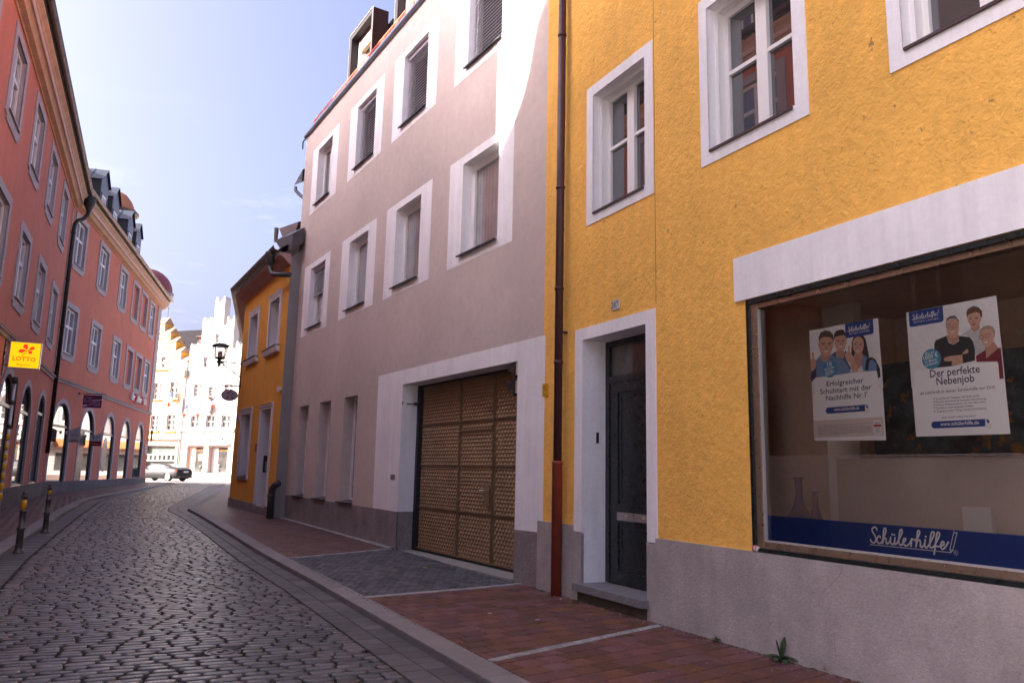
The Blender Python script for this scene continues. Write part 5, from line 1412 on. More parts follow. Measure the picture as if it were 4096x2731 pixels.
# far wing
win3 = [(-23.75, -21.48, 0), (-19.12, -16.86, 0), (-14.23, -12.0, 0), (-10.5, -8.27, 1), (-7.6, -5.25, 1), (-4.55, -2.3, 0)]
holes = []
for a, b, k in win3:
    for zb, zt in ((10.15, 12.72), (6.05, 8.63)):
        holes.append(rect(a + .30, b - .30, zb + .30, zt - .24))
ar2 = [(-22.3, 1.38), (-17.6, 1.38), (-12.75, 1.40), (-8.2, 1.36), (-3.58, 1.38)]
for c, w_ in ar2: holes.append(arch_poly(c, w_, .58, 4.15 - w_))
q = MB(F2)
q.sheet([(-24.2, .55), (0, .55), (0, 13.2), (-24.2, 13.2)], 0, holes)
q.quad((0, 0, 0), (0, -12, 0), (0, -12, 13.4), (0, 0, 13.4)); q.add([(0, 0, 13.4), (0, -5.5, 18.8), (0, -12, 13.4)], [(0, 1, 2)])
q.build('wall', m_red, rf, recalc=False)
MB(F2).prism([(-24.2, -.2), (.03, -.2), (.03, .565), (-24.2, .70)], -.1, .05).build('plinth', m_rplinth, rf)
for a, b, k in win3:
    for zb, zt in ((10.15, 12.72), (6.05, 8.63)): red_window(rf, F2, a, b, zb, zt, bool(k))
for i, (c, w_) in enumerate(ar2):
    ar, fr, P = arch(rf, F2, c, w_, .58, 4.15 - w_, ('shop', 'door', 'optic', 'optic', 'optic')[i])
    if i == 2:
        q = MB(F2); q.sheet(ell(c - .25, 2.0, .62, .95, 28), -.076); q.build('oval_sticker', M('beige_sticker', (.40, .31, .25), .5, .1, 5), fr)
course(rf, F2, -24.15, 0, 5.10)
cornice(rf, F2, -24.30, .35, 12.88)
gutter(rf, F2, -24.3, .45, .62, 13.60, .10, ring=1.0, mat=M('brown_copper_gutter', (.24, .17, .145), .42, .2, 4, metal=.4))
q = MB(F2); q.profile([(.52, 13.48), (.56, 13.60), (-5.5, 18.9), (-12.3, 13.4), (-12, 13.3), (-5.5, 18.6)], -24.2, .3); q.build('roof', m_slate, rf)
q = MB(F2); q.prism([(-1.30, 5.2), (-.02, 5.2), (-.02, 12.88), (-1.30, 12.88)], 0, .05); q.box(-1.36, .04, 0, .08, 10.9, 11.1); q.build('corner_pilaster', m_trim, rf)
for c in (-18.2, -15.5, -11.35, -8.75): slate_dormer(rf, F2, c, .84, 13.7, 15.95, 16.68, -.30)
# swept red dome over the corner
q = MB(F2); q.lathe((.1, -1.1), [(1.75 * math.cos(t), 14.1 + 1.75 * math.sin(t)) for t in np.linspace(0, math.pi / 2 - .03, 9)], 24); dome = q.build('corner_dome', M('dark_red_dome', (.22, .05, .05), .6, .15, 3, .3, 12, bdist=.01), rf, True)
q = MB(F2); q.lathe((.1, -1.1), [(1.70, 13.7), (1.80, 13.98), (1.86, 14.08), (1.74, 14.16)], 24); q.build('dome_rim', M('rim_sheet', (.22, .20, .25), .45, metal=.3), dome, True)
tw = thing('rear_tower', F2.w(3.0, -4.6, .2), 'tower with a sunlit orange tiled cap peeping over the dark dormers', 'tower')
TC = (1.6, -4.3)
q = MB(F2); q.lathe(TC, [(1.1, .2), (1.1, 20.7)], 20); q.build('shaft', m_corn, tw)
q = MB(F2); q.lathe(TC, [(1.75, 20.35), (1.77, 20.45), (1.45, 20.8), (1.25, 21.3), (.85, 21.8), (.3, 22.1), (.04, 22.15)], 24); q.build('tiled_cap', m_rooforange, tw, True)
q = MB(F2); q.lathe(TC, [(1.70, 20.28), (1.80, 20.36), (1.80, 20.44), (1.70, 20.42)], 24); q.build('eaves_band', m_anth, tw)
# corner downpipe with hopper
q = MB(F1)
q.lathe((-.05, .58), [(.07, 12.55), (.10, 12.62), (.24, 12.98), (.26, 13.22), (.26, 13.28)], 12)
q.tube([(-.05, .58, 12.58), (-.06, .56, 12.42), (-.12, .42, 12.22), (-.22, .22, 12.08), (-.28, .14, 11.9), (-.28, .12, 11.6), (-.28, .12, 1.9)], .085, 12)
for z in (11.5, 9.4, 7.3, 5.3, 3.2): q.lathe((-.28, .12), [(.086, z - .04), (.10, z - .03), (.10, z + .03), (.086, z + .04)], 12)
q.build('downpipe', m_black, rn, True)
# free-standing letters over the optician's arches
lt = thing('shop_lettering', F2.w(-5.6, 0, 5.7), 'white and red raised shop letters on the salmon wall above the arches near the square', 'sign')
m_lw = M('letter_white', (.75, .73, .73), .5); m_lr = M('letter_red', (.45, .02, .02), .5)
FL2 = F2
def wallword(word, x0, wd, mat, size=.62):
    q = MB(FL2); q.text(word, size, lambda x, y, h: (x0 + x, .10 + h * size, 5.52 + y), .02, .09, width=wd); return q.build('lettering', mat, lt, recalc=False)
wallword('Ihr', -8.1, .95, m_lw); wallword('O', -6.95, .55, m_lr); wallword('ptiker', -6.38, 1.55, m_lw); wallword('in', -4.6, .45, m_lr); wallword('LA', -3.95, .85, m_lw)
# notice plate by the corner
nb = thing('notice_plate', F2.w(-.8, 0, 2.5), 'pale notice plate on the salmon wall beside the last arch', 'sign')
q = MB(F2); q.prism(rect(-1.25, -.38, 2.27, 2.91), 0, .03); q.build('plate', M('plate_grey', (.45, .40, .38), .6), nb)
q = MB(F2)
for r_ in range(3):
    for k in range(3): q.box(-1.14 + k * .24, -1.0 + k * .24, .03, .034, 2.36 + r_ * .19, 2.45 + r_ * .19)
q.build('print', M('plate_print', (.12, .1, .1), .6), nb)
# lottery light box on its bracket
def sub_sign(F, s): return F.sub(s)
lo_ = thing('lottery_sign', F1.w(-12.46, 0, 4.5), 'yellow and red lottery box sign reading LOTTO Bayern on the salmon house', 'sign')
FSg = F1.sub(-12.46)
m_silver = M('silver_frame', (.45, .45, .50), .35, .05, 3, metal=.6)
q = MB(FSg); q.prism(rect(.135, .915, 4.16, 4.925), -.16, -.002, [rect(.157, .893, 4.182, 4.903)]); q.box(.14, .91, -.158, -.15, 4.17, 4.92); q.build('frame', m_silver, lo_)
q = MB(FSg); q.prism(rect(.1571, .8929, 4.1821, 4.9029), -.14, -.004); face = q.build('yellow_face', M('sign_yellow', (.78, .42, .002), .35, .03, 3, emit=((1, .55, .0), .12)), lo_)
m_lred = M('sign_red', (.72, .03, .012), .4, emit=((.8, .03, .01), .12))
q = MB(FSg)
q.text('LOTTO', .17, lambda x, y, h: (.235 + x, .001, 4.375 + y), .022, width=.57)
cx, cz = .575, 4.69
def leaf(a, r0, r1, w_):
    a = R(a); P = []
    for t in np.linspace(0, 1, 12):
        P.append((r0 + (r1 - r0) * t, w_ * math.sin(math.pi * t ** 1.5) ** .8))
    P = P + [(x, -y) for x, y in P[::-1][1:-1]]
    return [(cx + x * math.cos(a) - y * math.sin(a), cz + x * math.sin(a) + y * math.cos(a)) for x, y in P]
for a, r1_, w_ in ((118, .19, .065), (28, .20, .048), (-38, .15, .05), (192, .23, .055)): q.sheet(leaf(a, .012, r1_, w_), .001)
stroke(q, [(cx - .005, cz - .005), (cx - .04, cz - .08), (cx - .12, cz - .16)], .016, .001)
q.build('emblem_and_lettering', m_lred, face, recalc=False)
q = MB(FSg); q.text('Bayern', .10, lambda x, y, h: (.355 + x, .001, 4.235 + y), .004, width=.32); q.build('lettering', M('sign_orange', (.72, .10, .006), .4, emit=((.8, .08, .005), .12)), face, recalc=False)
q = MB(FSg); q.box(.0, .03, -.1, -.05, 3.95, 4.98); q.tube([(.02, -.08, 4.80), (.14, -.08, 4.80)], .014, 6); q.tube([(.02, -.08, 4.25), (.14, -.08, 4.25)], .014, 6); q.box(-.02, .05, -.12, -.03, 4.5, 4.62); q.build('bracket', m_black, lo_)
# purple projecting sign
pu = thing('purple_sign', F2.w(-19.98, 0, 4.5), 'purple projecting shop sign with white lettering hanging from a bar on the salmon house', 'sign')
FSg = F2.sub(-19.98)
q = MB(FSg); q.tube([(0, 0, 4.80), (1.2, 0, 4.82)], .018, 6); q.lathe((.02, 0), [(.04, 4.74), (.04, 4.86)], 8); q.tube([(.36, 0, 4.81), (.36, 0, 4.70)], .012, 5); q.tube([(.92, 0, 4.82), (.92, 0, 4.70)], .012, 5); q.build('hanging_bar', m_anth, pu)
q = MB(FSg); q.prism(rect(.22, 1.04, 4.15, 4.75), -.02, .0); bd = q.build('board', M('sign_purple', (.115, .012, .095), .45, .05, 4), pu)
m_pw = M('sign_lilac_white', (.58, .52, .62), .5)
q = MB(FSg); sl_ = .14
def slant(a, b, za, zb, d): q.sheet([(a, za + (a - .22) * sl_), (b, za + (b - .22) * sl_), (b, zb + (b - .22) * sl_), (a, zb + (a - .22) * sl_)], d)
slant(.225, .42, 4.19, 4.275, .001); slant(.60, 1.035, 4.41, 4.46, .001); slant(.72, 1.02, 4.165, 4.185, .001)
slant(.28, .56, 4.40, 4.405, .001); slant(.28, .56, 4.50, 4.505, .001); slant(.28, .285, 4.40, 4.505, .001); slant(.555, .56, 4.40, 4.505, .001)
stroke(q, [(.29, 4.53), (.29, 4.57), (.33, 4.59), (.36, 4.63), (.42, 4.63), (.46, 4.59), (.50, 4.64), (.54, 4.63), (.57, 4.58), (.56, 4.53)], .014, .001)
for t, sz, sx, zz, wd in (('E-ZIGARETTEN', .075, .50, 4.305, .45), ('ALTSTADT 364', .075, .46, 4.225, .50), ('VAPE SHOP', .06, .295, 4.43, .25)):
    q.text(t, sz, lambda x, y, h, sx=sx, zz=zz: (sx + x + y * .2, .0016, zz + y + (sx + x - .22) * sl_), .004, width=wd)
q.build('lettering', m_pw, bd, recalc=False)
# two small banners on slanting poles
def banner(nm, label, s, pole, P):
    t = thing(nm, F2.w(s, 0, 2.8), label, 'banner')
    Fs = F2.sub(s)
    q = MB(Fs); q.tube([(pole[0], 0, pole[1]), (pole[2], 0, pole[3])], .013, 6); q.lathe((pole[0] + .03, 0), [(.05, pole[1] - .06), (.05, pole[1] + .07)], 8); q.build('pole', m_silver, t)
    q = MB(Fs); q.prism(P, -.006, .0); c = q.build('cloth', M('banner_white', (.55, .54, .60), .7, .04, 5), t)
    return t, Fs, c
t, Fs, c = banner('vape_banner', 'white slanted banner reading VAPE SHOP between the first two arches of the far salmon house', -21.5, (0, 2.88, .66, 3.18), [(.18, 2.44), (.62, 2.45), (.62, 3.145), (.18, 2.95)])
q = MB(Fs); q.text('VAPE SHOP', .085, lambda x, y, h: (.225 + x, .002, 2.72 + y), .012, width=.35); q.build('lettering', M('banner_wine', (.17, .01, .03), .6), c, recalc=False)
q = MB(Fs); q.text('E-ZIGARETTEN', .045, lambda x, y, h: (.245 + x, .002, 2.82 + y), .006, width=.30); q.build('lettering', m_ink, c, recalc=False)
q = MB(Fs); q.box(.18, .62, .001, .002, 2.475, 2.505); q.build('wine_stripe', MATS['banner_wine'], c)
q = MB(Fs); q.sheet([(.40, 2.93), (.43, 2.98), (.46, 2.93), (.43, 2.91)], .002); q.build('emblem', m_ink, c, recalc=False)
q = MB(Fs)
mm = [M('bottle_green', (.16, .22, .05), .5), M('bottle_yellow', (.45, .40, .06), .5), M('bottle_dark', (.05, .04, .08), .5)]
for i in range(9): q.cur = i % 3; q.box(.215 + i * .043, .24 + i * .043, .001, .003, 2.515, 2.545 + .05 * math.sin(.6 + i * .33) + .01 * (i % 2))
q.build('bottle_print', mm, c, recalc=False)
t, Fs, c = banner('parcel_banner', 'white and red parcel pickup banner beside the arch with the black door', -16.97, (0, 2.88, .84, 3.10), [(.01, 2.64), (.555, 2.645), (.555, 3.015), (.01, 2.90)])
q = MB(Fs); q.prism([(.01, 2.385), (.56, 2.40), (.555, 2.644), (.01, 2.639)], -.0062, .0); rb = q.build('red_field', M('banner_red', (.22, .008, .025), .7), c)
q = MB(Fs); q.text('Pickup', .13, lambda x, y, h: (.09 + x, .002, 2.475 + y), .004, width=.36); q.build('lettering', M('banner_pink', (.55, .30, .34), .6), rb, recalc=False)
q = MB(Fs); q.text('dpd', .13, lambda x, y, h: (.28 + x, .002, 2.80 + y), .006, width=.18); q.build('lettering', M('banner_ink', (.05, .04, .05), .6), c, recalc=False)
q = MB(Fs); hx = [(.18 + .065 * math.cos(R(a)), 2.82 + .065 * math.sin(R(a))) for a in (90, 150, 210, 270, 330, 30)]
q.sheet(hx[0:3] + [(.172, 2.79)], .002); q.sheet([(.188, 2.79)] + hx[3:5], .002) if False else q.sheet([hx[3], hx[4], (.238, 2.85), (.188, 2.81)], .002); q.sheet([hx[5], hx[0], (.14, 2.853), (.18, 2.828)], .0022)
q.build('cube_emblem', M('banner_wine', (.17, .01, .03), .6), c, recalc=False)
# small red hanging sign at the corner
hs_ = thing('red_hanging_sign', F2.w(-.3, 0, 3.3), 'dark red hanging ornament on a short bar at the corner of the salmon house', 'sign')
Fs = F2.sub(-.3)
q = MB(Fs); q.tube([(0, 0, 3.29), (.46, 0, 3.30)], .02, 6); q.build('bar', m_black, hs_)
q = MB(Fs); q.prism([(.13, 3.64), (.29, 3.62), (.30, 3.94), (.15, 3.95)], -.05, .05); q.prism([(.17, 3.62), (.26, 3.62), (.28, 3.35), (.215, 3.0), (.17, 3.3)], -.04, .04); q.build('ornament', M('dark_red_sign', (.18, .02, .02), .5, .2, 6), hs_)
# unseen neighbour added behind the camera: its gable is curved to let one tongue of sun onto the mauve house
nh = thing('unseen_gable_house', (*F1.w(-34, 0, 0)[:2], 0), 'unseen pale house across the street, its curved gable shaped to let a tongue of sun past', 'house')
prof = [(-25.80, 0), (-25.80, 11.42), (-26.10, 11.70), (-26.32, 11.92), (-26.55, 12.24), (-26.72, 12.6), (-26.83, 13.0), (-26.93, 13.35), (-27.2, 13.7), (-27.6, 14.3), (-28.0, 15.2), (-28.7, 15.8), (-29.6, 16.2), (-30.4, 17.2), (-32, 17.7)]
out = prof + [(-64 - x, z) for x, z in prof[::-1]]
hw = []
for c in (-28.6, -32, -35.4):
    for zb in (4.7, 8.3): hw.append(rect(c - .6, c + .6, zb, zb + 2.0))
q = MB(F1); q.prism(out, -.35, 0, hw); q.build('gable_wall', M('pale_stone_render', (.45, .40, .34), .9, .08, 1), nh)
for c in (-28.6, -32, -35.4):
    for zb in (4.7, 8.3): window(nh, F1, (c - .6, c + .6, zb, zb + 2.0), .15, m_trim, .09, (.5,), (.6,), m_pane, rect(c - .85, c + .85, zb - .25, zb + 2.2), .03, None, .06)
q = MB(F1); q.flatpoly([(-38.2, -.36), (-25.6, -.36), (-24.2, -10.9), (-38.2, -10.9)], 0, 11.2); q.build('house_body', m_red, nh)
q = MB(F1); q.profile([(-.36, 12.0), (-.36, 13.0), (-5.5, 16.8), (-11, 13), (-11, 12)], -38.0, -28.6); q.build('roof', m_slate, nh)
# ================================================================ gabled houses on the square
m_wwhite = M('white_render', (.42, .405, .39), .85, .03, 1, .2, 30)
m_wcream = M('cream_render', (.42, .325, .185), .85, .03, 1, .2, 30)
m_wyel = M('golden_render', (.62, .30, .03), .85, .08, 2, .2, 30)
m_wpane = M('square_window_pane', (.045, .043, .045), .08, .4, .9, spec=.6)
m_croof = M('charcoal_roof', (.016, .014, .016), .9, .2, 4, spec=.05)
m_tile = M('brown_cap_tile', (.30, .19, .13), .8, .3, 6, .5, 20, bdist=.02)
wh = thing('white_gabled_house', (*FW.o[:2], .24), 'white stepped gable house with jagged twin-peaked pinnacles across the square', 'house')
ch = thing('cream_gabled_house', (*FW.w(10, 0, 0)[:2], .24), 'cream stepped gable house with golden side faces and tiled caps across the square', 'house')
def sq_window(root, op, mull=(.5,), trans=(.5,), pad=.16, base=.10, tc=m_wwhite, pane=None):
    s0, s1, z0, z1 = op
    return window(root, FW, op, .16, tc, .08, mull, trans, pane or m_wpane, rect(s0 - pad, s1 + pad, z0 - base, z1 + pad), .04, (.06, .06, .09, tc), .06, mw=.10, tw=.06)
ww = [(2.47, 3.70, 5.97, 7.44), (.08, 1.37, 5.97, 7.44), (-2.2, -.92, 5.98, 7.43), (2.50, 3.62, 9.73, 11.24), (.22, 1.36, 9.75, 10.88), (-2.2, -.95, 9.75, 11.12), (1.37, 2.51, 13.28, 14.58), (-.75, .38, 13.28, 14.58), (.46, .99, 16.27, 17.32)]
out = [(-2.93, 3.7), (5.12, 3.7), (5.12, 12.4), (4.68, 12.4), (4.70, 16.0), (4.60, 16.32), (4.50, 16.30), (4.18, 15.39), (3.76, 16.30), (3.66, 16.36), (3.56, 16.30), (3.54, 15.50), (3.06, 15.50), (3.06, 19.2), (2.98, 19.50), (2.88, 19.46), (2.52, 18.48), (2.10, 19.46), (2.0, 19.50), (1.92, 19.2), (1.92, 18.42), (1.42, 18.42), (1.40, 21.7), (1.29, 22.02), (1.16, 21.94), (.75, 20.95), (.18, 22.0), (.08, 22.06), (-.02, 21.7), (-.02, 18.42)]
cxm = .70
left = out[2:16]
mir = [(2 * cxm - s, z) for s, z in out[2:26]][::-1]
out2 = out[:26] + [(.75, 20.95)] + [(2 * cxm - s, z) for s, z in out[2:26]][::-1]
out2 = [p for i, p in enumerate(out2) if i == 0 or abs(p[0] - out2[i - 1][0]) + abs(p[1] - out2[i - 1][1]) > .015]
out2 = [(max(s, -3.05), z) if z < 12.6 else (s, z) for s, z in out2]
q = MB(FW); q.prism(out2, -1.0, 0, [rect(*o) for o in ww]); q.build('gable_wall', m_wwhite, wh)
q = MB(FW)
for a, b, z in ((3.54, 4.70, 12.36), (-3.28, -2.1, 12.36), (1.92, 3.06, 15.42), (-1.66, -.5, 15.42), (0, 1.42, 18.15)): q.box(a, b, 0, .06, z - .03, z + .03)
for (a, zb, zt) in ((3.56, 12.4, 15.5), (4.66, 12.4, 16.0), (1.94, 15.45, 18.4), (3.04, 15.45, 19.2), (.02, 18.2, 21.6), (1.38, 18.2, 21.6), (-.52, 15.45, 18.4), (-1.64, 15.45, 19.2), (-2.14, 12.4, 15.5)): q.box(a - .04, a + .04, 0, .07, zb, zt)
for a, b, z in ((4.60, 4.18, 16.2), (3.66, 4.18, 16.2), (2.98, 2.52, 19.4), (2.0, 2.52, 19.4), (1.29, .75, 21.9), (.12, .75, 21.9), (-.6, -1.12, 19.4), (-1.58, -1.12, 19.4), (-2.2, -2.78, 16.2)): q.tube([(a, .02, z), (b, .02, z - .95)], .055, 6)
q.build('gable_mouldings', M('white_moulding', (.34, .325, .315), .8), wh)
for o in ww: sq_window(wh, o, (.5,) if o[1] - o[0] > .6 else (), (.5,) if o[3] < 9 or o[3] > 12 else (.36, .68))
q = MB(FW); q.profile([(0, 5.48), (.18, 5.50), (.22, 5.60), (.22, 5.82), (.10, 5.86), (0, 5.86)], -2.93, 5.20); q.build('cornice_band', m_wwhite, wh)
q = MB(FW)
q.sheet([(-2.93, .2), (5.05, .2), (5.05, 3.75), (-2.93, 3.75)], 0, [rect(1.26, 3.88, .66, 3.72), rect(-2.2, .55, .66, 3.72)])
for a, b in ((1.26, 3.88), (-2.2, .55)):
    for s in (a, b): q.quad((s, 0, .66), (s, -.5, .66), (s, -.5, 3.72), (s, 0, 3.72))
    q.quad((a, 0, .66), (b, 0, .66), (b, -.5, .66), (a, -.5, .66)); q.quad((a, 0, 3.72), (b, 0, 3.72), (b, -.5, 3.72), (a, -.5, 3.72))
q.box(-2.93, 5.05, .001, .05, .2, .60)
q.build('shopfront_wall', m_wwhite, wh, recalc=False)
q = MB(FW); q.box(-2.4, 4.05, .0, .35, 3.92, 4.12); q.box(.55, 1.26, .0, .10, .6, 3.92); q.build('awning_box', m_wwhite, wh)
m_wood = M('display_wood', (.45, .20, .08), .6, .15, 4)
for a, b in ((1.26, 3.88), (-2.2, .55)):
    q = MB(FW)
    for s in (a, a + (b - a) * .60, b - .06): q.box(s, s + .06, -.46, -.38, .66, 3.72)
    for z in (.66, 3.66): q.box(a, b, -.455, -.385, z, z + .06)
    fr = q.build('display_window', M('bronze_grey_frame', (.35, .27, .22), .5), wh)
    q = MB(FW); q.quad((a, -.42, .66), (b, -.42, .66), (b, -.42, 3.72), (a, -.42, 3.72)); q.build('pane', M('display_pane', (.05, .047, .045), .05, .5, 1.3, spec=.6), fr)
    q = MB(FW); q.box(a + (b - a) * .63, b - .02, -.41, -.40, .8, 3.6); q.build('side_panel', M('beige_panel', (.55, .44, .36), .7), fr) if a > 0 else q.build('side_panel', M('grey_panel', (.34, .33, .33), .6), fr)
    q = MB(FW); q.text('OLD STYLE' if a > 0 else 'TATTOOS', .20, lambda x, y, h, a=a, b=b: (a + (b - a) * .58 - x, -.41, 3.24 + y), .02, width=1.35); q.build('lettering', M('display_orange', (.85, .30, .01), .5), fr, recalc=False)
q = MB(FW); q.box(1.35, 2.35, -.405, -.36, 2.05, 2.8); q.build('wooden_board', m_wood, wh)
for i, (s, z, r_) in enumerate(((1.55, 1.6, .18), (1.9, 1.35, .22), (-.75, 1.5, .16), (-.6, .95, .24))):
    q = MB(FW); q.lathe((s, -.38), [(r_ * .4, z - r_), (r_, z - r_ * .3), (r_ * .8, z + r_ * .4), (r_ * .3, z + r_)], 10); q.build('displayed_ware', M(('ware_red', 'ware_dark', 'ware_steel', 'ware_white')[i], ((.4, .05, .03), (.07, .07, .06), (.3, .3, .3), (.65, .63, .6))[i], .5), wh, True)
q = MB(FW); q.text('Beauty by Ingrid', .62, lambda x, y, h: (2.66 - x + y * -.22, .10 + h, 4.58 + y), .03, .05, width=3.85); q.build('shop_lettering', M('pale_letter', (.62, .58, .55), .6), wh, recalc=False)
q = MB(FW); q.box(3.98, 4.10, .0, .06, 4.40, 4.85); q.prism([(3.86, 4.60), (4.25, 4.42), (4.25, 4.50), (3.90, 4.68)], 0, .06); q.lathe((4.5, .06), [(.12, 4.15), (.14, 4.28), (.08, 4.36)], 10); q.build('wall_ornament', M('pale_letter', (.62, .58, .55), .6), wh)
q = MB(FW); q.profile([(-.9, 11.0), (-.9, 12.0), (-6, 19), (-14, 10), (-14, 9)], -2.9, 5.0); q.build('roof', m_croof, wh)
q = MB(FW); q.box(-2.9, 5.0, -14, -.95, .2, 11.5); q.build('house_body', m_wwhite, wh)
# Madonna on the wall
q = MB(FW); q.lathe((.80, .22), [(.05, 7.6), (.16, 7.66), (.20, 7.9), (.30, 8.0), (.34, 8.3), (.30, 8.7), (.20, 8.95), (.24, 9.0), (.10, 9.06), (.13, 9.16), (.13, 9.28), (.04, 9.36)], 12); sn = q.build('statue', M('painted_statue', (.16, .26, .30), .7, .5, 6, speck=((.55, .42, .25), 5, .55)), wh, True)
q = MB(FW); q.add([(1.42, .05, 9.32), (.85, .62, 9.62), (.18, .05, 9.10), (.85, .05, 9.70), (.85, .5, 9.36)], [(0, 1, 3), (1, 2, 3), (0, 4, 1), (1, 4, 2)]); q.build('canopy', M('canopy_bronze', (.16, .11, .08), .6), sn, recalc=False)
q = MB(FW); q.add([(.62, .55, 9.1), (.28, .50, 9.0), (.45, .55, 8.2), (.62, .5, 7.75), (.85, .55, 8.3)], [(0, 1, 2, 3, 4)]); q.build('draped_cloth', M('lozenge_cloth', (.10, .18, .45), .8, .5, 8, speck=((.75, .74, .76), 7, .5)), sn, recalc=False)
# cream house
steps = [(4.90, 5.95, 14.1, 14.85), (6.02, 6.92, 15.3, 16.05), (6.95, 7.85, 16.6, 17.35), (7.95, 8.92, 17.8, 18.55), (9.0, 10.1, 19.0, 19.9)]
cmid = 9.55
wall = [(5.14, 4.5), (5.14, 12.6), (4.92, 12.62), (4.92, 13.5), (5.97, 13.5), (5.97, 14.7), (6.93, 14.7), (6.93, 15.9), (7.88, 15.9), (7.88, 17.1), (8.95, 17.1), (8.95, 18.6), (cmid, 18.6)]
wall = wall + [(2 * cmid - s, z) for s, z in wall[::-1]]
cw = [(7.90, 9.05, 13.40, 14.82), (9.72, 10.80, 13.40, 14.82), (8.60, 9.90, 9.46, 11.52), (6.05, 7.30, 9.46, 11.58), (8.65, 9.87, 5.58, 7.48), (6.05, 7.36, 5.58, 7.56), (11.2, 12.4, 5.58, 7.5), (11.2, 12.4, 9.46, 11.5)]
q = MB(FW); q.prism(wall, -.8, 0, [rect(*o) for o in cw]); q.build('gable_wall', m_wcream, ch)
for i, o in enumerate(cw):
    fr = sq_window(ch, o, (.5,), (.36, .68), .14, .08, M('cream_trim', (.44, .39, .31), .8))
    if 2 <= i <= 5:
        s0, s1, z0, z1 = o; c = (s0 + s1) / 2
        q = MB(FW); stroke(q, [(s1 + .15, z1 + .22), (s1 - .1, z1 + .30), (c + .1, z1 + .58), (c, z1 + .72), (c - .1, z1 + .58), (s0 + .1, z1 + .30), (s0 - .15, z1 + .22)], .10, .05); stroke(q, [(c - .25, z1 + .3), (c, z1 + .42), (c + .25, z1 + .3)], .09, .05); q.build('ogee_ornament', M('ornament_ochre', (.55, .36, .18), .8), fr, recalc=False)
        q = MB(FW); q.box(s0 - .25, s1 + .25, .0, .22, z0 - .16, z0 - .09); q.build('sill_moulding', m_wyel, fr)
        if i > 3: 
            q = MB(FW)
            for k in range(9): q.lathe((s0 + .05 + k * .14, .16), [(.05, z0 - .06), (.08, z0 + .04), (.05, z0 + .13)], 6)
            q.build('flower_box', M('white_geraniums', (.6, .55, .56), .8, .4, 12), fr)
for k, (a, b, z0, z1) in enumerate(steps + [(2 * cmid - b, 2 * cmid - a, z0, z1) for a, b, z0, z1 in steps[:-1]]):
    zb = z0 - 1.9
    q = MB(FW); q.box(a, b, -1.3, .12, zb, z0); p = q.build('gable_step', [m_wcream], ch)
    q = MB(FW); q.box(a - .006, a, -1.3, .11, zb, z0 - .02); q.box(b, b + .006, -1.3, .11, zb, z0 - .02); q.build('golden_cheek', m_wyel, p)
    q = MB(FW); c = (a + b) / 2; N = [(c - .2, zb + .35), (c + .2, zb + .35), (c + .2, zb + 1.1), (c, zb + 1.5), (c - .2, zb + 1.1)]; O = [(c - .27, zb + .28), (c + .27, zb + .28), (c + .27, zb + 1.12), (c, zb + 1.62), (c - .27, zb + 1.12)]
    q.prism(O, .12, .15, [N], back=False); q.build('niche', m_wyel, p)
    q = MB(FW); q.profile([(.22, z0 - .02), (.24, z0 + .03), (-.55, z1), (-1.4, z0 + .03), (-1.4, z0 - .02)], a - .05, b + .05); q.build('tiled_cap', m_tile, p)
    q = MB(FW); q.profile([(.02, zb + .02), (.18, zb + .1), (.02, zb + .45)], b, b + .32) if False else q.add([(a - .30, .0, zb + .02), (a, .0, zb - .1), (a, .16, zb + .1), (a - .28, .14, zb + .12), (a, .02, zb + .62), (a - .22, .02, zb + .5)], [(0, 1, 2, 3), (3, 2, 4, 5)]); q.build('step_corbel', m_wyel, p, recalc=False)
q = MB(FW); q.lathe((9.3, -.5), [(.04, 19.9), (.035, 21.0), (.10, 21.1), (.02, 21.3), (.02, 22.3)], 8); q.build('finial', m_anth, ch)
stk = MB(FW); stroke(stk, [(9.75, 15.8), (9.75, 16.3), (9.6, 16.3), (9.6, 16.7), (9.4, 16.7)], .06, .01); stroke(stk, [(9.55, 15.5), (9.55, 15.8)], .06, .01); stk.build('wall_anchor', m_wyel, ch, recalc=False)
q = MB(FW); q.box(7.86, 10.9, 0, .22, 13.06, 13.16); q.build('string_course', m_wyel, ch)
q = MB(FW); q.sheet([(5.14, .2), (14.2, .2), (14.2, 4.5), (5.14, 4.5)], 0, [rect(5.62, 10.2, .66, 3.78), rect(10.8, 13.4, .66, 3.78)]); q.quad((5.62, 0, 3.78), (10.2, 0, 3.78), (10.2, -.5, 3.78), (5.62, -.5, 3.78)); q.quad((5.62, 0, .66), (5.62, -.5, .66), (5.62, -.5, 3.78), (5.62, 0, 3.78)); q.build('shopfront_wall', M('pinkish_stone', (.36, .27, .22), .8, .06, 2), ch, recalc=False)
q = MB(FW); q.box(5.2, 14.2, 0, .25, 4.48, 4.60); q.build('shop_cornice', M('brown_shop_cornice', (.22, .13, .09), .7), ch)
q = MB(FW); q.quad((5.62, -.45, .66), (10.2, -.45, .66), (10.2, -.45, 3.78), (5.62, -.45, 3.78)); q.quad((10.8, -.2, .66), (13.4, -.2, .66), (13.4, -.2, 3.78), (10.8, -.2, 3.78)); sp = q.build('shop_pane', M('greenish_shop_pane', (.10, .12, .115), .06, .35, 1.1, spec=.6), ch, recalc=False)
q = MB(FW)
for z in (1.98, 2.70): q.box(5.66, 10.1, -.44, -.1, z - .05, z + .05)
for i in range(7): q.box(5.7 + i * .7, 5.74 + i * .7, -.44, -.15, 1.98, 2.7)
q.build('display_shelf', M('shelf_white', (.7, .68, .66), .6), ch)
q = MB(FW); q.box(5.7, 10.1, .0, .08, 4.02, 4.10); q.build('light_strip', m_wwhite, ch)
q = MB(FW); q.profile([(-.7, 11), (-.7, 12.4), (-7, 19.5), (-14, 11)], 5.2, 14); q.build('roof', m_croof, ch)
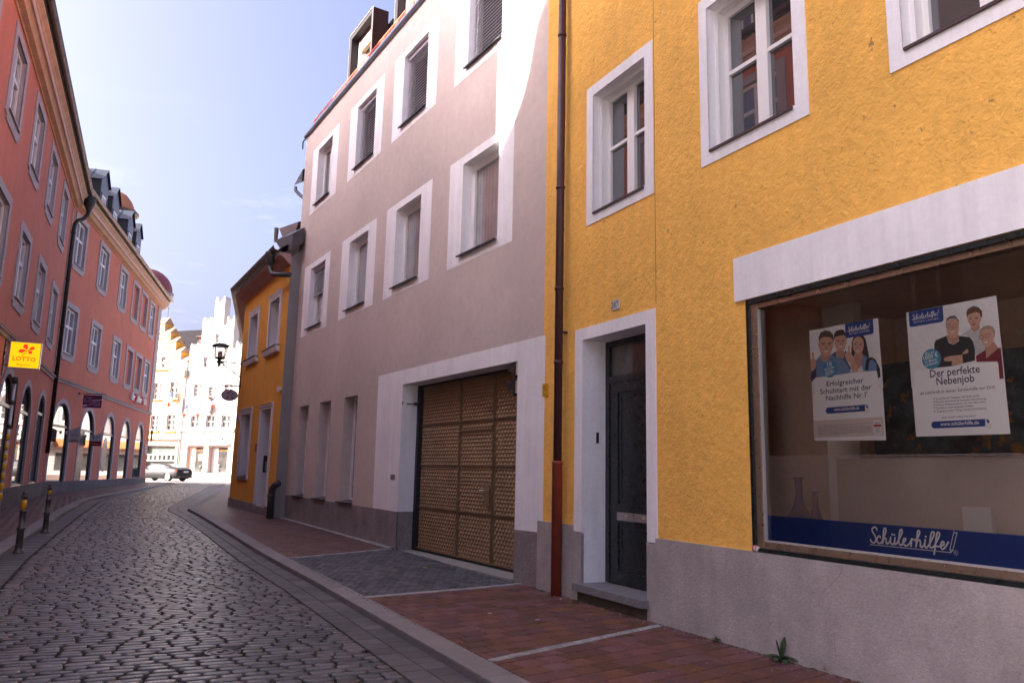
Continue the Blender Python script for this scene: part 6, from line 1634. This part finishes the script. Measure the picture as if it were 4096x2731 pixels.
q = MB(FW); q.box(5.2, 14.2, -14, -.85, .2, 12); q.build('house_body', m_wcream, ch)
q = MB(FW); q.box(5.4, 6.1, -3.2, -2.6, 14, 17.2); q.box(5.5, 6.0, -3.1, -2.7, 17.2, 17.5); q.profile([(-3.5, 17.62), (-2.3, 17.62), (-2.9, 17.8)], 5.0, 6.5); q.build('chimney', M('chimney_brick', (.33, .2, .16), .8, .2, 5), ch)
q = MB(FW); q.tube([(5.05, .14, .4), (5.05, .14, 12.2)], .09, 8); q.lathe((5.0, .2), [(.12, 12.0), (.28, 12.3), (.32, 12.9), (.32, 13.0)], 10); q.build('downpipe', M('verdigris_pipe', (.26, .28, .24), .6, .15, 3), ch, True)
# houses that close the square on both sides
m_awn = M('orange_awning', (.45, .16, .05), .8, .1, 3)
def side_house(s0, s1, zt, mat, label, nwin):
    t = thing('side_house', FW.w((s0 + s1) / 2, 0, .2), label, 'house')
    q = MB(FW); q.box(s0, s1, -12, 0, .2, zt); q.build('house_body', mat, t)
    for r_ in range(2):
        for k in range(nwin):
            c = s0 + (s1 - s0) * (k + .5) / nwin
            q = MB(FW); q.prism(rect(c - .8, c + .8, 5.6 + r_ * 3.6, 7.8 + r_ * 3.6), 0, .05, [rect(c - .6, c + .6, 5.8 + r_ * 3.6, 7.6 + r_ * 3.6)]); fr = q.build('window', m_frame, t)
            q = MB(FW); q.quad((c - .6, .01, 5.8 + r_ * 3.6), (c + .6, .01, 5.8 + r_ * 3.6), (c + .6, .01, 7.6 + r_ * 3.6), (c - .6, .01, 7.6 + r_ * 3.6)); q.build('pane', m_wpane, fr)
    q = MB(FW); q.quad((s0 + .8, .012, .7), (s1 - .8, .012, .7), (s1 - .8, .012, 2.5), (s0 + .8, .012, 2.5)); q.build('shop_pane', M('display_pane', (.05, .047, .045), .05), t)
    q = MB(FW); q.profile([(0, 3.9), (1.1, 3.3), (1.1, 3.1), (0, 3.1)], s0 + .6, s1 - .6); q.build('awning', m_awn, t)
side_house(14.3, 30, 13, m_wcream, 'plain cream house beyond the stepped gables, mirrored in the arched shop windows', 5)
side_house(-16, -3.2, 12, m_wwhite, 'plain white house beside the white gable, behind the orange corner house', 4)
# flags on the facades
m_pole = M('flag_pole', (.5, .5, .5), .4)
m_fb, m_fw, m_fr, m_fl = M('flag_blue', (.03, .06, .30), .8), M('flag_white', (.72, .71, .73), .8), M('flag_red', (.62, .10, .03), .8), M('flag_lozenge', (.10, .24, .55), .8)
def flag(label, kind, top, bot, w_, d):
    (s0, z0), (s1, z1) = top, bot
    t = thing('flag', FW.w(s0, d, z1), label, 'flag', 'flags hung out on the square')
    q = MB(FW); q.tube([(s0 + w_ * .5, 0, z0 - .25), (s0 + w_ * .1, d, z0 + .12)], .025, 5); q.build('pole', m_pole, t)
    q = MB(FW)
    NU, NV = (6, 14)
    P = lambda u, v: (s0 + (s1 - s0) * v + (u - .5) * w_ * (1 - .35 * v * (1 if kind == 'lozenge' else .4)), d + .10 * math.sin(u * 5 + v * 3), z0 + (z1 - z0) * v)
    for j in range(NV):
        for i in range(NU):
            q.cur = ((i + j) % 2 if kind == 'lozenge' else (0 if j < NV / 3 else 1 if j < 2 * NV / 3 else 2))
            q.quad(P(i / NU, j / NV), P((i + 1) / NU, j / NV), P((i + 1) / NU, (j + 1) / NV), P(i / NU, (j + 1) / NV))
    q.build('cloth', [m_fl, m_fw] if kind == 'lozenge' else [m_fb, m_fw, m_fr], t, recalc=False)
flag('blue and white lozenge flag draped in front of the cream house, largest of the flags', 'lozenge', (7.05, 11.0), (7.25, 9.5), .95, .9)
flag('blue, white and red flag right of the big lozenge flag on the cream house', 'tri', (6.20, 10.2), (6.40, 8.45), .50, .9)
flag('narrow lozenge flag hanging by the drainpipe between the two gabled houses', 'lozenge', (4.93, 9.2), (5.06, 7.6), .36, .5)
flag('blue, white and red flag left on the white gabled house', 'tri', (3.82, 8.65), (3.95, 7.2), .38, .8)
flag('pale lozenge flag between two striped flags on the white gabled house', 'lozenge', (2.77, 8.5), (2.95, 7.05), .34, .8)
flag('blue, white and red flag just left of the statue', 'tri', (1.77, 8.55), (1.92, 7.2), .34, .8)
flag('small striped flag just right of the statue, near the oval sign', 'tri', (-.25, 9.6), (-.10, 8.3), .34, .8)
flag('small lozenge flag half hidden by the oval sign', 'lozenge', (-.75, 9.7), (-.70, 8.9), .34, .8)
# lamp hung over the square on a cable
hl = thing('cable_lamp', FW.w(2.6, 6, 13.1), 'white street lamp hanging from a cable in front of the white gabled house', 'street lamp')
c0 = FW.w(2.35, 6, 13.45)
q = MB(FW); q.lathe((2.35, 6), [(.05, 13.6), (.10, 13.45), (.14, 13.2), (.62, 13.02), (.66, 12.95)], 16); q.build('lamp_shade', M('lamp_enamel', (.6, .57, .54), .5), hl, True)
q = MB(FW); q.tube([(9.7, .05, 17.9), (6.0, 3.0, 15.6), (2.35, 6, 13.9)], .012, 5); q.tube([(2.35, 6, 13.9), (-2.8, .05, 12.3)], .012, 5); q.tube([(2.35, 6, 13.9), (2.35, 6, 13.5)], .012, 5); q.build('cable', m_anth, hl)
# ================================================================ priority road sign in front of the shops
def ray_pt(px, py, dist):
    """world point seen at a photo position, at a distance along the view axis"""
    v = _x * ((px - 2048) / 3102.27) + _u * (-(py - 1365.5) / 3102.27) + _f
    return np.array(v * dist) + np.array([0, 0, 1.55])
SGN = np.array([-40.18, 77.6])
ps = thing('priority_road_sign', (SGN[0], SGN[1], .24), 'yellow and white diamond road sign on a thin pole behind the grey car', 'road sign')
FP = Frame(SGN[0], SGN[1], R(-64), 1)
q = MB(FP); q.lathe((0, -.04), [(.035, .24), (.035, 4.55)], 8); q.build('pole', M('galvanised', (.42, .42, .43), .45, .1, 3, metal=.5), ps)
q = MB(FP); a = .44; q.prism([(-a, 4.5), (0, 4.5 - a), (a, 4.5), (0, 4.5 + a)], 0, .02); bd = q.build('plate', m_fw, ps)
q = MB(FP); a = .26; q.prism([(-a, 4.5), (0, 4.5 - a), (a, 4.5), (0, 4.5 + a)], .02, .024); q.build('yellow_field', M('priority_yellow', (.80, .36, .01), .5), bd)
# ================================================================ grey hatchback-coupe crossing the square
m_carp = M('grey_car_paint', (.018, .018, .021), .5, .04, 2, coat=.03, spec=.22)
m_cglass = M('car_glass', (.012, .014, .016), .03, spec=.7)
m_tyre = M('tyre_rubber', (.015, .015, .016), .8)
m_rim = M('alloy_rim', (.55, .54, .53), .3, metal=.8)
CAR = np.array([-27.09, 62.68])     # rear left wheel on the ground
yaw = R(-71)
fwd = np.array([math.sin(yaw), math.cos(yaw)]); lft = np.array([-fwd[1], fwd[0]])
cc = CAR + fwd * 1.40 - lft * .80
car = thing('parked_car', (cc[0], cc[1], .225), 'dark grey five-door coupe crossing the sunny square, its rear lights towards the lane', 'car')
FC = rot_frame(cc[0], cc[1], math.atan2(fwd[1], fwd[0]), .225)
#        x     zb    yb   ys   zmid zbelt yb2  ztop  ytop
ST = [(-2.36, .42, .60, .74, .62, .86, .66, .90, .55),
      (-2.28, .30, .74, .84, .60, .92, .76, .965, .62),
      (-2.05, .24, .82, .90, .60, .96, .84, 1.02, .64),
      (-1.70, .20, .84, .92, .60, .96, .86, 1.12, .62),
      (-1.20, .19, .85, .925, .60, .955, .865, 1.255, .60),
      (-.65, .19, .85, .925, .60, .945, .865, 1.355, .60),
      (0, .19, .85, .925, .60, .935, .865, 1.39, .60),
      (.50, .19, .85, .925, .60, .925, .865, 1.35, .58),
      (.95, .19, .85, .92, .60, .915, .86, 1.20, .57),
      (1.35, .19, .85, .92, .60, .90, .855, .98, .60),
      (1.75, .20, .85, .91, .58, .84, .83, .88, .60),
      (2.10, .22, .80, .86, .55, .75, .76, .80, .55),
      (2.32, .28, .62, .70, .52, .62, .62, .66, .42)]
def section(st):
    x, zb, yb, ys, zm, zl, yl, zt, yt = st
    h = [(0, zb), (yb * .9, zb), (yb, zb + .05), (ys, zm - .12), (ys + .005, zm), (ys - .01, (zm + zl) / 2), (yl, zl), (yl - (yl - yt) * .12, zl + (zt - zl) * .12), (yt + .06, zt - (zt - zl) * .18), (yt - .03, zt - .012), (0, zt + .022)]
    return [(x, y, z) for y, z in h] + [(x, -y, z) for y, z in h[::-1][1:-1]]
secs = [section(s) for s in ST]
# refine along the length
def lerp_sections(secs, k=4):
    out = []
    for i in range(len(secs) - 1):
        for t in np.linspace(0, 1, k + 1)[:-1]:
            a, b = np.array(secs[i]), np.array(secs[i + 1]); p = np.array(secs[max(0, i - 1)]); n_ = np.array(secs[min(len(secs) - 1, i + 2)])
            out.append([tuple(v) for v in .5 * (2 * a + (b - p) * t + (2 * p - 5 * a + 4 * b - n_) * t * t + (3 * a - p - 3 * b + n_) * t ** 3)])
    out.append(secs[-1]); return out
fine = lerp_sections(secs)
k = len(fine[0])
WX = [-1.40, 1.40]
q = MB(FC)
vs = [v for s in fine for v in s]
fs = []
for i in range(len(fine) - 1):
    xm = (fine[i][0][0] + fine[i + 1][0][0]) / 2
    for j in range(k):
        jj = (j + 1) % k
        # leave the wheel arches open
        pts = [fine[i][j], fine[i][jj], fine[i + 1][jj], fine[i + 1][j]]
        cz = sum(p[2] for p in pts) / 4; cy = abs(sum(p[1] for p in pts) / 4)
        if cy > .5 and any((xm - wx) ** 2 + (cz - .33) ** 2 < .38 ** 2 for wx in WX) and cz < .66: continue
        fs.append((i * k + j, i * k + jj, (i + 1) * k + jj, (i + 1) * k + j))
fs += [tuple(range(k)), tuple(range((len(fine) - 1) * k, len(fine) * k))]
q.add(vs, fs)
body = q.build('body', m_carp, car, True)
def patch(name, x0, x1, j0, j1, mat, off=.006, side=1, parent=None, trim0=0, trim1=0):
    q = MB(FC)
    xs = [x0 + (x1 - x0) * t for t in np.linspace(0, 1, 9)]
    def at(x, jf):
        for i in range(len(fine) - 1):
            if fine[i][0][0] <= x <= fine[i + 1][0][0]:
                t = (x - fine[i][0][0]) / (fine[i + 1][0][0] - fine[i][0][0]); break
        j = int(jf); u = jf - j
        g = lambda s, j: np.array(s[j])
        p = (g(fine[i], j) * (1 - u) + g(fine[i], j + 1) * u) * (1 - t) + (g(fine[i + 1], j) * (1 - u) + g(fine[i + 1], j + 1) * u) * t
        return (p[0], (p[1] + off) * side, p[2] + (off * .6 if j0 > 7.5 else 0))
    js = np.linspace(j0, j1, 4)
    vs = [at(x, j) for x in xs for j in js]
    q.add(vs, [(a * 4 + b, a * 4 + b + 1, (a + 1) * 4 + b + 1, (a + 1) * 4 + b) for a in range(8) for b in range(3)])
    return q.build(name, mat, parent or car, True, recalc=True)
for sd in (1, -1):
    patch('side_window', .08, .98, 7.05, 7.95, m_cglass, .008, sd); patch('side_window', -.85, .02, 7.05, 7.95, m_cglass, .008, sd); patch('side_window', -1.42, -.92, 7.05, 7.85, m_cglass, .008, sd)
for sd in (1, -1):
    patch('rear_window', -1.82, -.78, 8.85, 9.999, m_cglass, .012, sd); patch('windscreen', .62, 1.30, 8.85, 9.999, m_cglass, .012, sd)
m_chrome = M('chrome_strip', (.6, .6, .6), .15, metal=.95)
q = MB(FC)
for sd in (1, -1):
    q.tube([(-1.55, .845 * sd, 1.0), (-.85, .83 * sd, 1.27), (0, .80 * sd, 1.335), (.6, .78 * sd, 1.28), (1.05, .82 * sd, 1.03)], .010, 5) if False else None
    q.tube([(1.02, .868 * sd, .925), (0, .874 * sd, .945), (-1.45, .874 * sd, .967)], .010, 5)
q.build('window_trim', m_chrome, car)
for wx in WX:
    for sd in (1, -1):
        q = MB(FC)
        def disc(r, y): return [(wx + r * math.cos(t), y * sd, .335 + r * math.sin(t)) for t in np.linspace(0, 2 * math.pi, 25)[:-1]]
        L = [disc(.20, .66), disc(.325, .68), disc(.335, .72), disc(.335, .86), disc(.322, .895), disc(.245, .90)]
        q.add([p for l in L for p in l], [(a * 24 + i, a * 24 + (i + 1) % 24, (a + 1) * 24 + (i + 1) % 24, (a + 1) * 24 + i) for a in range(5) for i in range(24)] + [tuple(range(24))])
        ty = q.build('wheel', m_tyre, car, True)
        q = MB(FC)
        q.add([p for l in (disc(.248, .895), disc(.225, .905), disc(.215, .87)) for p in l], [(a * 24 + i, a * 24 + (i + 1) % 24, (a + 1) * 24 + (i + 1) % 24, (a + 1) * 24 + i) for a in range(2) for i in range(24)])
        for s_ in range(6):
            a = 2 * math.pi * s_ / 6 + .3
            pt = lambda r, da, y: (wx + r * math.cos(a + da), y * sd, .335 + r * math.sin(a + da))
            q.add([pt(.05, -.7, .895), pt(.05, .7, .895), pt(.225, .20, .885), pt(.225, -.20, .885)], [(0, 1, 2, 3)])
        q.add([p for p in disc(.06, .90)], [tuple(range(24))])
        q.build('rim', m_rim, ty, recalc=False)
        q = MB(FC); q.add([p for p in disc(.214, .845)], [tuple(range(24))]); q.build('brake_shade', m_tyre, ty)
for sd in (1, -1):
    q = MB(FC); q.add([(-2.345, .30 * sd, .74), (-2.335, .30 * sd, .87), (-2.28, .66 * sd, .90), (-2.12, .845 * sd, .90), (-2.02, .875 * sd, .84), (-2.15, .865 * sd, .75), (-2.30, .70 * sd, .73)], [(0, 1, 2, 6), (2, 3, 5, 6), (3, 4, 5)])
    for i in range(len(q.v)): q.v[i] = tuple(np.array(q.v[i]) + np.append(-fwd * .022 + lft * sd * .018, 0))
    q.build('tail_light', M('tail_red', (.50, .015, .01), .2, .1, 20, emit=((1, .05, .02), .25)), car)
q = MB(FC); q.box(-2.405, -2.385, -.26, .26, .70, .81); q.build('licence_plate', m_fw, car)
q = MB(FC); q.box(-2.40, -2.34, -.34, .34, .66, .84); q.build('plate_recess', m_dark, car)
q = MB(FC); q.box(-2.42, -2.25, -.70, .70, .30, .42); q.build('rear_valance', m_dark, car)
q = MB(FC); q.profile([(0, 0), (0, 0)], 0, .01) if False else q.add([(.92, .88, .95), (.72, .88, .95), (.74, 1.06, .97), (.90, 1.06, .97), (.92, .88, 1.07), (.76, .88, 1.09), (.77, 1.05, 1.07), (.90, 1.05, 1.06)], [(0, 1, 2, 3), (4, 5, 6, 7), (0, 1, 5, 4), (1, 2, 6, 5), (2, 3, 7, 6), (3, 0, 4, 7)]); q.build('wing_mirror', m_carp, car)
for x in (.0, -.93):
    q = MB(FC); q.tube([(x, .925, .80), (x + .05, .95, .815), (x + .17, .95, .815), (x + .22, .925, .80)], .014, 6); q.build('door_handle', m_chrome, car)
q = MB(FC)
for pts in (((.0, .875, .93), (-.02, .93, .7), (-.02, .928, .30)), ((-.92, .873, .94), (-.98, .925, .75), (-.90, .925, .5)), ((1.02, .868, .92), (1.08, .925, .7), (1.06, .925, .30))): q.tube([pts[0], pts[1], pts[2]], .006, 4)
q.tube([(1.0, .928, .33), (-1.0, .928, .33)], .010, 5)
q.build('door_gap', m_dark, car)
q = MB(FC); q.box(-2.0, 1.9, -.78, .78, .20, .55); q.build('underbody', m_dark, car)
# ================================================================ bollards on the left kerb
m_iron = M('cast_iron', (.115, .10, .095), .42, .3, 6, .35, 60, metal=.45, bdist=.003)
b0 = np.array([-8.68, 14.22]); zb0 = float(RZ(*b0))
bo = thing('bollard', (b0[0], b0[1], zb0), 'nearer grey iron bollard with broad yellow tape on the left edge of the cobbles', 'bollard', 'bollards along the left kerb')
FB = Frame(b0[0], b0[1], 0, 1); FB.o[2] = zb0
q = MB(FB)
q.lathe((0, 0), [(0.0903, -.06), (0.0903, .02), (0.0731, .05), (0.0645, .065), (0.0602, .09), (0.0533, .40), (0.0645, .405), (0.0705, .42), (0.0705, .435), (0.0645, .45), (0.0516, .455), (0.0473, .70), (0.0533, .705), (0.0585, .718), (0.0585, .73), (0.0516, .745), (0.0430, .75), (0.0404, .965), (0.0473, .97), (0.0542, .98), (0.0542, .995), (0.0413, 1.0), (0.0301, 1.01), (0.0344, 1.025), (0.0378, 1.045), (0.0310, 1.068), (0.0155, 1.08), (0.0034, 1.083)], 24)
q.box(-.10, -.05, -.012, .012, .975, .992); q.box(.05, .10, -.012, .012, .975, .992)
bb = q.build('post', m_iron, bo, True)
q = MB(FB); q.lathe((0, 0), [(.0475, .755), (.0450, .93)], 24); tp = q.build('tape', M('yellow_tape', (.72, .42, .01), .4, .08, 9), bo, True)
q = MB(FB)
for z in (.762, .81, .86, .91): q.lathe((0, 0), [(.0482 - (z - .755) * .014, z), (.0480 - (z - .755) * .014, z + .008)], 24)
q.build('tape_line', M('tape_red', (.55, .03, .01), .4), tp)
b1 = np.array([-10.35, 17.84])
b2 = copy_tree(bo, (b1[0], b1[1], float(RZ(*b1))), 'farther grey iron bollard with a short yellow band on the left edge of the cobbles')
for chd in b2.children:
    if chd.name.startswith('tape'):
        q = MB(FB); q.lathe((0, 0), [(.0463, .85), (.0450, .93)], 24)
        nm = q.build('tmp', MATS['yellow_tape'], bo, True); chd.data = nm.data; bpy.data.objects.remove(nm)
        for g in chd.children:
            q = MB(FB); q.lathe((0, 0), [(.0468, .885), (.0467, .895)], 24); nm = q.build('tmp', MATS['tape_red'], bo, True); g.data = nm.data; bpy.data.objects.remove(nm)
# tall taped post on the left pavement
pp = np.array([-8.80, 13.72]); zp = float(G(*pp))
tp_ = thing('taped_post', (pp[0], pp[1], zp), 'tall slim post with black clamps and yellow tape standing before the near arches', 'post')
FT = Frame(pp[0], pp[1], 0, 1); FT.o[2] = zp
q = MB(FT); q.lathe((0, 0), [(.026, -.05), (.026, 2.98)], 14); q.build('pole', M('galvanised', (.42, .42, .43), .45, .1, 3, metal=.5), tp_, True)
q = MB(FT)
q.lathe((0, 0), [(.030, 2.05), (.032, 2.90), (.045, 2.91), (.045, 2.97), (.03, 3.0)], 14) if False else None
for z0, z1, r_ in ((2.88, 3.0, .048), (2.50, 2.58, .04), (2.08, 2.16, .04)): q.lathe((0, 0), [(.028, z0), (r_, z0 + .01), (r_, z1 - .01), (.028, z1)], 14)
q.tube([(.055, .0, 2.1), (.055, 0, 2.92)], .028, 10); q.build('black_clamp', m_black, tp_, True)
q = MB(FT)
for i in range(7): z = 2.0 - i * .17; q.lathe((0, 0), [(.0285, z - .115), (.0285, z)], 14)
ty_ = q.build('tape', MATS['yellow_tape'], tp_, True)
q = MB(FT)
for i in range(14): z = 1.97 - i * .085; q.lathe((0, 0), [(.0292, z - .008), (.0292, z)], 14)
q.build('tape_line', MATS['tape_red'], ty_, True)
# ================================================================ small things on the ground
vc = thing('valve_cover', (-2.53, 7.32, float(RZ(-2.53, 7.32))), 'small round iron valve cover set among the cobbles', 'manhole cover')
FV = Frame(-2.53, 7.32, .4, 1); FV.o[2] = float(RZ(-2.53, 7.32))
q = MB(FV); q.lathe((0, 0), [(.155, -.04), (.155, -.006), (.135, -.004), (.132, -.012), (.105, -.012), (.10, -.004), (.004, -.003)], 28); lid = q.build('frame', m_iron, vc)
q = MB(FV); q.box(-.05, -.015, -.025, .025, -.003, .002); q.box(.015, .05, -.025, .025, -.003, .002); q.build('lifting_slots', m_gasket, lid)
m_leafg = M('weed_leaf', (.03, .06, .02), .6, .3, 20)
m_leafd = M('moss_leaf', (.06, .075, .02), .8, .3, 30)
def weed(nm, label, x, y, leaves, mat):
    z = float(G(x, y))
    t = thing(nm, (x, y, z), label, 'plant')
    F_ = Frame(x, y, 0, 1); F_.u = np.array([1., 0, 0]); F_.n = np.array([0, 1., 0]); F_.o[2] = z
    for (az, tilt, L, w_) in leaves:
        q = MB(F_)
        vs, fs = [], []
        N = 7
        for i in range(N + 1):
            u = i / N
            el_ = tilt - .5 * u * (1 if tilt < 1.1 else .15)
            r_ = L * u * math.cos(tilt); h_ = L * (math.sin(tilt) * u - .30 * u * u * (1 if tilt < 1.1 else .1))
            ww_ = w_ * math.sin(math.pi * min(1, u * .85 + .12)) ** .7 * (.35 if u == 1 else 1) * (.5 if i == 0 else 1)
            c, s = math.cos(az), math.sin(az)
            for sg in (-1, 0, 1):
                vs.append((c * r_ - s * ww_ * sg, s * r_ + c * ww_ * sg, h_ + .012 + abs(sg) * ww_ * .35))
        for i in range(N):
            for j in range(2): fs.append((i * 3 + j, i * 3 + j + 1, (i + 1) * 3 + j + 1, (i + 1) * 3 + j))
        q.add(vs, fs).build('leaf', mat, t, True, recalc=False)
    return t
LV = [(2.6, 1.35, .17, .030), (.3, 1.32, .20, .036), (.2, .5, .17, .036), (-.9, .35, .18, .036), (-2.2, .35, .17, .034), (3.3, .4, .17, .036), (-1.6, .22, .15, .03), (2.3, .35, .15, .03), (4.0, .25, .13, .028)]
weed('broad_leaf_weed', 'broad-leaved green weed with two upright leaves growing at the foot of the grey plinth', 2.40, 7.11, LV, m_leafg)
random.seed(5)
weed('small_weed', 'small weed in the paving joint left of the broad-leaved weed', 2.05, 7.87, [(random.uniform(0, 6.3), random.uniform(.2, .7), random.uniform(.06, .11), .010) for _ in range(14)], m_leafd)
weed('moss_tuft', 'tiny mossy tuft at the doorstep beside the red pipe', .84, 9.98, [(random.uniform(0, 6.3), random.uniform(.1, .5), random.uniform(.04, .08), .009) for _ in range(16)], m_leafd)
weed('moss_tuft', 'tiny mossy tuft at the plinth foot right of the broad-leaved weed', 2.66, 6.74, [(random.uniform(0, 6.3), random.uniform(.2, .9), random.uniform(.04, .07), .009) for _ in range(14)], m_leafd)
def dead_leaf(label, x, y, col, fn, r_=.035):
    z = float(fn(x, y)) + .012
    q = MB(rot_frame(x, y, random.uniform(0, 6), z))
    q.add([(-r_, 0, .004), (-r_ * .3, r_ * .6, .012), (r_ * .6, r_ * .45, .006), (r_ * 1.2, 0, .014), (r_ * .5, -r_ * .5, .004), (-r_ * .4, -r_ * .55, .010), (0, 0, .0)], [(0, 1, 6), (1, 2, 6), (2, 3, 6), (3, 4, 6), (4, 5, 6), (5, 0, 6)])
    tag(q.build('fallen_leaf', M('leaf_%d' % int(col[0] * 1000), col, .7, .2, 30), None, recalc=False, at=(x, y, z)), label, 'leaf')
dead_leaf('orange fallen leaf on the cobbles below the nearer bollard', -7.05, 12.2, (.42, .13, .02), RZ, .06)
dead_leaf('brown-orange fallen leaf on the cobbles beside the nearer bollard', -8.35, 13.0, (.36, .10, .02), RZ, .045)
dead_leaf('yellow fallen leaf on the dark sett driveway', -1.30, 12.75, (.62, .38, .03), G, .05)
def litter(label, x, y, L, fn=G):
    z = float(fn(x, y))
    q = MB(rot_frame(x, y, random.uniform(0, 3), z)); q.tube([(0, 0, .008), (L, 0, .008)], .006, 6)
    tag(q.build('cigarette_end', M('filter_paper', (.55, .50, .44), .8), None, at=(x, y, z)), label, 'litter')
litter('pale cigarette end on the red pavers below the gate', -.16, 9.05, .045)
litter('pale cigarette end at the foot of the rusty red pipe', .70, 10.18, .03)
q = MB(rot_frame(.34, 8.75, 1.0, float(G(.34, 8.75)))); q.flatpoly(ell(0, 0, .04, .025, 12), .004, .008); tag(q.build('flattened_chewing_gum', M('gum_grey', (.35, .33, .32), .8), None, at=(.34, 8.75, float(G(.34, 8.75)))), 'pale round spot of trodden gum on the red pavers', 'litter')

# moss and grit along the foot of the walls
random.seed(9)
q = MB()
def tuft(x, y, n, h):
    z = float(G(x, y))
    for _ in range(n):
        a, l_, w_ = random.uniform(0, 6.28), random.uniform(.4, 1) * h, random.uniform(.002, .005)
        dx, dy = math.cos(a), math.sin(a); ox, oy = random.gauss(0, h * .6), random.gauss(0, h * .6)
        q.add([(x + ox - dy * w_, y + oy + dx * w_, z), (x + ox + dy * w_, y + oy - dx * w_, z), (x + ox + dx * l_ * .6, y + oy + dy * l_ * .6, z + l_ * random.uniform(.2, .8))], [(0, 1, 2)])
for i in range(150):
    s = random.uniform(-5.5, 2.4)
    if -.2 < s < 1.6: continue
    p = FY.w(s, .045 + abs(random.gauss(0, .02)), 0); tuft(p[0], p[1], random.randint(5, 16), random.uniform(.012, .03))
for i in range(110):
    s = random.uniform(5.2, 13); p = FG.w(s, .14 + abs(random.gauss(0, .02)), 0); tuft(p[0], p[1], random.randint(4, 10), random.uniform(.01, .025))
for i in range(120):
    t = random.random(); a = np.array(KR_IN[1]) * (1 - t) + np.array(KR_IN[4]) * t; tuft(a[0] + .01, a[1], random.randint(3, 8), random.uniform(.008, .02))
tag(q.build('moss', M('moss_green', (.035, .05, .015), .9, .4, 30), None, recalc=False), 'thin moss and dry grass in the joints along the wall foot', 'moss', None, 'stuff')
q = MB()
for i in range(520):
    if random.random() < .75:
        s = random.uniform(-5.5, 2.4); p = FY.w(s, .05 + abs(random.gauss(0, .12)), 0)
    else: p = np.array([random.uniform(-1.5, 3), random.uniform(6.5, 11), 0])
    z = float(G(p[0], p[1])); r_ = random.uniform(.003, .009)
    v = [(p[0] + r_ * random.uniform(.6, 1.2) * math.cos(a), p[1] + r_ * random.uniform(.6, 1.2) * math.sin(a), z) for a in (0, 1.6, 3.1, 4.7)]
    q.add(v + [(p[0], p[1], z + r_)], [(0, 1, 4), (1, 2, 4), (2, 3, 4), (3, 0, 4)])
tag(q.build('grit', M('pale_grit', (.30, .27, .25), .9, .5, 60), None, recalc=False), 'pale grit and crumbs scattered on the pavers along the wall', 'grit', None, 'stuff')
